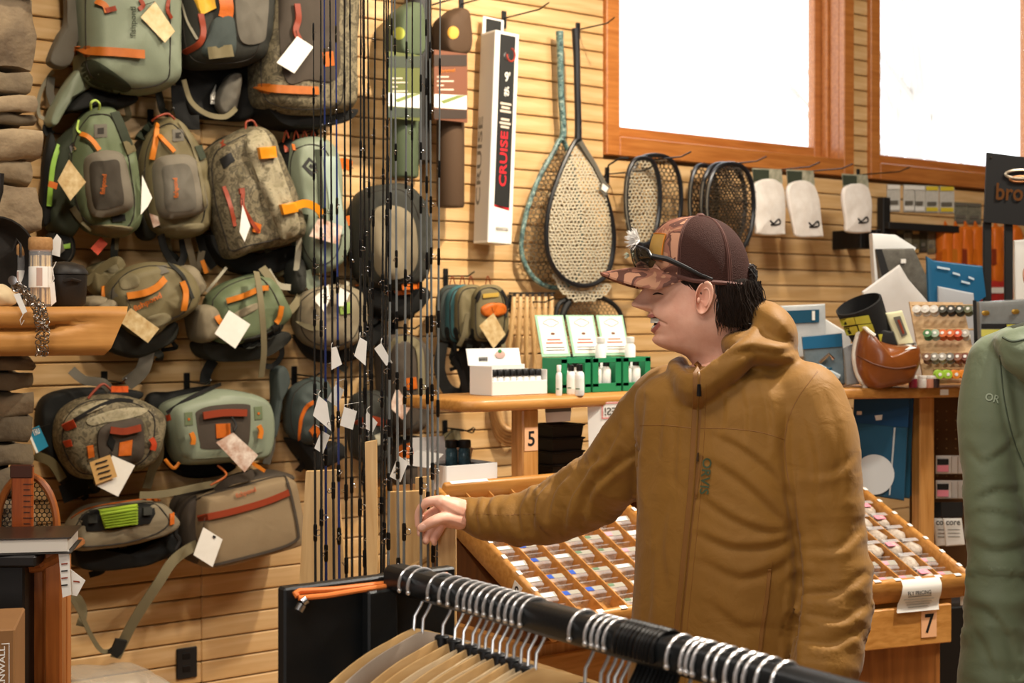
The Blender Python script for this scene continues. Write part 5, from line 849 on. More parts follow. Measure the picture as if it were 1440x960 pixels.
hb = thing('wooden_hoops', P(712, 640, 4.55), 'stacked pale wooden hoops on the wall under the shelf', 'hoop', None); hwood = wood('hoop_wood', '#a87c48', '#c49a64', 'Z', 1, .5)
for k in range(5): MB().tube([P(718+(30-k*3)*math.cos(a), 570+(54-k*5)*math.sin(a), 5.80-.016*k) for a in [PI*.1+i*PI*.9/16 for i in range(17)]], .011, 8).build('hoop', hwood, hb)
wbx2 = thing('open_carton', (2.26, -1.47, LZ), 'small open white carton with dark bottles at the tray back', 'box')
def wb2(name, c, s, ax=None, m=wc): return MB().box(c, s, ax, .001).build(name, m, wbx2, smooth=False)
ob = H(700, 678, LZ); bx0 = Vector((2.16, -1.52, LZ)); wb2('front_wall', bx0+Vector((.085, 0, .035)), (.17, .003, .07)); wb2('side_wall', bx0+Vector((0, .07, .035)), (.003, .14, .07)); wb2('side_wall', bx0+Vector((.17, .07, .035)), (.003, .14, .07)); wb2('back_wall', bx0+Vector((.085, .14, .035)), (.17, .003, .07)); wb2('inner_floor', bx0+Vector((.085, .07, .06)), (.165, .135, .003), None, ink)
wb2('lid', bx0+Vector((.05, .155, .10)), (.11, .003, .075), (Vector((1, 0, 0)), Vector((0, .95, -.3)), Vector((0, .3, .95)))); wb2('flap', bx0+Vector((-.028, .07, .085)), (.06, .13, .002), (Vector((.8, 0, .6)), Vector((0, 1, 0)), Vector((-.6, 0, .8)))); wb2('flap', bx0+Vector((.15, .155, .085)), (.09, .003, .045), (Vector((.97, 0, -.2)), Vector((0, 1, 0)), Vector((.2, 0, .97))))
dkbt = mat('dark_glass_bottle', '#202c2e', .15, var=(60, '#3c5a66', 1))
for k, (dx, dy) in enumerate([(.088, .04), (.06, .062)]):
    c = bx0+Vector((dx, dy, .062)); q = thing('bottle', c, 'dark round bottle standing up in the small white carton' if k == 0 else 'dark label bottle leaning behind in the small white carton', 'bottle'); MB().lathe([(.015, 0), (.0175, .003), (.0175, .043), (.0135, .05), (.0135, .052)], c, UP, 18).build('body', dkbt, q); MB().lathe([(.017, .051), (.018, .053), (.018, .07), (.016, .072)], c, UP, 18).build('cap', black, q)
lt = T9.f(.03, T9.L+.009, .0235); MB().box(T9.f(.08, T9.L+.009, .0235), (.12, .012, .001), (T9.X, T9.S, T9.N), .0002).build('back_label', lab, T9.root, smooth=False)
# ---- goods on and under the right shelf
Zr = 4.45; blued = mat('navy_card', '#164a63', .45); bluep = mat('blue_pouch', '#1f5f85', .4)
def pack(label, quad, Z, m, depth=.02, name='blister_pack', cat='packet', grp=None):
    xs = [q[0] for q in quad]; ys = [q[1] for q in quad]; t = thing(name, P(sum(xs)/4, max(ys), Z), label, cat, grp); cpuff(MB(), quad, Z, depth, inset=.006, smooth=False, dome=.001, wr=.0005).build('pack', m, t, ang=50); return t
greyp = mat('grey_blister', '#c3c6c6', .3, var=(18, '#aab0b2', 1))
t = pack('grey blister pack with navy label behind the brown jacket shoulder', [(1096, 430), (1160, 427), (1162, 500), (1100, 505)], 4.6, greyp); ccard('label', [(1103, 437), (1152, 435), (1152, 453), (1104, 455)], 4.595, blued, t); ccard('mark', [(1142, 437), (1146, 437), (1146, 450), (1142, 450)], 4.593, lab, t)
t = pack('white backing card behind the small tool packs', [(1112, 452), (1160, 448), (1196, 470), (1196, 540), (1130, 546)], 4.62, mat('white_blister', '#d5d5d2', .4))
t = pack('tool pack with blue header and steel tool, below the black cup', [(1127, 473), (1184, 468), (1188, 540), (1134, 544)], 4.47, mat('smoky_blister', '#7e8c92', .25, var=(12, '#465a66', 1))); ccard('header', [(1128, 474), (1184, 469), (1185, 487), (1129, 491)], 4.465, bluep, t); MB().tube([P(1152, 510, 4.455), P(1166, 498, 4.455), P(1172, 505, 4.455)], .006, 6).build('tool', steel, t); MB().tube([P(1150, 514, 4.455), P(1164, 522, 4.455), P(1180, 530, 4.455)], .009, 6).build('tool_handle', mat('pale_blue_tool', '#b8c6cc', .4), t); MB().box(P(1166, 520, 4.455), (.02, .01, .016), None, .002).build('tool_clip', blued, t)
t = pack('narrow tool pack squeezed beside the brown bowl', [(1184, 490), (1204, 480), (1208, 540), (1190, 542)], 4.52, greyp)
# black cup
cu = thing('neoprene_cup', P(1215, 480, 4.45), 'black tilted neoprene sleeve with yellow squares', 'sleeve'); axc = (UP*.88-RT*.42+FW*.1-FW*.35).normalized(); bc = P(1228, 478, 4.5); r0 = .072; MB().lathe([(r0*.82, -.06), (r0*.86, 0), (r0, .10), (r0*1.03, .13), (r0*.95, .132), (r0*.9, .10), (r0*.8, .0)], bc, axc, 28).build('sleeve', mat('neoprene', '#141414', .75, bump=(200, .2)), cu); bv = bvh_of([x for x in cu.children][0])
yl = mat('yellow_square', '#c8c446', .55)
for q in ([(1180, 449), (1200, 446), (1203, 456), (1184, 459)], [(1201, 446), (1221, 443), (1225, 454), (1204, 456)], [(1186, 461), (1204, 458), (1208, 470), (1191, 472)], [(1206, 457), (1226, 455), (1230, 467), (1210, 470)], [(1235, 470), (1258, 468), (1260, 482), (1238, 484)]): patch('yellow_square', q, yl, cu, bv, .004, edge=.004, out=TOC, rings=2)
# brown bowl with white trim
bw = thing('leather_pouch', P(1243, 545, 4.4), 'glossy brown leather pouch with white fleece edge on the shelf', 'pouch'); br = mat('brown_gloss_leather', '#8f5020', .3, var=(9, '#6b3410', 1), coat=.4)
bo = cpuff(MB(), [(1203, 474), (1212, 458), (1222, 470), (1238, 480), (1262, 484), (1287, 484), (1290, 500), (1286, 520), (1276, 538), (1250, 545), (1222, 546), (1206, 532), (1199, 506)], 4.38, .16, inset=.05, dome=.02, wr=.004).build('body', br, bw, ang=70); bv = bvh_of(bo)
strip('fleece_edge', [(1212, 456), (1205, 474), (1201, 500), (1205, 524), (1216, 544)], .016, mat('fleece', '#e3ddd0', .9, bump=(120, .8)), bw, bv, lift=.004, th=.006, out=TOC, cord=True); strip('fleece_edge', [(1213, 458), (1222, 466), (1230, 472)], .012, MATS['fleece'], bw, bv, lift=.003, out=TOC, cord=True); strip('fold', [(1206, 500), (1230, 512), (1260, 518), (1288, 514)], .006, mat('dark_fold', '#5a2c0e', .5), bw, bv, lift=.001, out=TOC, cord=True); patch('white_tab', [(1271, 484), (1288, 481), (1289, 489), (1272, 492)], lab, bw, bv, .004, edge=.004, out=TOC)
t = pack('cream fly line booklet standing in the leather pouch', [(1244, 440), (1268, 436), (1284, 482), (1262, 486)], 4.44, mat('cream_card', '#e0dcb4', .5)); ccard('print', [(1256, 446), (1266, 444), (1276, 470), (1268, 474)], 4.435, greyf, t); ccard('red_print', [(1262, 450), (1265, 449), (1272, 468), (1270, 470)], 4.433, redo, t)
t = pack('black pouch card beside the cream booklet', [(1234, 462), (1256, 466), (1262, 486), (1240, 486)], 4.43, ink)
# thread rack
tr = thing('thread_rack', P(1330, 542, 4.5), 'tilted plywood rack board on the shelf with rows of thread pegs', 'rack'); ply = wood('plywood', '#c0996a', '#d8b688', 'X', 2, .5); ccard('board', [(1279, 424), (1354, 425), (1378, 538), (1300, 540)], [4.56, 4.56, 4.46, 4.46], ply, tr, .012)
GT = 'thread spools on the plywood rack'
rows = [(437, 1290, 12.0, ['#d8d2c8', '#d8d2c8', '#d8d2c8', '#4a4a40', '#3c3a34', '#45483c', '#6b6f52'], 4.53), (471, 1305, 10.6, ['#4c7a4c', '#9fb09a', '#d06a35', '#d06a35', '#d0552f', '#b9b2a4'], 4.505), (504, 1304, 10.8, ['#7a5a44', '#8a8478', '#a39c90', '#6e6a62', '#8a5a44', '#7a4638'], 4.485), (526, 1320, 11.5, ['#9ec83c', '#9ec83c', '#e28a2c', '#e28a2c'], 4.465)]
for r_, (y, x0, dx, cols, Z) in enumerate(rows):
    MB().tube([P(x0-8, y-8, Z), P(x0+dx*len(cols), y-8, Z)], .003, 6).build('peg_rail', ply, tr)
    for k, c_ in enumerate(cols):
        c = P(x0+dx*k, y, Z-.025); t = thing('thread_spool', c, {'#d8d2c8': 'white', '#9ec83c': 'lime green', '#e28a2c': 'bright orange', '#d06a35': 'orange', '#d0552f': 'red orange'}.get(c_, 'muted') + ' thread spool, %s in row %s of the plywood rack' % (ORD[k], ['one', 'two', 'three', 'four'][r_]), 'spool', GT); ax = (-FW*.75+UP*.5-RT*.4).normalized() if r_ < 3 else -FW
        MB().lathe([(.0125, -.015), (.014, -.013), (.014, -.010), (.0105, -.008), (.0105, .008), (.014, .010), (.014, .013), (.006, .014)], c, ax, 14).build('thread', mat('thread_'+c_[1:], c_, .5), t); MB().lathe([(.005, .0135), (.0055, .0155), (.002, .016)], c, ax, 10).build('hub', lab, t)
for k, (x, c_) in enumerate([(1284, '#7a2030'), (1297, '#d8d4cc'), (1308, '#c88a70'), (1315, '#3a2a2a')]):
    c = H(x, 545, SZ); t = thing('jar', c, ['dark red', 'white', 'copper', 'black'][k]+' small jar in front of the thread rack', 'jar', 'small jars before the thread rack'); MB().lathe([(.012, 0), (.0135, .003), (.0135, .026), (.01, .029)], c, UP, 14).build('body', mat('jar_'+c_[1:], c_, .3), t); MB().lathe([(.0125, .0285), (.013, .03), (.013, .037), (.011, .038)], c, UP, 14).build('lid', lab, t)
# clear fly box at the right end
fb = pack('smoky plastic tackle box with yellow label strip by the green jacket', [(1372, 424), (1446, 420), (1446, 482), (1374, 482)], 4.5, mat('smoky_plastic', '#8f9290', .2, var=(10, '#70736f', 1)), .05, 'tackle_box', 'box'); ccard('dark_strip', [(1380, 455), (1440, 455), (1440, 462), (1380, 462)], 4.49, ink, fb); ccard('yellow_strip', [(1380, 463), (1440, 463), (1440, 473), (1380, 473)], 4.49, mat('pale_yellow', '#d3cf63', .5), fb); ccard('edge', [(1368, 422), (1373, 422), (1375, 484), (1370, 484)], 4.5, ink, fb); ccard('logo_patch', [(1416, 456), (1428, 456), (1428, 462), (1416, 462)], 4.488, yl, fb)
for q in ((1386, 440), (1428, 438)): MB().ell(P(q[0], q[1], 4.492), (RT, FW, UP), (.013, .003, .009), 8, 6).build('lure', mat('gold_lure', '#b08a3a', .3, .6), fb)
# tall items behind
t = pack('white plastic wrapped sheet leaning up behind the black sleeve', [(1212, 410), (1264, 372), (1276, 392), (1304, 424), (1300, 538), (1230, 538)], 4.75, mat('white_wrap', '#d9d6d2', .3, var=(8, '#c9c3ba', 1)), .03, 'plastic_wrap', 'wrap')
t = pack('dark grey gadget card leaning on the tall white box', [(1231, 350), (1284, 349), (1312, 410), (1306, 535), (1250, 535)], 4.85, mat('grey_gadget', '#6a665c', .5, var=(40, '#4a463e', 1)), .03); ccard('white_dot', [(1267, 364), (1274, 364), (1274, 370), (1267, 370)], 4.845, lab, t); ccard('dark_edge', [(1231, 350), (1240, 350), (1262, 420), (1248, 420)], 4.845, ink, t)
t = pack('tall white box behind the dark grey gadget card', [(1224, 328), (1258, 330), (1286, 348), (1240, 350), (1252, 532), (1234, 532)], 4.95, mat('white_blister', '#d5d5d2', .4), .05, 'carton', 'box')
t = pack('blue printed pouch with white marks behind the thread rack', [(1302, 360), (1312, 366), (1381, 374), (1386, 416), (1366, 414), (1366, 536), (1312, 536), (1304, 412)], 4.78, bluep, .02)
for q in ((1318, 374, 18), (1340, 382, 10), (1352, 394, 12), (1362, 388, 8)): ccard('white_mark', [(q[0], q[1]), (q[0]+q[2], q[1]+3), (q[0]+q[2], q[1]+6), (q[0], q[1]+3)], 4.775, mat('pale_blue_print', '#c9dbe6', .5), t)
t = pack('clear lower half of the blue pouch filled with grey material', [(1318, 402), (1368, 412), (1382, 536), (1320, 536)], 4.77, mat('grey_fill', '#b4b7ba', .4), .02)
# black sign on two legs
sgn = thing('brand_sign', P(1414, 480, 4.85), 'black sign with copper oval emblem standing on two black legs', 'sign'); ccard('panel', [(1388, 214), (1450, 222), (1450, 318), (1384, 312)], 4.85, ink, sgn, .01)
for x in (1388, 1418): MB().box(P(x, 424, 4.87), (.028, .014, .545), (RT, FW, UP), .003).build('leg', ink, sgn, smooth=False)
cop = mat('copper_foil', '#8a5a34', .3, .6); MB().tube([P(1436+22*math.cos(a), 245+6*math.sin(a), 4.845) for a in [k*2*PI/20 for k in range(20)]], .005, 6, True).build('emblem', mat('pale_foil', '#b9ac96', .3, .5), sgn); MB().tube([P(1434+14*math.cos(a), 252+4*math.sin(a), 4.845) for a in [k*2*PI/16 for k in range(16)]], .004, 6, True).build('emblem', cop, sgn); text('lettering', 'bro', (1400, 281), (1438, 283), 24, cop, sgn, Z=4.846, out=TOC); MB().lathe([(.004, 0), (.004, .002)], P(1394, 221, 4.848), -FW, 10).build('rivet', steel, sgn)
wp = pack('white panel edge at the far right behind the tackle box', [(1425, 338), (1446, 336), (1446, 532), (1426, 532)], 4.95, lab, .02, 'carton', 'box')
# hanging below the shelf
GH = 'blue hanging pouches under the right shelf'
for k, (dx, Z, lb) in enumerate([(0, 4.52, 'blue hanging pouch with large white disc, foremost under the shelf'), (6, 4.58, 'blue hanging pouch just behind the foremost one'), (13, 4.64, 'blue hanging pouch rearmost beside the shelf post')]):
    t = pack(lb, [(1201+dx, 556+k*2), (1279+dx, 556+k*3), (1271+dx+k*2, 704-k*3), (1196+dx, 692)], Z, [mat('blue_film', '#24506a', .35), blued, blued][k], .015, 'hanging_pouch', 'pouch', GH); ccard('header', [(1201+dx, 556+k*2), (1279+dx, 556+k*3), (1277+dx, 601), (1200+dx, 594)], Z-.003, mat('deep_blue', '#123f66', .4), t)
    if k < 2: MB().lathe([(.0005, 0), (.064, .001), (.064, .003), (.0005, .004)], P(1229+dx*1.6, 667, Z-.003), -FW, 32).build('white_disc', mat('white_disc', '#cfd2d2', .4), t)
    if k == 0: ccard('white_strip', [(1257, 601), (1259.5, 601), (1252, 696), (1250, 696)], Z-.004, greyp, t); ccard('hang_hole_flare', [(1230, 584), (1241, 583), (1240, 590), (1232, 591)], Z-.004, lab, t); ccard('price_sticker', [(1205, 578), (1212, 578), (1212, 583), (1205, 583)], Z-.005, lab, t)
pg = thing('pegboard', P(1340, 960, 4.75), 'dark brown pegboard panel behind the green jacket sleeve', 'pegboard'); pbm = mat('brown_hardboard', '#5a3c1e', .6); c0 = P(1345, 700, 4.8); MB().box(Vector((c0.x+.03, c0.y, 1.01)), (.40, .012, .70), A7, .002).build('panel', pbm, pg, smooth=False)
for i in range(5):
    for j in range(9): q = P(1318+i*13, 578+j*13, 4.78); MB().lathe([(.003, 0), (.003, .002)], q, -FW, 6).build('peg_hole', mat('hole_pale', '#8a6a40', .7), pg)
GK = 'carded spools on the pegboard'
for k, (y0, y1) in enumerate([(640, 666), (675, 701)]):
    for i in range(3):
        x0 = 1316+i*9; t = pack('pink and white carded packet, %s in the %s row on the pegboard' % (ORD[i], ['upper', 'lower'][k]), [(x0, y0), (x0+22, y0), (x0+22, y1), (x0, y1)], 4.72-.02*(2-i), mat('card_offwhite', '#cfc8c0', .5), .01, 'carded_packet', 'packet', GK)
        if i == 0: ccard('pink_block', [(x0+2, y0+14), (x0+18, y0+14), (x0+18, y1-3), (x0+2, y1-3)], 4.675, pinks, t); ccard('black_block', [(x0+2, y0+5), (x0+18, y0+5), (x0+18, y0+13), (x0+2, y0+13)], 4.675, ink, t)
for i in range(2):
    x0 = 1326-i*14; t = pack(['white card lettered core on the pegboard, in front', 'white card lettered core half covered by another'][i], [(x0, 728), (x0+26, 728), (x0+31, 766), (x0+4, 768)], 4.66+.04*i, lab, .01, 'carded_packet', 'packet', 'cards lettered core'); text('lettering', 'core', (x0+4, 738), (x0+24, 738), 6, ink, t, Z=4.654+.04*i, out=TOC)
    for q in range(3): ccard('print_line', [(x0+7, 744+q*5), (x0+24, 744+q*5), (x0+24, 745+q*5), (x0+7, 745+q*5)], 4.655+.04*i, greyf, t, .0005)
    ccard('black_top', [(x0-2, 706), (x0+28, 706), (x0+28, 727), (x0-2, 727)], 4.66+.04*i, ink, t, .004)
for x in (1347, 1357): t = thing('peg_hook', P(x, 600, 4.74), 'steel peg hook %s the green sleeve on the pegboard' % ('away from' if x == 1347 else 'beside'), 'hook', 'peg hooks on the pegboard'); MB().tube([P(x, 582, 4.79), P(x, 584, 4.7), P(x, 580, 4.69)], .0025, 6).build('prong', steel, t); MB().tube([P(x, 582, 4.785), P(x, 590, 4.785)], .003, 6).build('shank', steel, t)
dkc = tag(MB().box(Vector((P(1345, 900, 4.9).x, P(1345, 900, 4.9).y, .32)), (.5, .3, .64), A7, .004).build('base_cabinet', mat('black_cabinet', '#181512', .6), None, smooth=False), 'dark base cabinet beneath the pegboard', 'cabinet')
# ------------------------------------------------------------------ rod rack with fly rods
rk = thing('rod_rack', P(520, 900, 3.05)*1, 'pale birch floor rack with slotted boards holding the fly rods', 'rod rack'); rk.location.z = 0
birch2 = wood('birch_board', '#c59a5e', '#d9b47a', 'Z', 1.5, .45, .1)
def upright(name, quad, Z, th):
    q = [P(x, y, Z) for x, y in quad]; v = FW*th; return MB().prism(q, v).build(name, birch2, rk, smooth=False)
def zpy(z, Z): return 447+(1.6-z)/Z*2000
yb = zpy(.12, 3.2)
Lb = upright('slotted_board', [(430, 663), (473, 661), (486, 815), (500, yb), (412, yb), (421, 815)], 3.2, .022)
upright('slotted_board', [(547, 692), (598, 690), (602, 815), (606, zpy(.12, 3.12)), (540, zpy(.12, 3.12)), (545, 815)], 3.12, .02)
upright('end_board', [(616, 706), (640, 704), (641, 812), (641, zpy(.12, 3.06)), (616, zpy(.12, 3.06))], 3.06, .05)
upright('center_board', [(584, 672), (606, 670), (608, 815), (606, zpy(.12, 3.24)), (580, zpy(.12, 3.24))], 3.24, .02)
MB().prism([P(513, 622, 2.97), P(529, 619, 2.97), P(531, 812, 2.97), P(533, zpy(.12, 2.97), 2.97), P(515, zpy(.12, 2.97), 2.97), P(516, 812, 2.97)], FW*.024).build('front_post', birch2, rk, smooth=False)
bc = P(525, 900, 3.1); MB().box(Vector((bc.x, bc.y, .06)), (.46, .46, .12), (RT, FW, UP), .01).build('base', birch2, rk, smooth=False)
MB().tube([P(574, 802, 3.02), P(598, 786, 3.08)], .008, 8).build('brace', birch2, rk)
darkt = mat('red_brown_tray', '#5a3a26', .6); MB().box(Vector((bc.x, bc.y, .5)), (.34, .30, .02), (RT, FW, UP), .004).build('lower_tray', darkt, rk, smooth=False)
RODS = [(440.5, 443.5, 3.10, 58, 0), (451, 452, 3.08, -1, 0), (456, 458.5, 3.12, -1, 1), (464, 469.5, 3.07, -1, 0), (472, 477, 3.1, -1, 1), (484, 487, 3.16, -1, 0), (492, 495, 3.18, -1, 0), (507.5, 506, 2.98, -1, 0), (512, 513, 3.06, -1, 0), (517, 523, 3.12, -1, 0), (528, 520, 3.03, -1, 0), (540, 536, 3.06, -1, 0), (546, 540, 3.10, -1, 0), (551, 546, 3.03, -1, 2), (555, 560, 3.0, -1, 2), (572, 568, 3.02, -1, 2), (580, 578, 3.14, -1, 0), (591.5, 592, 2.998, -1, 2), (599, 602, 3.07, -1, 2), (604, 609, 3.09, -1, 2), (619, 614.5, 3.11, -1, 2), (510, 516.5, 3.16, -1, 0), (543, 551, 3.18, -1, 0)]
rodm = [mat('graphite_black', '#232322', .2, spec=.8, coat=.7), mat('graphite_blue', '#2c3a70', .2, spec=.7, coat=.6), mat('graphite_grey', '#686b6a', .24, spec=.8, coat=.6)]; wrapm = mat('thread_wrap', '#0b0b0b', .3); cork = mat('cork', '#b98d5a', .8, var=(120, '#9a6f40', 1)); GR = 'fly rods standing in the birch rack'
gm = MB().tube([Vector((.009*math.cos(a)+.006, .006*math.sin(a), .006*math.sin(a))) for a in [k*2*PI/10 for k in range(10)]], .0009, 5, True); gm.tube([Vector((0, 0, -.014)), Vector((.006, 0, -.004))], .0011, 4); gm.tube([Vector((0, 0, .012)), Vector((.006, 0, .004))], .0011, 4)
g0 = gm.build('guide', steel, None); gme = g0.data; gme.transform(Matrix.Translation(g0.location)); bpy.data.objects.remove(g0)
wm0 = MB().lathe([(.0028, -.02), (.0048, -.016), (.0048, .016), (.0028, .02)], (0, 0, 0), UP, 8).build('thread_wrap', wrapm, None); wme = wm0.data; wme.transform(Matrix.Translation(wm0.location)); bpy.data.objects.remove(wm0)
TAGS = {3: [(466, 489), (473, 487), (481, 512), (466, 520)], 7: [(506, 474), (516, 480), (514, 514), (498, 500)], 11: [(536, 482), (552, 510), (543, 514), (526, 490)], 5: [(472, 540), (484, 548), (474, 572), (460, 562)], 1: [(448, 556), (460, 566), (466, 606), (440, 584)], 0: [(452, 605), (464, 612), (454, 638), (442, 630)], 8: [(484, 572), (502, 578), (496, 604), (478, 598)], 9: [(516, 578), (531, 594), (524, 608), (510, 600)], 15: [(560, 640), (574, 650), (563, 678), (548, 670)], 20: [(567, 640), (575, 648), (570, 660), (566, 658)]}
desc = ['black', 'blue black', 'smoky grey']
for i, (xa, xb, Z, yt, mi) in enumerate(RODS):
    f = lambda y: P(xa+(xb-xa)*(y/790), y, Z); yT = yt if yt > 0 else zpy(2.62+.01*(i % 5), Z); yB = zpy(.13, Z); bot = f(yB)
    LB = ['', 'black fly rod with a low white tag before the left slotted board', 'blue black fly rod nearest the left edge of the left board', 'black fly rod with white tag before the middle of the left board', 'blue black fly rod at the right edge of the left board', 'black fly rod with white tag just right of the left board', 'black fly rod between the left board and the front post', 'black fly rod with white tag touching the left of the front post', 'black fly rod with low tag hidden behind the front post', 'black fly rod with tag leaning behind the front post', 'black fly rod leaning left across the front post', 'black fly rod with white tag right of the front post', 'thin black fly rod right of the front post without tag', 'grey fly rod at the left edge of the right slotted board', 'grey fly rod leaning before the right slotted board', 'grey fly rod with a low white tag before the right slotted board', 'black fly rod before the right edge of the right board', '', 'grey fly rod just behind the gripped rod', 'grey fly rod crossing behind the curled fingers', '', 'black fly rod rearmost behind the front post', 'black fly rod rearmost behind the right slotted board'][i]
    lbn = {0: 'short black fly rod at the outer edge of the left board', 17: 'grey fly rod held between the man\'s thumb and finger', 20: 'smoky grey fly rod beside the end board, leaning'}.get(i, LB)
    t = thing('fly_rod', bot, lbn, 'fishing rod', None if i in (0, 17, 20) else GR); ys = [yB+(yT-yB)*k/8 for k in range(9)]
    MB().tube([f(y) for y in ys], [.0044-.0032*k/8 for k in range(9)], 8).build('blank', rodm[mi], t)
    h0 = zpy(.16, Z); MB().tube([f(zpy(z, Z)) for z in (.14, .15, .24, .26, .38, .44)], [.008, .012, .011, .013, .0125, .006], 12).build('cork_grip', cork, t)
    rr = random.Random(i*5+1); y = rr.uniform(30, 140); a0 = rr.uniform(0, 2*PI); k = 0
    while y < 800:
        q = f(y)-bot; o = bpy.data.objects.new('guide', gme); COL.objects.link(o); o.parent = t; o.location = q; o.rotation_euler.z = a0+rr.uniform(-.3, .3); s_ = .45+y/1300; o.scale = (s_, s_, s_)
        o = bpy.data.objects.new('thread_wrap', wme); COL.objects.link(o); o.parent = t; o.location = q; s_ = .45+y/1500; o.scale = (s_, s_, 1)
        y += rr.uniform(70, 150); k += 1
    if i in TAGS:
        q = TAGS[i]; MB().prism([P(a[0], a[1], Z-.012) for a in q], FW*.0006).build('price_tag', white, t, smooth=False); MB().tube([f(q[0][1]-8), P(q[0][0], q[0][1]-3, Z-.012), P(q[0][0], q[0][1]+1, Z-.0125)], .0006, 4).build('tag_string', white, t)
# ------------------------------------------------------------------ on the mantel
MT = MZ1; dM = 1.47
def Mt(px, d=dM): v = W(px, 430, d); v.z = MT; return v
def jar(label, px, r, h, d=dM):
    c = Mt(px, d); t = thing('match_jar', c, label, 'jar', None); MB().lathe([(r*.95, 0), (r, .004), (r, h*.82), (r*.96, h*.83), (r*.96, .006), (r*.9, .004)], c, UP, 22).build('glass', clear('jar_glass', (1, 1, 1, 1), .10, .05), t); MB().lathe([(r*.9, h*.80), (r*1.05, h*.83), (r*1.05, h*.97), (r*.95, h)], c, UP, 22).build('cork_lid', cork, t)
    rr = random.Random(4); m = MB()
    for k in range(46):
        a = rr.uniform(0, 2*PI); q = r*.84*math.sqrt(rr.random()); p = c+Vector((q*math.cos(a), q*math.sin(a), .005)); m.box(p+UP*h*.36, (.0032, .0032, h*.7), None, .0004)
    tag(m.build('matches', mat('match_wood', '#dcbd86', .7), t, smooth=False), kind='stuff')
    MB().lathe([(r*1.012, h*.28), (r*1.018, h*.29), (r*1.018, h*.57), (r*1.012, h*.58)], c, UP, 22).build('paper_band', white, t)
    ang = [(-.35+.5*k/4) for k in range(5)]; dr = (CAM-c).normalized(); dr.z = 0; sd = Vector((-dr.y, dr.x, 0)); MB().loft([[c+dr*r*1.024*math.cos(a)+sd*r*1.024*math.sin(a)+UP*z for a in ang] for z in (h*.3, h*.56)], closed=False, cap=False).build('band_print', mat('mauve_print', '#b79a8c', .6), t); return t
jar('tall glass jar of matches with white paper band on the mantel', 57, .0255, .158); jar('second match jar half hidden behind the dark pan', 24, .022, .145, 1.40)
po = thing('iron_pot', Mt(94, 1.40), 'small black cast iron pot with lid on the mantel', 'pot'); iron = mat('cast_iron', '#221e1a', .5, .2, bump=(90, .2)); c = Mt(90, 1.40); R_ = .052; MB().lathe([(R_*.8, 0), (R_*.94, .008), (R_, .06), (R_*1.02, .075), (R_*.96, .076)], c, UP, 28).build('pot_body', iron, po); MB().lathe([(R_*1.05, .077), (R_*1.05, .083), (R_*.85, .098), (R_*.4, .106), (.001, .108)], c, UP, 28).build('lid', iron, po)
MB().tube([c+Vector((-.02, -R_*.98, .06)), c+Vector((-.005, -R_*1.2, .065)), c+Vector((.02, -R_*.98, .06))], .004, 6).build('handle', iron, po)
pn = thing('cast_iron_pan', Mt(2, 1.44), 'dark iron pan standing on edge at the mantel end', 'pan'); c = P(-14, 360, 3.2); c.z = MT+.10; axp = (RT*.75-FW*.66).normalized(); MB().lathe([(.001, 0), (.085, 0), (.10, .03), (.104, .03), (.09, -.006), (.001, -.006)], c, axp, 30).build('pan_body', iron, pn); MB().tube([c+UP*.1, c+UP*.16+RT*.02, c+UP*.2+RT*.02], [.012, .01, .012], 8).build('handle', iron, pn)
MB().tube([P(18, 352, 3.2), P(24, 336, 3.2), P(29, 344, 3.2), P(29, 362, 3.2)], .003, 6).build('wire_loop', iron, pn)
clo = tag(cpuff(MB(), [(-14, 404), (0, 398), (10, 402), (20, 414), (18, 430), (-14, 431)], 3.12, .06, inset=.02, wr=.006).build('canvas_roll', mat('cream_canvas', '#c9b48e', .9), None, ang=70), 'cream canvas roll lying on the mantel beside the chain', 'cloth')
# chain mail scrubber hanging over the mantel edge
ch = thing('chain_scrubber', P(60, 498, 3.1), 'steel chain mail scrubber draped over the mantel edge', 'chain'); rr = random.Random(3); m = MB(); path = spline([(22, 400), (32, 408), (44, 420), (54, 432), (58, 446), (60, 470), (58, 497)], 30)
for k, (x, y) in enumerate(path):
    wdt = 5+6*min(1, k/14)
    for j in range(3):
        c = P(x+(j-1)*wdt*.55+rr.uniform(-1, 1), y, 3.062+rr.uniform(-.006, .004) if y > 428 else 3.1); u = Vector((rr.uniform(-1, 1), rr.uniform(-1, 1), rr.uniform(-1, 1))).normalized(); v = u.orthogonal().normalized(); w3 = u.cross(v)
        m.tube([c+.0065*(math.cos(a)*v+math.sin(a)*w3) for a in [i*2*PI/8 for i in range(8)]], .0013, 4, True)
m.build('chain_mail', mat('chain_steel', '#9a9288', .3, 1), ch); MB().tube([P(24+7*math.cos(a), 404+7*math.sin(a), 3.1) for a in [k*2*PI/14 for k in range(14)]], .0028, 6, True).build('ring', steel, ch); MB().lathe([(.010, 0), (.010, .002), (.004, .0025)], P(18, 394, 3.09), -FW, 14).build('disc', steel, ch)
ccard('price_tag', [(19, 414), (27, 412), (38, 438), (32, 442)], 3.05, lab, ch); MB().tube([P(33, 441, 3.05), P(28, 450, 3.05), P(30, 457, 3.05), P(34, 450, 3.05)], .0008, 4).build('tag_string', lab, ch)
ht = thing('hang_tag', P(80, 372, 3.3), 'white hang tags between match jar and pot', 'tag'); ccard('tag', [(74, 338), (80, 329), (86, 336), (84, 361), (73, 358)], 3.3, lab, ht); ccard('tag', [(70, 398), (76, 396), (79, 424), (72, 430)], 3.22, lab, ht); MB().tube([P(79, 368, 3.22), P(74, 378, 3.22), P(76, 392, 3.22), P(73, 398, 3.22)], .001, 4).build('string', lab, ht)
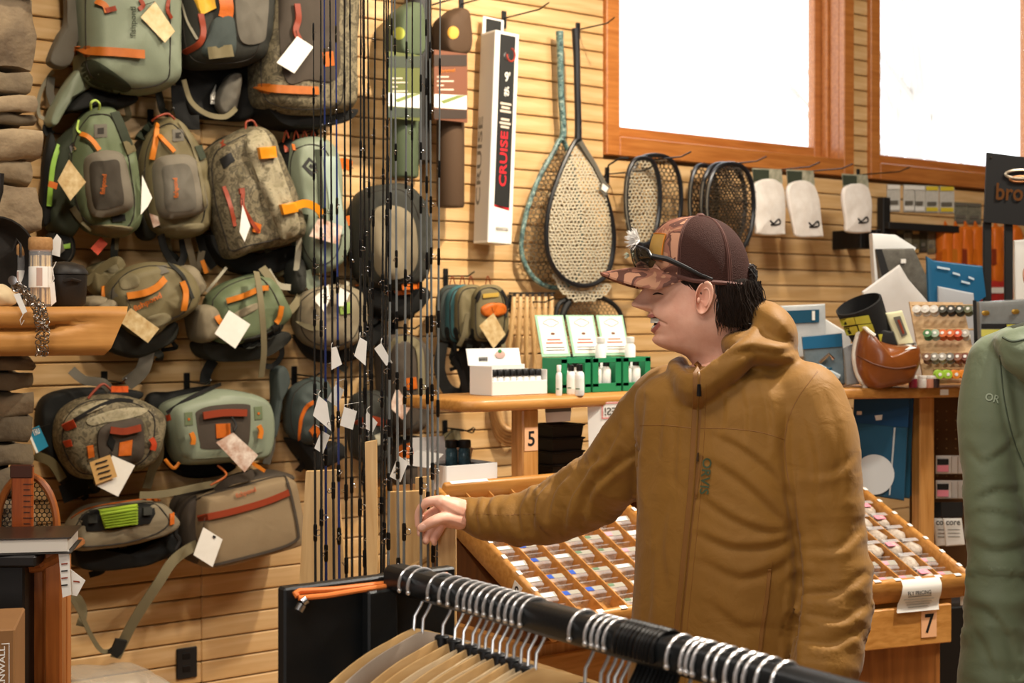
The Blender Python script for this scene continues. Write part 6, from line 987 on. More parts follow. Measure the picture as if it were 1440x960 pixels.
# ------------------------------------------------------------------ lower left: table, book, nets, stool
tb = thing('display_table', P(-20, 960, 2.9), 'black table whose corner carries the dark book', 'table'); tb.location.z = 0; tz = P(60, 779, 2.95).z; bo = mat('black_painted_wood', '#15110e', .5); e = P(34, 800, 2.95); AX2 = (RT, FW, UP)
MB().box(Vector((e.x, e.y, 0))-RT*.15+FW*.12+UP*(tz-.012), (.36, .28, .024), AX2, .004).build('top', bo, tb, smooth=False); MB().box(Vector((e.x, e.y, 0))-RT*.15+FW*.12+UP*(tz-.024)/2, (.30, .24, tz-.024), AX2, .004).build('body', bo, tb, smooth=False)
bk = thing('book', P(40, 776, 2.93), 'large dark book with white pages on the black table', 'book'); AXB = ((RT*.985+FW*.17).normalized(), (FW*.985-RT*.17).normalized(), UP); c = P(100, 768, 2.95); c.z = tz+.02; o = c-AXB[0]*.17+AXB[1]*.09
MB().box(o-UP*.018, (.34, .175, .003), AXB, .001).build('back_cover', mat('book_cover', '#1b1713', .35), bk, smooth=False); MB().box(o-UP*.002-AXB[0]*.004, (.332, .168, .027), AXB, .001).build('pages', mat('page_edge', '#d8d2c6', .7), bk, smooth=False); MB().box(o+UP*.0135, (.34, .175, .003), AXB, .001).build('front_cover', mat('book_cover_print', '#3a2a20', .3, var=(7, '#0f0d0b', 1)), bk, smooth=False); MB().box(o+UP*.0155-AXB[0]*.11-AXB[1]*.03, (.1, .12, .0006), AXB, .0001).build('cover_picture', photo2, bk, smooth=False)
def standnet(label, cx, cy, rx, ry, Z, mw, mn):
    t = thing('wooden_net', P(cx, cy+ry+40, Z), label, 'landing net'); o = [(cx+rx*math.cos(a), cy+ry*math.sin(a)) for a in [k*2*PI/36 for k in range(36)]]; MB().tube([P(x, y, Z) for x, y in o], .009, 8, True).build('hoop', mw, t)
    m = MB(); cell = 8
    for j in range(-int(ry/6), int(ry/6)+1):
        for i in range(-int(rx/7)-1, int(rx/7)+2):
            x, y = cx+i*7+(j % 2)*3.5, cy+j*6
            if ((x-cx)/rx)**2+((y-cy)/ry)**2 > 1: continue
            sg = lambda a, b: Z+.05*(1-((a-cx)/rx)**2-((b-cy)/ry)**2); q = [P(x, y-4, sg(x, y-4)), P(x+3.5, y-2, sg(x+3.5, y-2)), P(x+3.5, y+2, sg(x+3.5, y+2))]; m.tube(q, .0012, 4); m.tube([q[0], P(x-3.5, y-2, sg(x-3.5, y-2))], .0012, 4)
    m.build('netting', mn, t, recalc=False); return t
cherry = wood('cherry_wood', '#8a4a20', '#a8622c', 'Z', 1.5, .3, .4)
n1 = standnet('wooden hoop landing net with black mesh behind the book', 38, 742, 42, 74, 3.27, cherry, ink); MB().tube([P(38, 814, 3.27), P(40, 880, 3.27), P(41, 980, 3.27)], .014, 8).build('handle', cherry, n1)
rl = thing('measuring_stick', P(40, 1000, 3.02), 'reddish wooden measuring stick with dark ruler marks', 'ruler'); rl.location.z = 0; a, b_ = P(31, 655, 3.21), P(33, 1000, 3.21); b_.z = .02; q = MB().box((a+b_)/2, (.048, .012, (a-b_).length), (RT, FW, UP), .003).build('board', wood('red_stick', '#8f3f16', '#b2581f', 'Z', 2, .35, .3), rl, smooth=False)
MB().box(a+UP*-.012, (.05, .016, .03), (RT, FW, UP), .002).build('top_cap', mat('dark_cap', '#4a2412', .5), rl, smooth=False)
for k in range(60): MB().box(a-FW*.0075+RT*(.013 if k % 2 else .016)-UP*(.04+.0127*k), (.022 if k % 2 == 0 else .014, .001, .0016), (RT, FW, UP), .0001).build('ruler_mark', ink, rl, smooth=False)
stl = thing('wooden_stool', P(70, 1000, 3.02), 'orange brown wooden stool behind the black table', 'stool'); stl.location.z = 0
def leg(name, x, Z, wd, top, px2=None):
    a = P(x, top, Z); b_ = P(px2 or x, 1000, Z); b_.z = 0; MB().box((a+b_)/2, (wd, .036, (a-b_).length), (RT, FW, UP), .004).build(name, cherry, stl, smooth=False)
leg('leg', 78, 3.0, .036, 768); leg('leg', 62, 3.25, .03, 776); leg('leg', 88, 3.22, .03, 776); leg('leg', 56, 3.03, .03, 776)
m = MB().tube([P(34, 798, 2.99), P(56, 795, 2.99), P(74, 788, 2.99), P(86, 780, 2.99)], .013, 8).build('seat_rail', cherry, stl); a = P(66, 776, 3.12); MB().box(a, (.08, .3, .02), (RT, FW, UP), .006).build('seat', cherry, stl, smooth=False); MB().tube([P(52, 850, 3.2), P(60, 900, 3.15), P(70, 990, 3.1)], .012, 8).build('brace', MATS['dark_cap'], stl)
for k, q_ in enumerate([[(82, 776), (97, 773), (100, 836), (88, 840)], [(99, 800), (120, 816), (108, 838), (100, 836)]]):
    tg_ = ccard('price_tag', q_, 2.96+.01*k, white, stl); 
    for j in range(4 if k == 0 else 1): ccard('tag_writing', [(86+k*17, 792+j*10+k*24), (95+k*17, 791+j*10+k*26), (95+k*17, 793+j*10+k*26), (86+k*17, 794+j*10+k*24)], 2.958+.01*k, redo if j % 2 == 0 else ink, tg_, .0004)
MB().tube([P(90, 776, 2.962), P(88, 770, 2.97), P(84, 772, 2.98)], .001, 4).build('tag_string', white, stl)
cb = thing('cardboard_box', P(-10, 975, 2.6), 'brown cardboard box printed RNWALL at the table foot', 'box'); kr = mat('kraft_board', '#8a6238', .75, var=(6, '#7d5730', 1)); AXC = ((RT*.97+FW*.24).normalized(), (FW*.97-RT*.24).normalized(), UP); q = P(21, 884, 2.6); bz = .5; MB().box(q-AXC[0]*.15+AXC[1]*.1-UP*(q.z-bz)/2-UP*0, (.30, .2, q.z-bz), AXC, .003).build('carton', kr, cb, smooth=False)
fb_ = q-AXC[1]*.0015; 
text3('lettering', 'RNWALL', fb_-AXC[0]*.017-UP*.105, UP, -AXC[0], .075, .010, lab, cb); MB().box(fb_-AXC[0]*.01-UP*.07, (.0012, .001, .09), AXC, .0001).build('print_rule', lab, cb, smooth=False); MB().box(fb_-AXC[0]*.016-UP*.026, (.014, .001, .0012), AXC, .0001).build('print_rule', lab, cb, smooth=False)
st2 = tag(MB().box(Vector((q.x-.1, q.y+.08, .25)), (.4, .3, .5), None, .005).build('plinth', bo, None, smooth=False), 'black plinth under the cardboard box', 'plinth')
# ------------------------------------------------------------------ people
def remesh(chunks, voxel, sm=4, fac=.5):
    """fuse overlapping closed shapes into one continuous skin"""
    m = MB()
    for c in chunks: c(m)
    me = bpy.data.meshes.new('fuse'); me.from_pydata([tuple(v) for v in m.v], [], m.f); bm = bmesh.new(); bm.from_mesh(me); bmesh.ops.recalc_face_normals(bm, faces=bm.faces); bm.to_mesh(me); bm.free()
    o = bpy.data.objects.new('fuse', me); COL.objects.link(o); r = o.modifiers.new('r', 'REMESH'); r.mode = 'VOXEL'; r.voxel_size = voxel; r.adaptivity = 0
    s = o.modifiers.new('s', 'SMOOTH'); s.iterations = sm; s.factor = fac
    e = o.evaluated_get(bpy.context.evaluated_depsgraph_get()); em = e.to_mesh(); n = len(em.vertices); co = np.empty(n*3); em.vertices.foreach_get('co', co); fs = [tuple(p.vertices) for p in em.polygons]; nr = np.empty(n*3); em.vertices.foreach_get('normal', nr); e.to_mesh_clear(); bpy.data.objects.remove(o); bpy.data.meshes.remove(me)
    return co.reshape(-1, 3), nr.reshape(-1, 3), fs
def capsule(pts, rad, segs=14, sub=6):
    """tapering limb through pts with round ends"""
    def f(m):
        q = spline([tuple(p)+(r,) for p, r in zip(pts, rad)], (len(pts)-1)*sub+1); P3 = [Vector(a[:3]) for a in q]; R = [a[3] for a in q]; t0 = (P3[0]-P3[1]).normalized(); t1 = (P3[-1]-P3[-2]).normalized()
        pre = [(P3[0]+t0*R[0]*math.sin(a), R[0]*math.cos(a)) for a in (1.45, 1.1, .7, .35)]; post = [(P3[-1]+t1*R[-1]*math.sin(a), R[-1]*math.cos(a)) for a in (.35, .7, 1.1, 1.45)]
        al = pre+list(zip(P3, R))+post; m.tube([a[0] for a in al], [a[1] for a in al], segs)
    return f
def stack(rings):
    return lambda m: m.loft(rings)
def ering(c, X, Y, a, b, n=32, p=2.0):
    o = []
    for k in range(n):
        t = 2*PI*k/n; cx, sy = math.cos(t), math.sin(t); o.append(c+X*a*math.copysign(abs(cx)**(2/p), cx)+Y*b*math.copysign(abs(sy)**(2/p), sy))
    return o
skin = mat('skin', '#e8b8a0', .5, var=(30, '#d89c84', 1.1), bump=(160, .15, .002), sss=.06); lipm = mat('lip', '#b06a60', .4); mouthm = mat('mouth_inside', '#4a1818', .5); hairm = mat('dark_hair', '#17110d', .38, var=(200, '#2a1e17', 1.2), stretch=(1, 1, .1), spec=.6); teethm = mat('teeth', '#e8e2d4', .3); nailm = mat('nail', '#dcae9c', .3); lashm = mat('lash', '#2a1a14', .6)
class Head:
    """x forward, y to the left ear, z up; origin at the ear canal"""
    def __init__(s, E, X, Y): s.E, s.X, s.Y = E, X, Y
    def w(s, x, y, z): return s.E+s.X*x+s.Y*y+UP*z
XF = [(-.30, -.01), (-.20, -.006), (-.16, .002), (-.13, .012), (-.1215, .0165), (-.108, .028), (-.102, .044), (-.097, .062), (-.092, .075), (-.086, .084), (-.078, .0885), (-.066, .0885), (-.056, .091), (-.045, .094), (-.034, .0965), (-.02, .096), (0, .097), (.02, .100), (.04, .1005), (.07, .094), (.10, .074), (.12, .045), (.13, .01)]
XB = [(-.30, -.13), (-.20, -.105), (-.16, -.09), (-.12, -.080), (-.08, -.074), (-.05, -.078), (-.02, -.087), (.02, -.092), (.06, -.088), (.10, -.062), (.12, -.035), (.13, -.01)]
WD = [(-.30, .09), (-.20, .066), (-.16, .050), (-.12, .0425), (-.105, .043), (-.095, .0465), (-.085, .052), (-.07, .0595), (-.05, .0655), (-.02, .069), (.02, .074), (.05, .073), (.08, .065), (.11, .044), (.13, .008)]
_zs = np.linspace(-.32, .14, 461); _tb = {}
def itp(tb, z):
    k = id(tb)
    if k not in _tb:
        y = np.interp(_zs, [a for a, _ in tb], [b for _, b in tb]); s_ = 2.5 if tb is XF else 6.0; g = np.exp(-(np.arange(-20, 21)/s_)**2/2); _tb[k] = np.convolve(np.pad(y, 20, 'edge'), g/g.sum(), 'valid')
    return float(np.interp(z, _zs, _tb[k]))
def build_head(h, mb, nphi=120, nz=150, mouth=True):
    zs = list(np.linspace(-.30, -.13, 14))+list(np.linspace(-.128, .05, nz))+list(np.linspace(.053, .13, 20)); G = lambda a, s_: math.exp(-(a/s_)**2)
    ph = [PI*(abs(t)**1.35)*math.copysign(1, t) for t in np.linspace(-1, 1, nphi, endpoint=False)]; rings = []; tagm = []
    for z in zs:
        xf, xb, w_ = itp(XF, z), itp(XB, z), itp(WD, z); cx = -.012 if z > -.09 else -.012+(-.03)*min(1, (-.09-z)/.03); ring = []; tm = []
        pw = 2.05+.2/(1+math.exp(-(z+.075)/.012))
        for t in ph:
            c, s_ = math.cos(t), math.sin(t); a = (xf-cx) if c > 0 else (cx-xb); x = cx+a*math.copysign(abs(c)**(2/pw), c); y = w_*math.copysign(abs(s_)**(2/pw), s_); fr = max(0, c)**.5; ay = abs(y); dx = 0; k = 0
            if c > .05:
                nz_ = float(np.interp(z, [-.026, -.021, -.014, -.008, .006, .02, .032], [0, .014, .0335, .034, .021, .0075, 0])); ns = float(np.interp(z, [-.026, -.012, .0, .02], [.012, .0125, .0095, .008])); dx += nz_*math.exp(-(ay/ns)**2.4)
                dx += .011*G(ay-.0145, .0065)*G(z+.0155, .0075)
                dx -= .0105*G(ay-.034, .015)*G(z-.010, .011); dx += .0055*G(ay-.034, .011)*G(z-.009, .006); dx += .005*G(ay-.028, .022)*G(z-.030, .009)
                dx += .0085*G(ay-.044, .018)*G(z+.026, .018); dx += .004*G(ay, .013)*G(z+.079, .010); dx -= .004*G(ay, .03)*G(z+.068, .006)
                fold = -.03+.55*(ay-.024); dx -= .0055*G((z+.030)-(-.9)*(ay-.026), .0035)*(1 if .016 < ay < .046 else 0)
                if mouth:
                    zt = -.0368+.05*max(0, ay-.012); zb = -.0570+.0125*(ay/.034)**2; 
                    dx += .0045*G(z-(zt+.0045), .0042)*G(ay, .026); dx += .0050*G(z-(zb-.0045), .0048)*G(ay, .024)
                    if ay < .034 and zb < z < zt: dx -= .016*min(1, min(z-zb, zt-z)/.0022); k = 2
                    elif ay < .036 and (zt <= z < zt+.0065 or zb-.0085 < z <= zb): k = 1
            x += dx*min(1, fr*1.6); ring.append(h.w(x, y, z)); tm.append(k)
        rings.append(ring); tagm.append(tm)
    n = nphi; b0 = len(mb.v); mb.loft(rings); nf = len(mb.f)
    i = 0
    for r in range(len(zs)-1):
        for j in range(n):
            q = [tagm[r][j], tagm[r][(j+1) % n], tagm[r+1][j], tagm[r+1][(j+1) % n]]; mb.m[nf-2-(len(zs)-1)*n+i] = max(q) if q.count(0) < 3 else 0; i += 1
    for sd in (1, -1):       # ears
        R = []; N_ = 28
        for rr_, hh in ((1.0, -.004), (1.02, .004), (.97, .0085), (.88, .0075), (.78, .003), (.6, .0000), (.4, -.004), (.2, -.006), (.03, -.0065)):
            ring = []
            for k in range(N_):
                t = 2*PI*k/N_; ex = .0155*math.cos(t)*(1+.10*math.sin(t)); ez = .031*math.sin(t); ex -= .004*math.sin(t)
                cc = (.0055*(1-rr_), -.003*(1-rr_)); lobe = .6 if math.sin(t) < -.55 else 1
                ring.append(h.w(.0035+ex*rr_+cc[0], sd*(.0775+hh*lobe+(.0135 if True else 0)*max(0, (-ex/.0155))*rr_*1.0), .0005+ez*rr_+cc[1]))
            R.append(ring)
        base = [[h.w(.004+.011*math.cos(2*PI*k/N_), sd*.066, .0+.022*math.sin(2*PI*k/N_)) for k in range(N_)]]
        mb.mi = 0; mb.loft(base+R); mb.tube([h.w(.0035+.0155*.56*math.cos(a)-.002-.003*math.sin(a), sd*(.0835+.006*max(0, -math.cos(a))), .0005+.031*.58*math.sin(a)) for a in [math.radians(60+k*19) for k in range(11)]], [.0012, .002, .0024, .0026, .0026, .0026, .0026, .0026, .0024, .002, .0012], 8); mb.ell(h.w(.0125, sd*.0815, -.004), (h.X, h.Y, UP), (.0035, .005, .006), 10, 8)
    return mb
def hand_chunks(spec, Z0):
    out = []
    for pts, rad in spec: out.append(capsule([P(x, y, Z0+dz) for x, y, dz in pts], rad, 12, 5))
    return out
def pants(mb_root, cx, cy, X, Y, top, m, sep=.095, shoe=None):
    legs = []
    for sd in (-1, 1):
        c = Vector((cx, cy, 0))+X*sep*sd; legs.append(capsule([c*1+UP*top, c+UP*(top*.75), c+UP*top*.52+Y*.01, c+UP*top*.28, c+UP*.09], [.098, .092, .072, .066, .06], 18))
    legs.append(capsule([Vector((cx, cy, top+.1))-X*.05, Vector((cx, cy, top+.1))+X*.05], [.13, .13], 18)); co, nr, fs = remesh(legs, .014, 3)
    mm = MB().add([Vector(c) for c in co], fs); mm.build('trousers', m, mb_root, ang=80)
    for sd in (-1, 1):
        c = Vector((cx, cy, 0))+X*sep*sd; co, nr, fs = remesh([capsule([c+UP*.05-Y*.03, c+UP*.045+Y*.08, c+UP*.035+Y*.17], [.045, .042, .032], 14)], .008, 3); MB().add([Vector((q[0], q[1], max(q[2], .004))) for q in co], fs).build('shoe', shoe or mat('dark_boot', '#2a211a', .6), mb_root, ang=80)
def fold_push(co, nr, folds, facing=True):
    """press creases into cloth along lines measured on the photograph"""
    rel = co-np.array(CAM); F_, R_ = np.array(FW), np.array(RT); Z = rel@F_; px = 720+2000*(rel@R_)/Z; py = 447-2000*rel[:, 2]/Z; vis = ((nr*rel).sum(1) < .0) if facing else np.ones(len(co), bool); out = np.zeros(len(co))
    for pts, wd, dep in folds:
        a = np.array(spline(pts, 24)); best = np.full(len(co), 1e9); sg = np.ones(len(co)); tt = np.zeros(len(co))
        for k in range(23):
            p, q = a[k], a[k+1]; d = q-p; l2 = max(1e-6, d@d); t = np.clip(((px-p[0])*d[0]+(py-p[1])*d[1])/l2, 0, 1); ds = np.hypot(px-p[0]-t*d[0], py-p[1]-t*d[1]); up = ds < best; sg = np.where(up, np.sign((px-p[0])*d[1]-(py-p[1])*d[0]), sg); tt[up] = (k+t[up])/23; best = np.minimum(best, ds)
        tp = np.sin(np.clip(tt, .04, .96)*PI)**.5; sd = best*sg; out += vis*tp*dep*.62*(-np.exp(-(sd/(wd*np.where(sd > 0, .7, 1.5)))**2)+.75*np.exp(-((sd-wd*1.9)/(wd*1.5))**2))
    return co+nr*out[:, None]
def crease_noise(co, nr, amp, freq, stretch):
    out = np.empty(len(co))
    for i, c in enumerate(co):
        q = Vector((c[0]*stretch[0], c[1]*stretch[1], c[2]*stretch[2]))*freq; a = noise.noise(q); b_ = noise.noise(q*2.1+Vector((3, 1, 7))); out[i] = (1-abs(a)*2.2)*.6+(.5-abs(b_))*.5
    return co+nr*(out*amp)[:, None]
# ============ the man in the brown jacket
jac = mat('brown_jacket', '#8b6327', .62, var=(5, '#7d5721', 1), bump=(22, .5, .006, .7), spec=.22, sheen=.1)
man = thing('person', Vector((1.9, -2.85, 0)), 'person in a brown hooded jacket and camouflage cap reaching left to the rods', 'person')
ZM = 2.7; b_ang = math.radians(24); SH = (-RT*math.cos(b_ang)+FW*math.sin(b_ang)); FR = (-FW*math.cos(b_ang)-RT*math.sin(b_ang))   # SH: toward his right shoulder, FR: his front
def tr(px, py, a, b, dz=0, p=2.2): return ering(P(px, py, ZM+dz), SH, FR, a, b, 36, p)
torso = stack([tr(1024, 514, .06, .06), tr(1026, 522, .11, .085), tr(1028, 534, .158, .105), tr(1030, 552, .186, .118), tr(1032, 580, .192, .128), tr(1032, 640, .186, .134), tr(1030, 720, .182, .138), tr(1027, 800, .182, .142), tr(1024, 880, .186, .146), tr(1022, 960, .19, .15), tr(1020, 1060, .195, .152), tr(1020, 1110, .19, .15)])
RARM = [(942, 568, 2.80), (905, 612, 2.835), (862, 668, 2.88), (808, 705, 2.93), (748, 727, 2.985), (694, 730, 3.02), (648, 721, 3.045)]; RR = [.078, .078, .073, .0645, .057, .046, .034]
LARM = [(1128, 566, 2.63), (1152, 620, 2.60), (1162, 690, 2.585), (1170, 760, 2.575), (1176, 825, 2.56), (1168, 890, 2.53), (1156, 960, 2.49), (1148, 1030, 2.46)]; LR = [.079, .071, .064, .0625, .064, .060, .054, .042]
hood = [stack([ering(P(x, y, z), RT, (FW*.94+UP*.34).normalized(), a, b, 28) for x, y, z, a, b in []])] if False else []
def ellc(c, ax, r): return lambda m: m.ell(c, ax, r, 28, 18)
def ringtube(pts, rad): return lambda m: m.tube([P(*p) for p in spline(pts, 40, True)], rad, 14, True)
col_path = [(984, 532, 2.585), (1014, 512, 2.575), (1044, 490, 2.58), (1066, 464, 2.63), (1076, 440, 2.72), (1054, 456, 2.81), (1012, 484, 2.84), (966, 506, 2.80), (948, 516, 2.70), (962, 532, 2.62)]
chunks = [torso, capsule([P(*p) for p in RARM], RR, 22), capsule([P(*p) for p in LARM], LR, 22), ringtube(col_path, .013), ringtube([(x+1, y+12, z) for x, y, z in col_path], .016), ringtube([(x*.97+30, y+22, z+.01) for x, y, z in col_path], .017),
          ellc(P(1082, 462, 2.70), ((RT*.62-UP*.78).normalized(), FW, (UP*.62+RT*.78).normalized()), (.060, .105, .043)), ellc(P(1066, 492, 2.665), ((RT*.97-UP*.24).normalized(), FW, (UP*.97+RT*.24).normalized()), (.076, .098, .033)), ellc(P(1066, 500, 2.70), (RT, FW, UP), (.075, .11, .034))]
co, nr, fs = remesh(chunks, .0055, 9)
def renorm(co, fs):
    me = bpy.data.meshes.new('n'); me.from_pydata([tuple(c) for c in co], [], fs); n = len(co); nr = np.empty(n*3); me.vertices.foreach_get('normal', nr); bpy.data.meshes.remove(me); return nr.reshape(-1, 3)
# sleeve ring folds
def sleeve(co, nr, path, rad, amp, fr, lo, hi, seed):
    q = np.array(spline([tuple(P(*p)) for p in path], 60)); d = np.linalg.norm(co[:, None, :]-q[None], axis=2); k = d.argmin(1); t = k/59; near = d.min(1) < np.interp(t, np.linspace(0, 1, len(rad)), rad)*1.35+.006; out = np.zeros(len(co)); env = np.exp(-((t-(lo+hi)/2)/((hi-lo)/2))**2)
    s_ = np.linalg.norm(q[1]-q[0]); 
    for i in np.nonzero(near & (env > .05))[0]:
        c = co[i]; v = Vector(c); ax = t[i]*60*s_; nn = noise.noise(Vector((ax*fr*.62, c[2]*7+seed, (c[0]+c[1])*7))); n2 = noise.noise(Vector((ax*fr*1.3, c[2]*16, seed))); out[i] = amp*env[i]*((1-abs(nn)*3.2)+.45*(.6-abs(n2)*2))
    return co+nr*out[:, None]
co = sleeve(co, nr, RARM, RR, .0058, 46, .15, .95, 2); co = sleeve(co, nr, LARM, LR, .0055, 38, .3, 1.05, 9); nr = renorm(co, fs)
co = crease_noise(co, nr, .0020, 7, (1, 1, .55)); nr = renorm(co, fs); co = crease_noise(co, nr, .0008, 18, (1, 1, .8)); nr = renorm(co, fs)
FOLDS = [([(1108, 590), (1106, 640), (1112, 700), (1122, 760), (1126, 830), (1118, 900), (1112, 960)], 5, .016), ([(905, 560), (898, 620), (893, 680), (896, 720)], 5, .012),
 ([(1002, 612), (1040, 630), (1085, 665), (1110, 700)], 5, .006), ([(1000, 650), (1040, 676), (1084, 716), (1112, 745)], 6, .007), ([(985, 700), (1030, 730), (1080, 748), (1120, 744)], 5, .007), ([(985, 752), (1030, 770), (1085, 768), (1125, 752)], 5, .008), ([(990, 790), (1040, 812), (1090, 800), (1124, 778)], 6, .006), ([(1000, 850), (1040, 880), (1080, 880)], 7, .005), ([(985, 905), (1030, 920), (1060, 935)], 6, .005),
 ([(1015, 545), (1018, 580), (1012, 610)], 4, .004), ([(1040, 540), (1048, 580), (1046, 620)], 4, .004), ([(1068, 530), (1080, 580), (1082, 630)], 4, .004), ([(945, 545), (930, 590), (925, 640)], 5, .005), ([(960, 560), (950, 620), (948, 690)], 4, .004), ([(940, 700), (930, 760), (936, 830)], 6, .005), ([(915, 780), (912, 850), (905, 920)], 6, .005),
 ([(870, 600), (850, 640), (826, 652)], 4, .007), ([(893, 640), (860, 660), (830, 690), (818, 740)], 4, .007), ([(850, 620), (826, 660), (800, 700), (792, 745)], 4, .007), ([(800, 664), (778, 690), (768, 730)], 4, .006), ([(770, 676), (752, 700), (748, 745)], 4, .006), ([(740, 690), (728, 715), (732, 750)], 4, .005), ([(690, 698), (684, 715), (690, 742)], 3, .004), ([(672, 700), (668, 720), (672, 742)], 3, .004), ([(655, 700), (653, 720), (655, 742)], 2.5, .003),
 ([(1200, 640), (1175, 662), (1140, 668)], 5, .005), ([(1212, 742), (1180, 770), (1135, 772)], 5, .007), ([(1222, 800), (1185, 830), (1140, 836)], 5, .008), ([(1222, 850), (1180, 872), (1140, 866)], 5, .008), ([(1210, 888), (1170, 905), (1130, 902)], 5, .007), ([(1135, 600), (1145, 660), (1138, 720)], 5, .004), ([(1165, 560), (1180, 620), (1182, 700)], 6, .004),
 ([(1010, 506), (1050, 492), (1090, 496), (1118, 492)], 4, .009), ([(1052, 440), (1084, 452), (1112, 486)], 5, .003)]
co = fold_push(co, nr, [(p, w_*1.15, d*1.9) if max(a[0] for a in p) < 900 else (p, w_, d) for p, w_, d in FOLDS])
jm = MB().add([Vector(c) for c in co], fs); jacket = jm.build('jacket', jac, man, ang=180, recalc=False); JB = bvh_of(jacket)
zipm = mat('zip_tape', '#7d5320', .6); zipt = mat('zip_teeth', '#7a5624', .45)
def jstrip(name, pts, wd, m, lift=.001, th=.002, cord=False): return strip(name, pts, wd, m, man, JB, lift=lift, th=th, out=TOC, cord=cord, n=len(pts)*10)
ZP = [(982, 508), (982, 540), (981, 580), (978, 640), (974, 700), (968, 760), (962, 820), (956, 880), (952, 960)]
jstrip('zip_tape', ZP, .020, zipm, -.001, .004); jstrip('zip_teeth', ZP, .0045, zipt, .003, .0025, True)
jstrip('zip_cover_seam', [(x+11, y) for x, y in ZP[1:]], .002, zipm, -.0005, .0015, True); jstrip('yoke_seam', [(985, 602), (1030, 603), (1070, 608), (1104, 618)], .0022, zipm, -.0005, .0015, True); jstrip('yoke_seam', [(900, 598), (935, 598), (974, 602)], .0022, zipm, -.0005, .0015, True); jstrip('armhole_seam', [(1150, 522), (1122, 560), (1106, 600), (1104, 640), (1112, 690)], .0022, zipm, -.0005, .0015, True)
jstrip('hand_pocket_zip', [(1082, 800), (1078, 840), (1072, 880), (1068, 918)], .006, zipm, .0, .003); jstrip('pocket_welt', [(1086, 790), (1082, 840), (1076, 884), (1071, 925)], .002, zipm, .0, .002, True); jstrip('chest_pocket_zip', [(986, 640), (982, 670), (978, 700)], .004, zipm, .001, .002)
MB().tube([hit(982, 540, JB)-FW*.008, hit(982, 556, JB)-FW*.01], [.003, .0045], 8).build('zip_pull', black, man); MB().tube([hit(981, 636, JB)-FW*.006, hit(980, 648, JB)-FW*.007], [.002, .003], 6).build('zip_pull', mat('dark_brown_pull', '#3a2610', .5), man); MB().tube([hit(1068, 918, JB)-FW*.004, hit(1069, 936, JB)-FW*.006], [.0015, .002], 6).build('zip_pull', steel, man)
text('chest_lettering', 'ORVIS', (988, 643), (983, 694), 13, mat('dark_green_embroidery', '#39462c', .7), man, JB, .1, .003, TOC); jstrip('cuff_seam', [(652, 701), (651, 720), (652, 741)], .0015, zipm, .0, .001, True); jstrip('sleeve_seam', [(670, 722), (710, 724), (760, 722)], .0018, zipm, -.0005, .0012, True)
# head, neck, hidden trunk and hands: one body
HD = Head(P(985, 420, ZM), (-RT*.999+FW*.02).normalized(), Vector()); HD.Y = UP.cross(HD.X).normalized()
body = MB(); build_head(HD, body)
RH = [([(660, 721, .035), (648, 719, .02), (634, 714, .0), (620, 706, -.012)], [.026, .027, .0255, .016]), ([(650, 722, .03), (634, 722, .018), (618, 718, .016)], [.026, .024, .014]), ([(650, 726, .035), (636, 730, .03), (622, 731, .034)], [.022, .020, .013]),
      ([(622, 704, -.012), (601, 706, -.012), (589.5, 720, .004), (588.5, 738, .009)], [.0125, .0105, .0092, .0078]), ([(618, 716, .014), (600, 726, .020), (592, 739, .020), (591, 750, .016)], [.0122, .0102, .009, .0076]), ([(619, 727, .030), (607, 743, .032), (600, 754, .024), (599, 761, .014)], [.0115, .0098, .0088, .0074]), ([(624, 733, .034), (616, 749, .032), (611, 758, .024), (611, 763, .014)], [.0102, .0088, .0078, .0066]),
      ([(646, 732, .005), (626, 728, -.022), (609, 733, -.034), (593, 742, -.030)], [.020, .0135, .0118, .0098])]
co, nr, fs = remesh(hand_chunks(RH, 3.01), .0021, 3); 
hb_ = len(body.f); body.mi = 0; body.add([Vector(c) for c in co], fs); HB = BVHTree.FromPolygons([tuple(c) for c in co], fs)
arm = MB(); capsule([P(*p) for p in RARM], [r*.7 for r in RR], 12)(arm); capsule([P(*p) for p in LARM], [r*.7 for r in LR], 12)(arm); stack([tr(1022, 505, .05, .05), tr(1030, 545, .15, .09), tr(1030, 720, .15, .11), tr(1022, 960, .16, .12), tr(1020, 1060, .15, .11)])(arm); body.add(arm.v, arm.f)
LH = [([(1148, 1030, 0), (1146, 1060, 0), (1144, 1085, 0)], [.026, .030, .028])]+[([(1136+7*k, 1088-abs(k-1.4)*2, -.01+.005*k), (1133+7*k, 1112-abs(k-1.4)*3, -.012), (1135+6*k, 1132-abs(k-1.4)*4, .0), (1138+5*k, 1144-abs(k-1.4)*5, .012)], [.0105, .0095, .0085, .0075]) for k in range(4)]+[([(1136, 1058, -.015), (1126, 1078, -.03), (1124, 1096, -.034)], [.014, .0115, .0095])]
co2, _, fs2 = remesh(hand_chunks(LH, 2.46), .0035, 4); body.add([Vector(c) for c in co2], fs2)
bodyo = body.build('body', [skin, lipm, mouthm], man, ang=180)
def bhit(px, py): return hit(px, py, HB)
patch('thumb_nail', [(589, 740), (593, 736), (598, 738), (599, 743), (594, 747), (590, 745)], nailm, man, HB, .0012, edge=.0006, smooth=True, out=TOC, base=-.001, n=20)
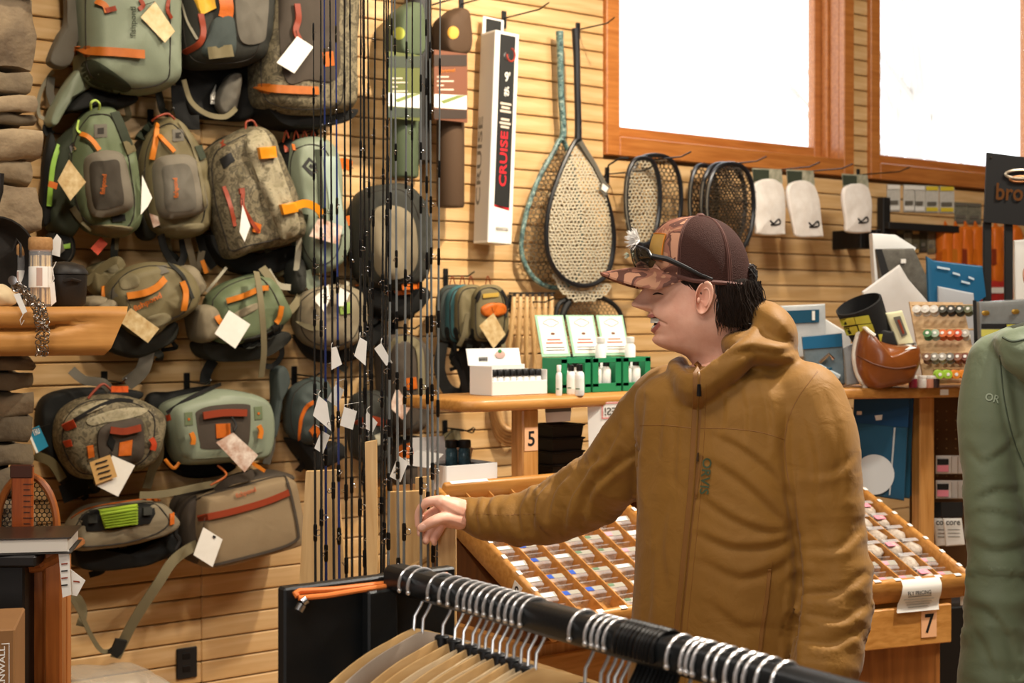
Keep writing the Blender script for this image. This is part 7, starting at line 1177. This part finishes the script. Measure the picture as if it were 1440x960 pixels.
# teeth, eyes, brows
def mouth_arc(z0, z1, xo, nT, name):
    for k in range(nT):
        y0 = -.029+.058*k/nT; y1 = y0+.058/nT*.94; f = lambda y: itp(XF, -.045)+xo-.0145*(abs(y)/.029)**2
        MB().prism([HD.w(f(y0), y0, z0), HD.w(f(y1), y1, z0), HD.w(f(y1), y1, z1+.001*(k % 2)), HD.w(f(y0), y0, z1+.001*(k % 2))], -HD.X*.004).build(name, teethm, man, ang=50)
mouth_arc(-.0362, -.0458, .0008, 12, 'upper_tooth'); mouth_arc(-.0575, -.0520, -.002, 12, 'lower_tooth')
for sd in (1, -1):
    m = MB(); f = lambda y, z: HD.w(itp(XF, z)-.0045-7.0*max(0, y-.012)**2*1.0, sd*y, z)
    Q = bvh_of(bodyo)
    def onface(y, z): 
        r = Q.ray_cast(HD.w(.25, sd*y, z), -HD.X); return r[0] if r[0] else HD.w(.09, sd*y, z)
    MB().tube([onface(.022+.0042*k, .0075+.0022*math.sin(k/6*PI))+HD.X*.0008 for k in range(7)], [.0007, .0014, .0016, .0016, .0016, .0013, .0006], 6).build('eyelashes', lashm, man); MB().tube([onface(.018+.0055*k, .024+.004*math.sin(k/6*PI))+HD.X*.001 for k in range(7)], [.0012, .0025, .003, .003, .0028, .002, .001], 6).build('eyebrow', hairm, man)
# cap --------------------------------------------------------------------
capc = camo('brown_duck_camo', ['#b58468', '#5c3a30', '#8a5a48', '#a87a5e'], 24, .75); meshm = mat('brown_trucker_mesh', '#301e1a', .7, var=(500, '#4a302a', 1.4), bump=(420, .7, .003), stretch=(1, 1, 1.6), spec=.08); stitchb = mat('brown_stitch', '#5e3c34', .8)
def cap_pt(phi, t, grow=0.0):
    c, s_ = math.cos(phi), math.sin(phi); f = .5+.5*c; rz = float(np.interp(abs(phi), [0, .45, .95, 1.35, 2.2, PI], [.060, .055, .038, .028, .022, .016])); top = .156; n_ = 2.6+1.0*f; m_ = 2.0+.6*f
    a = .094 if c > 0 else .095; r = (max(0, 1-t**n_))**(1/m_); cx = .0; return HD.w(cx+(a+grow)*c*r, (.0825+grow)*s_*r, rz+(top-rz)*t*(1+grow*3))
def cap_panel(name, p0, p1, m, nph=24, nt=22):
    R = [[cap_pt(p0+(p1-p0)*j/nph, min(.9995, 1-(1-i/nt)**1.6)) for j in range(nph+1)] for i in range(nt+1)]; I = [[cap_pt(p0+(p1-p0)*j/nph, min(.9995, 1-(1-i/nt)**1.6), -.002) for j in range(nph+1)] for i in range(nt+1)]; mb = MB(); mb.loft(R, closed=False, cap=False); mb.loft(I, closed=False, cap=False); o = mb.build(name, m, capo, ang=80, recalc=False); return o
capo = bpy.data.objects.new('cap', None); COL.objects.link(capo); capo.parent = man; capo['label'] = 'brown duck camouflage trucker cap with mesh back'
PH = 1.02; fp_ = cap_panel('front_panel', -PH, PH, capc, 44); mp_ = cap_panel('mesh_panel', PH, PH+1.06, meshm); mp2 = cap_panel('mesh_panel', PH+1.06, 2*PI-PH-1.06, meshm); cap_panel('mesh_panel', 2*PI-PH-1.06, 2*PI-PH, meshm)
for a in (PH, PH+1.06, -PH, -PH-1.06, 0): MB().tube([cap_pt(a, min(.9995, 1-(1-i/20)**1.6), .0008) for i in range(21)], .0016, 6).build('seam', capc if a == 0 else stitchb, capo)
for a in (PH+1.02, PH+1.10, PH+.04): MB().tube([cap_pt(a, min(.99, 1-(1-i/20)**1.6), .0006) for i in range(20)], .0008, 5).build('stitch_line', stitchb, capo)
MB().tube([cap_pt(PH+(2*PI-2*PH)*k/40, .03, .0006) for k in range(41)], .0045, 6).build('sweat_band', stitchb, capo); MB().lathe([(.009, -.003), (.0085, .003), (.005, .006), (.001, .0065)], HD.w(0, 0, .156), UP, 14).build('button', stitchb, capo)
g0, g1 = [], []; NB = 28
for i in range(9):
    t = i/8; ra = []; rb = []
    for j in range(NB+1):
        s_ = -1+2*j/NB; phi = s_*1.12; q = cap_pt(phi, .02, .0); l = Vector(((q-HD.E).dot(HD.X), (q-HD.E).dot(HD.Y), q.z-HD.E.z)); ext = .096*math.sqrt(max(0, 1-abs(s_)**2.6)); ox = l.x+ext*t; oy = l.y*(1-.10*t*(1-abs(s_))); arch = .0625-.0125*t-6.2*oy*oy; oz = l.z*(1-t**.6)+arch*t**.6 if abs(s_) < 1 else l.z; ra.append(HD.w(ox, oy, oz)); rb.append(HD.w(ox, oy, oz-.0035))
    g0.append(ra); g1.append(rb)
m = MB(); n0 = NB+1; m.loft(g0, closed=False, cap=False); k0 = len(m.v); m.loft(g1, closed=False, cap=False)
m.add([v for r in (g0[-1], g1[-1]) for v in r], [(j, j+1, n0+j+1, n0+j) for j in range(NB)]); brim = m.build('brim', capc, capo, ang=60)
CB = bvh_of(fp_); pg_ = lambda g: [[cap_pt(-.15+.80*i/10, .20+.46*j/8, g) for j in range(9)] for i in range(11)]; m = MB(); m.loft(pg_(.0035), closed=False, cap=False); m.loft(pg_(.0005), closed=False, cap=False); m.build('leather_patch', mat('patch_leather', '#a8823f', .5), capo, ang=60); MB().tube([cap_pt(-.15+.80*i/10, .20, .004) for i in range(11)]+[cap_pt(.65, .20+.46*j/8, .004) for j in range(9)]+[cap_pt(.65-.80*i/10, .66, .004) for i in range(11)], .0011, 5).build('patch_edge', orz, capo)
rr = random.Random(11); m = MB(); fc = hit(905, 338, CB)+HD.X*.008
for k in range(260):
    d = (HD.X*rr.uniform(.2, 1)+UP*rr.uniform(-.5, .9)+HD.Y*rr.uniform(-.7, .7)).normalized(); m.tube([fc, fc+d*rr.uniform(.014, .030)], [.0018, .0004], 4)
m.build('white_feather_fly', mat('white_feather', '#eceae6', .8), capo); m = MB(); fc = hit(893, 372, bvh_of(brim))+UP*.018+HD.X*.012
for k in range(40): d = (HD.X*rr.uniform(.0, 1)+UP*rr.uniform(-.6, .6)+HD.Y*rr.uniform(-1, 1)).normalized(); m.tube([fc, fc+d*rr.uniform(.006, .012)], [.0012, .0003], 4)
m.build('pale_feather_fly', mat('pale_fly', '#c9cfb8', .8), capo)
# sunglasses resting on the brim
sgl = bpy.data.objects.new('sunglasses', None); COL.objects.link(sgl); sgl.parent = man; sgl['label'] = 'black wraparound sunglasses pushed up on the cap'; lens = mat('dark_lens', '#15130f', .08, spec=.8, coat=.6); frm = mat('matte_black_frame', '#1a1a1c', .4)
for sd in (1, -1):
    g = []; NI, NJ = 10, 8
    for i in range(NI+1):
        u = i/NI; y = .010+.064*u; x = .128-.032*u**1.8; row = []
        for j in range(NJ+1): v = j/NJ; hz = (.023-.006*u); row.append(HD.w(x-.004*(2*v-1)**2+.006*v, sd*y, .082-.010*u+hz*(2*v-1)*math.sqrt(max(.05, 1-(2*u-1)**6))))
        g.append(row)
    m = MB(); m.loft(g, closed=False, cap=False); m.loft([[p-HD.X*.002 for p in r] for r in g], closed=False, cap=False); m.build('lens', lens, sgl, ang=80); top = [r[-1] for r in g]; MB().tube(top, .0026, 6).build('brow_frame', frm, sgl)
    MB().tube([HD.w(.098, sd*.075, .078), HD.w(.07, sd*.084, .072), HD.w(.04, sd*.0865, .058), HD.w(.01, sd*.086, .043), HD.w(-.012, sd*.084, .034)], [.005, .0052, .0042, .0036, .0034], 8).build('temple_arm', frm, sgl)
MB().tube([HD.w(.128, .012, .086), HD.w(.130, 0, .088), HD.w(.128, -.012, .086)], .003, 6).build('bridge', frm, sgl)
# hair ---------------------------------------------------------------------
rr = random.Random(5); m = MB(); R = []
for i in range(12):
    z = .036-.094*i/11; row = []
    for j in range(41):
        t = .575*PI+(2*PI-1.15*PI)*j/40; c, s_ = math.cos(t), math.sin(t); ed_ = min(j, 40-j)/6; th = (.012+.010*math.sin(min(1, i/7)*PI/2)-(.012 if i > 9 else 0)*(i-9)/2)*(.08+.92*min(1, ed_)); low = 0.014*max(0, abs(s_)-.4); xb = -(itp(XB, z)-.012*0); a = xb+th+.002; b_ = itp(WD, z)+th*.75
        row.append(HD.w(a*c+.004, b_*s_, z+low*(i/11)+noise.noise(Vector((c*4, s_*4, z*30)))*.003)+ (HD.X*c+HD.Y*s_)*noise.noise(Vector((t*14, z*18, 1)))*.003)
    R.append(row)
inn = [[p-(p-HD.w(0, 0, 0)).normalized()*.012 for p in r] for r in R]
m.loft(R, closed=False, cap=False); m.loft(inn, closed=False, cap=False); n_ = 41; m.add([p for r in (R[-1], inn[-1]) for p in r], [(j, j+1, n_+j+1, n_+j) for j in range(40)]); hr = m.build('hair', hairm, man, ang=80)
m = MB()
for k in range(1100):
    t = rr.uniform(.575, 1.425)*PI; c, s_ = math.cos(t), math.sin(t); z0 = rr.uniform(-.01, .034); ln = rr.uniform(.035, .078); dr_ = rr.uniform(-.012, .016); th = (.021+rr.uniform(0, .006))*(.35+.65*min(1, min(t/PI-.575, 1.425-t/PI)/.10)); pts = []
    for q in range(5):
        z = z0-ln*q/4; z = max(z, -.058-.012*math.sin(k*.9)); cu = .004*(q/4)**2*(1+math.sin(k*1.7)); a = -(itp(XB, max(z, -.06)))+th; b_ = itp(WD, max(z, -.05))+th*.78
        pts.append(HD.w(a*c+.003-(.006+dr_)*(q/4), b_*s_, z)+HD.X*.002*math.sin(q*1.8+k)+(HD.X*c+HD.Y*s_)*cu)
    m.tube(pts, [.0008, .0009, .0008, .0006, .0002], 4)
for sd in (1, -1):
    for k in range(110):       # sideburn and wisps at the temple
        x = rr.uniform(.016, .050); z0 = .040-.1*max(0, x-.03); ln = rr.uniform(.016, .046)*(1.3-x*14 if x < .055 else .5); pts = [HD.w(x-.006*q-.004*q*q/3, sd*(itp(WD, z0-ln*q/3)*(1-.5*((x-.0)/.09)**2.2)+.0035), z0-ln*q/3) for q in range(4)]; m.tube(pts, [.001, .001, .0008, .0003], 4)
for k in range(160):          # tuft through the cap opening
    a = rr.uniform(-1, 1); z = .062-rr.uniform(0, .046); o = HD.w(-.086, a*.03, z); d = (-HD.X*rr.uniform(.5, 1)+UP*rr.uniform(-1.0, .5)+HD.Y*a*.5).normalized(); m.tube([o, o+d*.012, o+d*.019-UP*rr.uniform(.004, .012), o+d*.016-UP*rr.uniform(.014, .026)], [.0016, .0015, .0012, .0003], 4)
m.build('hair_strands', hairm, man, ang=80, recalc=False); MB().ell(HD.w(-.094, 0, .038), (HD.X, HD.Y, UP), (.013, .034, .026), 16, 12).build('hair_tuft', hairm, man)
p0 = P(1022, 960, ZM); pants(man, p0.x, p0.y, SH, FR, .86, mat('dark_trousers', '#3a3630', .8))
# ============ the person in the green jacket
gj = mat('green_jacket', '#626c55', .6, var=(5, '#58624b', 1), bump=(20, .4, .006, .6), spec=.25, sheen=.1)
wo = thing('person', Vector((2.75, -3.35, 0)), 'person in a sage green padded jacket seen from behind at the edge', 'person'); ZG = 2.85
def tg(px, py, a, b, dz=0): return ering(P(px, py, ZG+dz), (RT*.9+FW*.43).normalized(), (FW*.9-RT*.43).normalized(), a, b, 36, 2.2)
torso = stack([tg(1500, 452, .07, .07), tg(1500, 462, .12, .085), tg(1500, 476, .165, .10), tg(1498, 510, .195, .115), tg(1495, 580, .20, .125), tg(1490, 700, .19, .13), tg(1488, 820, .195, .14), tg(1486, 940, .20, .145), tg(1486, 1020, .20, .145)])
GA = [(1405, 512, 2.80), (1392, 580, 2.77), (1390, 660, 2.75), (1398, 740, 2.72), (1402, 820, 2.70), (1402, 900, 2.69), (1400, 970, 2.68)]; GR_ = [.062, .06, .049, .05, .056, .062, .068]
GA2 = [(1600, 512, 2.92), (1612, 600, 2.93), (1616, 720, 2.95), (1606, 820, 2.98), (1590, 900, 3.0)]
co, nr, fs = remesh([torso, capsule([P(*p) for p in GA], GR_, 20), capsule([P(*p) for p in GA2], [.066, .06, .055, .05, .042], 20), ringtube([(1416, 482, 2.74), (1450, 474, 2.70), (1500, 462, 2.70), (1545, 468, 2.8), (1530, 462, 2.92), (1470, 464, 2.95), (1425, 474, 2.85)], .024), capsule([P(1420, 486, 2.72), P(1440, 500, 2.69), P(1470, 520, 2.68)], [.028, .04, .04], 16)], .0075, 5)
co = sleeve(co, nr, GA, GR_, .006, 40, .3, 1.0, 4); nr = renorm(co, fs); co = crease_noise(co, nr, .0025, 6, (1, 1, .8)); nr = renorm(co, fs)
co = fold_push(co, nr, [([(1404, 500), (1410, 560), (1424, 620), (1445, 670)], 4, .010), ([(1362, 625), (1385, 650), (1440, 610)], 4, .006), ([(1372, 705), (1400, 690), (1440, 690)], 5, .008), ([(1372, 720), (1400, 720), (1440, 735)], 5, .007), ([(1366, 760), (1400, 775), (1440, 765)], 5, .006), ([(1362, 850), (1390, 860), (1420, 900), (1432, 950)], 5, .008), ([(1362, 880), (1380, 900), (1400, 950)], 5, .006), ([(1414, 490), (1428, 500), (1444, 500)], 3, .006)])
gm_ = MB().add([Vector(c) for c in co], fs); gjo = gm_.build('jacket', gj, wo, ang=180, recalc=False); GBV = bvh_of(gjo)
text('sleeve_lettering', 'OR', (1384, 562), (1404, 567), 11, mat('pale_green_print', '#8a957f', .6), wo, GBV, .1, .002, TOC); strip('sleeve_seam', [(1406, 500), (1412, 560), (1426, 620), (1446, 668)], .003, mat('dark_green_seam', '#3c4636', .7), wo, GBV, lift=.0005, th=.002, out=TOC, cord=True); strip('hood_edge', [(1410, 474), (1424, 480), (1444, 476)], .005, MATS['dark_green_seam'], wo, GBV, lift=.001, out=TOC, cord=True)
HG = Head(P(1512, 392, ZG+.03), (RT*.5+FW*.86).normalized(), Vector()); HG.Y = UP.cross(HG.X).normalized(); gb_ = MB(); build_head(HG, gb_, 60, 60, False)
a2 = MB(); capsule([P(*p) for p in GA]+[P(1396, 1040, 2.66)], [.04]*7+[.03], 10)(a2); capsule([P(*p) for p in GA2], [.04, .04, .036, .03, .028], 10)(a2); gb_.add(a2.v, a2.f)
for base, Z0 in (((1398, 1050), 2.66), ((1582, 925), 3.0)):
    spec = [([(base[0], base[1]-14, 0), (base[0], base[1]+10, 0), (base[0], base[1]+30, 0)], [.026, .03, .027])]+[([(base[0]-9+6.5*k, base[1]+34, 0), (base[0]-10+6.5*k, base[1]+58-abs(k-1.4)*3, -.004), (base[0]-8+6*k, base[1]+78-abs(k-1.4)*4, .006)], [.0105, .0092, .0078]) for k in range(4)]+[([(base[0]-12, base[1], -.01), (base[0]-22, base[1]+20, -.02), (base[0]-24, base[1]+38, -.024)], [.013, .011, .0092])]
    c3, _, f3 = remesh(hand_chunks(spec, Z0), .0035, 4); gb_.add([Vector(c) for c in c3], f3)
gb_.build('body', [skin, lipm, mouthm], wo, ang=180)
m = MB(); R = []
for i in range(14):
    z = .142-.22*i/13; row = []
    for j in range(36):
        t = 2*PI*j/36; c, s_ = math.cos(t), math.sin(t); zz = min(max(z, -.06), .125); fr_ = 1 if c < .35 else .0; a = (-itp(XB, zz) if c < 0 else itp(XF, max(zz, .05)))*1.0; q = .016 if (z > .045 or c < .2) else -.012; rz = math.sqrt(max(.02, 1-max(0, (z-.05)/.095)**2)) if z > .05 else 1; row.append(HG.w((a+q)*c*rz if z <= .05 else (.095+q)*c*rz, (itp(WD, min(zz, .05))+q)*s_*rz, z))
    R.append(row)
m.loft(R); m.build('hair', mat('brown_hair', '#3a2819', .62, var=(150, '#57432c', 1.2), bump=(160, 1, .01), stretch=(1, 1, .12), spec=.25), wo, ang=80)
p0 = P(1488, 940, ZG); pants(wo, p0.x, p0.y, (RT*.9+FW*.43).normalized(), (FW*.9-RT*.43).normalized(), .86, mat('blue_jeans', '#2d3a4c', .85))
# ------------------------------------------------------------------ clothes rack with hangers in the foreground
rkm = mat('rack_black', '#17191a', .42, .2, bump=(300, .08)); YB0, YB1, XBAR, ZBAR = -2.93, -4.02, 1.107, 1.222
cr = thing('clothes_rack', Vector((XBAR, -3.4, 0)), 'black clothes rack with flat end panel and long bar', 'clothes rack'); xl, xr = W(400, 825, 2.93).x, W(641, 800, 2.93).x; zt = W(520, 812, 2.93).z
MB().box(((xl+xr)/2, -2.93+.011, zt/2+.02), (xr-xl, .022, zt-.04), b=.003).build('end_panel', rkm, cr, smooth=False); MB().box((XBAR-.03, -2.945, zt/2), (.05, .02, zt-.03), b=.003).build('upright', rkm, cr, smooth=False); MB().box(((xl+xr)/2, -2.93, .012), (xr-xl+.02, .4, .024), b=.004).build('foot', rkm, cr, smooth=False)
MB().box((XBAR, (YB0+YB1)/2, ZBAR), (.038, abs(YB1-YB0), .038), b=.007).build('bar', rkm, cr, ang=60); MB().box((XBAR, YB1-.01, ZBAR/2), (.045, .03, ZBAR), b=.004).build('upright', rkm, cr, smooth=False); MB().box((XBAR, YB1, .012), (.3, .4, .024), b=.004).build('foot', rkm, cr, smooth=False)
sp_ = mat('joint_black', '#0f1011', .3); by = lambda px: P(px, 900, 1.8)
# orange strap cable along the panel top
oc = thing('orange_tie', W(520, 812, 2.93), 'orange elastic tie stretched along the black panel top', 'tie'); ocm = mat('orange_elastic', '#e8813a', .55); h_ = .004
pt = lambda px, dz=0, dy=0: Vector((W(px, 810, 2.93).x, -2.932+dy, zt-.018+dz))
MB().tube([pt(416, .006, -.004), pt(414, .010, 0), pt(420, .012), pt(470, .008), pt(540, .007), pt(600, .006), pt(628, .008)], .0042, 8).build('strand', ocm, oc); MB().tube([pt(416, .004, -.006), pt(450, .004, -.014), pt(500, .005, -.012), pt(560, .005, -.008), pt(626, .004, -.002)], .0038, 8).build('strand', ocm, oc)
MB().tube([pt(412, -.012, -.014), pt(417, -.004, -.014)], .007, 10).build('crimp', steel, oc); MB().tube([pt(420, -.002, -.010), pt(425, .002, -.012)], .0065, 10).build('crimp', steel, oc)
tag(MB().box(pt(500, .012, .02), (.05, .012, .006), None, .002).build('wood_stick', birch, None, smooth=False), 'short pale wooden stick on the black panel edge', 'stick')
# hangers ------------------------------------------------------------------
hw1 = mat('hanger_maple', '#d3b07c', .4, var=(9, '#c49a62', 1), stretch=(1, 6, 6), coat=.2); hw2 = mat('hanger_greywood', '#a99a8a', .5, var=(9, '#958676', 1)); hw3 = mat('hanger_pale', '#dcc6a2', .4, var=(9, '#cfb48a', 1), coat=.2); chrome = mat('chrome', '#e4e4e4', .3, .85); bhook = mat('black_hook', '#151515', .3, .4)
def make_hanger(wm, hookm, collar, drop, name='clothes_hanger', body=True):
    t = thing(name, Vector((0, 0, 0)), 'x', 'hanger'); R_ = .025; hk = []
    for k in range(15): a = math.radians(-22+k*(217/14)); hk.append(Vector((R_*math.cos(a), 0, R_*math.sin(a))))
    hk = hk[::-1]      # open end toward the aisle
    hk = hk+[Vector((.012, 0, -.032)), Vector((.002, 0, -.046)), Vector((0, 0, -.07-drop))]
    if hookm is bhook: MB().tube(hk, .0042, 8).build('hook', hookm, t)
    else: MB().tube(hk, .0024, 8).build('hook', hookm, t); MB().ell(hk[0], (Vector((1, 0, 0)), Vector((0, 1, 0)), UP), (.0036, .0036, .0036), 8, 6).build('hook_ball', hookm, t)
    z0 = -.075-drop
    if collar: MB().lathe([(.008, z0-.004), (.0105, z0-.002), (.0105, z0+.013), (.008, z0+.015)], (0, 0, 0), UP, 12).build('size_collar', black, t)
    if body:
        rings = []
        for k in range(33):
            s_ = -1+2*k/32; x = .215*s_; z = z0-.012-.012*abs(s_)-.085*abs(s_)**1.9; y = -.022*abs(s_)**2; hh = .019-.004*abs(s_)+.006*max(0, 1-abs(s_)*5); tk = .0046 if wm is not bhook else .0024; rings.append([Vector((x, y+tk*math.cos(a), z+hh*math.sin(a))) for a in [2*PI*q/10 for q in range(10)]])
        MB().loft(rings).build('shoulder_bar', wm, t); MB().tube([Vector((-.19, -.016, z0-.095)), Vector((.19, -.016, z0-.095))], .005, 8).build('trouser_bar', wm, t)
    return t
protos = {}
for k, a in {'maple': (hw1, chrome, False, 0), 'maplec': (hw1, chrome, True, .0), 'grey': (hw2, chrome, False, .0), 'pale': (hw3, chrome, True, .004), 'black': (bhook, bhook, False, .0), 'palen': (hw3, chrome, False, 0)}.items(): protos[k] = make_hanger(*a)
GHg = 'hangers on the black clothes rack'
def baryx(px):      # where along the bar its top shows at px
    lo, hi = YB1, YB0
    for _ in range(40):
        m_ = (lo+hi)/2; x = px_of(Vector((XBAR, m_, ZBAR+.025)))[0]
        if x > px: lo = m_
        else: hi = m_
    return (lo+hi)/2
L1 = {'maple': 'golden maple hanger without collar', 'maplec': 'golden maple hanger with black size collar', 'grey': 'grey weathered wood hanger', 'pale': 'pale wooden hanger with black collar', 'black': 'black hooked hanger in the tight bunch', 'palen': 'pale wooden hanger without collar on the rack bar'}
spots = [(580, 'maple'), (592, 'grey'), (620, 'maplec'), (637, 'maplec'), (649, 'pale'), (662, 'maplec'), (671, 'pale'), (680, 'maplec'), (690, 'pale'), (700, 'maplec'), (710, 'pale'), (720, 'maplec'), (730, 'pale'), (740, 'pale'), (751, 'maple'), (820, 'pale'), (842, 'maplec'), (852, 'pale'), (861, 'pale'), (870, 'maplec')]+[(885+5.8*k, 'black') for k in range(10)]+[(957, 'pale'), (977, 'maplec'), (986, 'pale'), (995, 'maplec'), (1012, 'pale'), (1023, 'maplec'), (1040, 'pale'), (1056, 'maplec'), (1067, 'pale'), (1083, 'maplec'), (1104, 'pale')]
spots_n = {}
for i, (x, k) in enumerate(spots):
    c = copy_tree(protos[k]); y = baryx(x); c.location = (XBAR+.002, y, ZBAR+.0195-.0226); c.rotation_euler.z = math.radians(2.5*math.sin(i*1.3)); n_ = spots_n.setdefault(k, 0); spots_n[k] += 1; c['label'] = L1[k]+' '+ORD[n_] if False else '%s, %s of its kind from the black end panel' % (L1[k], ORD[n_]); c['group'] = GHg; c['category'] = 'hanger'
    if k == 'grey': del c['group']
for t in protos.values():
    for ch in list(t.children): bpy.data.objects.remove(ch)
    bpy.data.objects.remove(t)
# dark garment corner on the first hanger
g = thing('folded_cloth', P(500, 960, 2.0), 'small dark grey cloth corner under the first hanger', 'cloth'); cpuff(MB(), [(488, 960), (498, 950), (508, 945), (516, 954), (518, 985), (486, 985)], 1.98, .03, inset=.01, wr=.003).build('cloth', mat('dark_grey_cloth', '#4a4842', .9), g, ang=70)
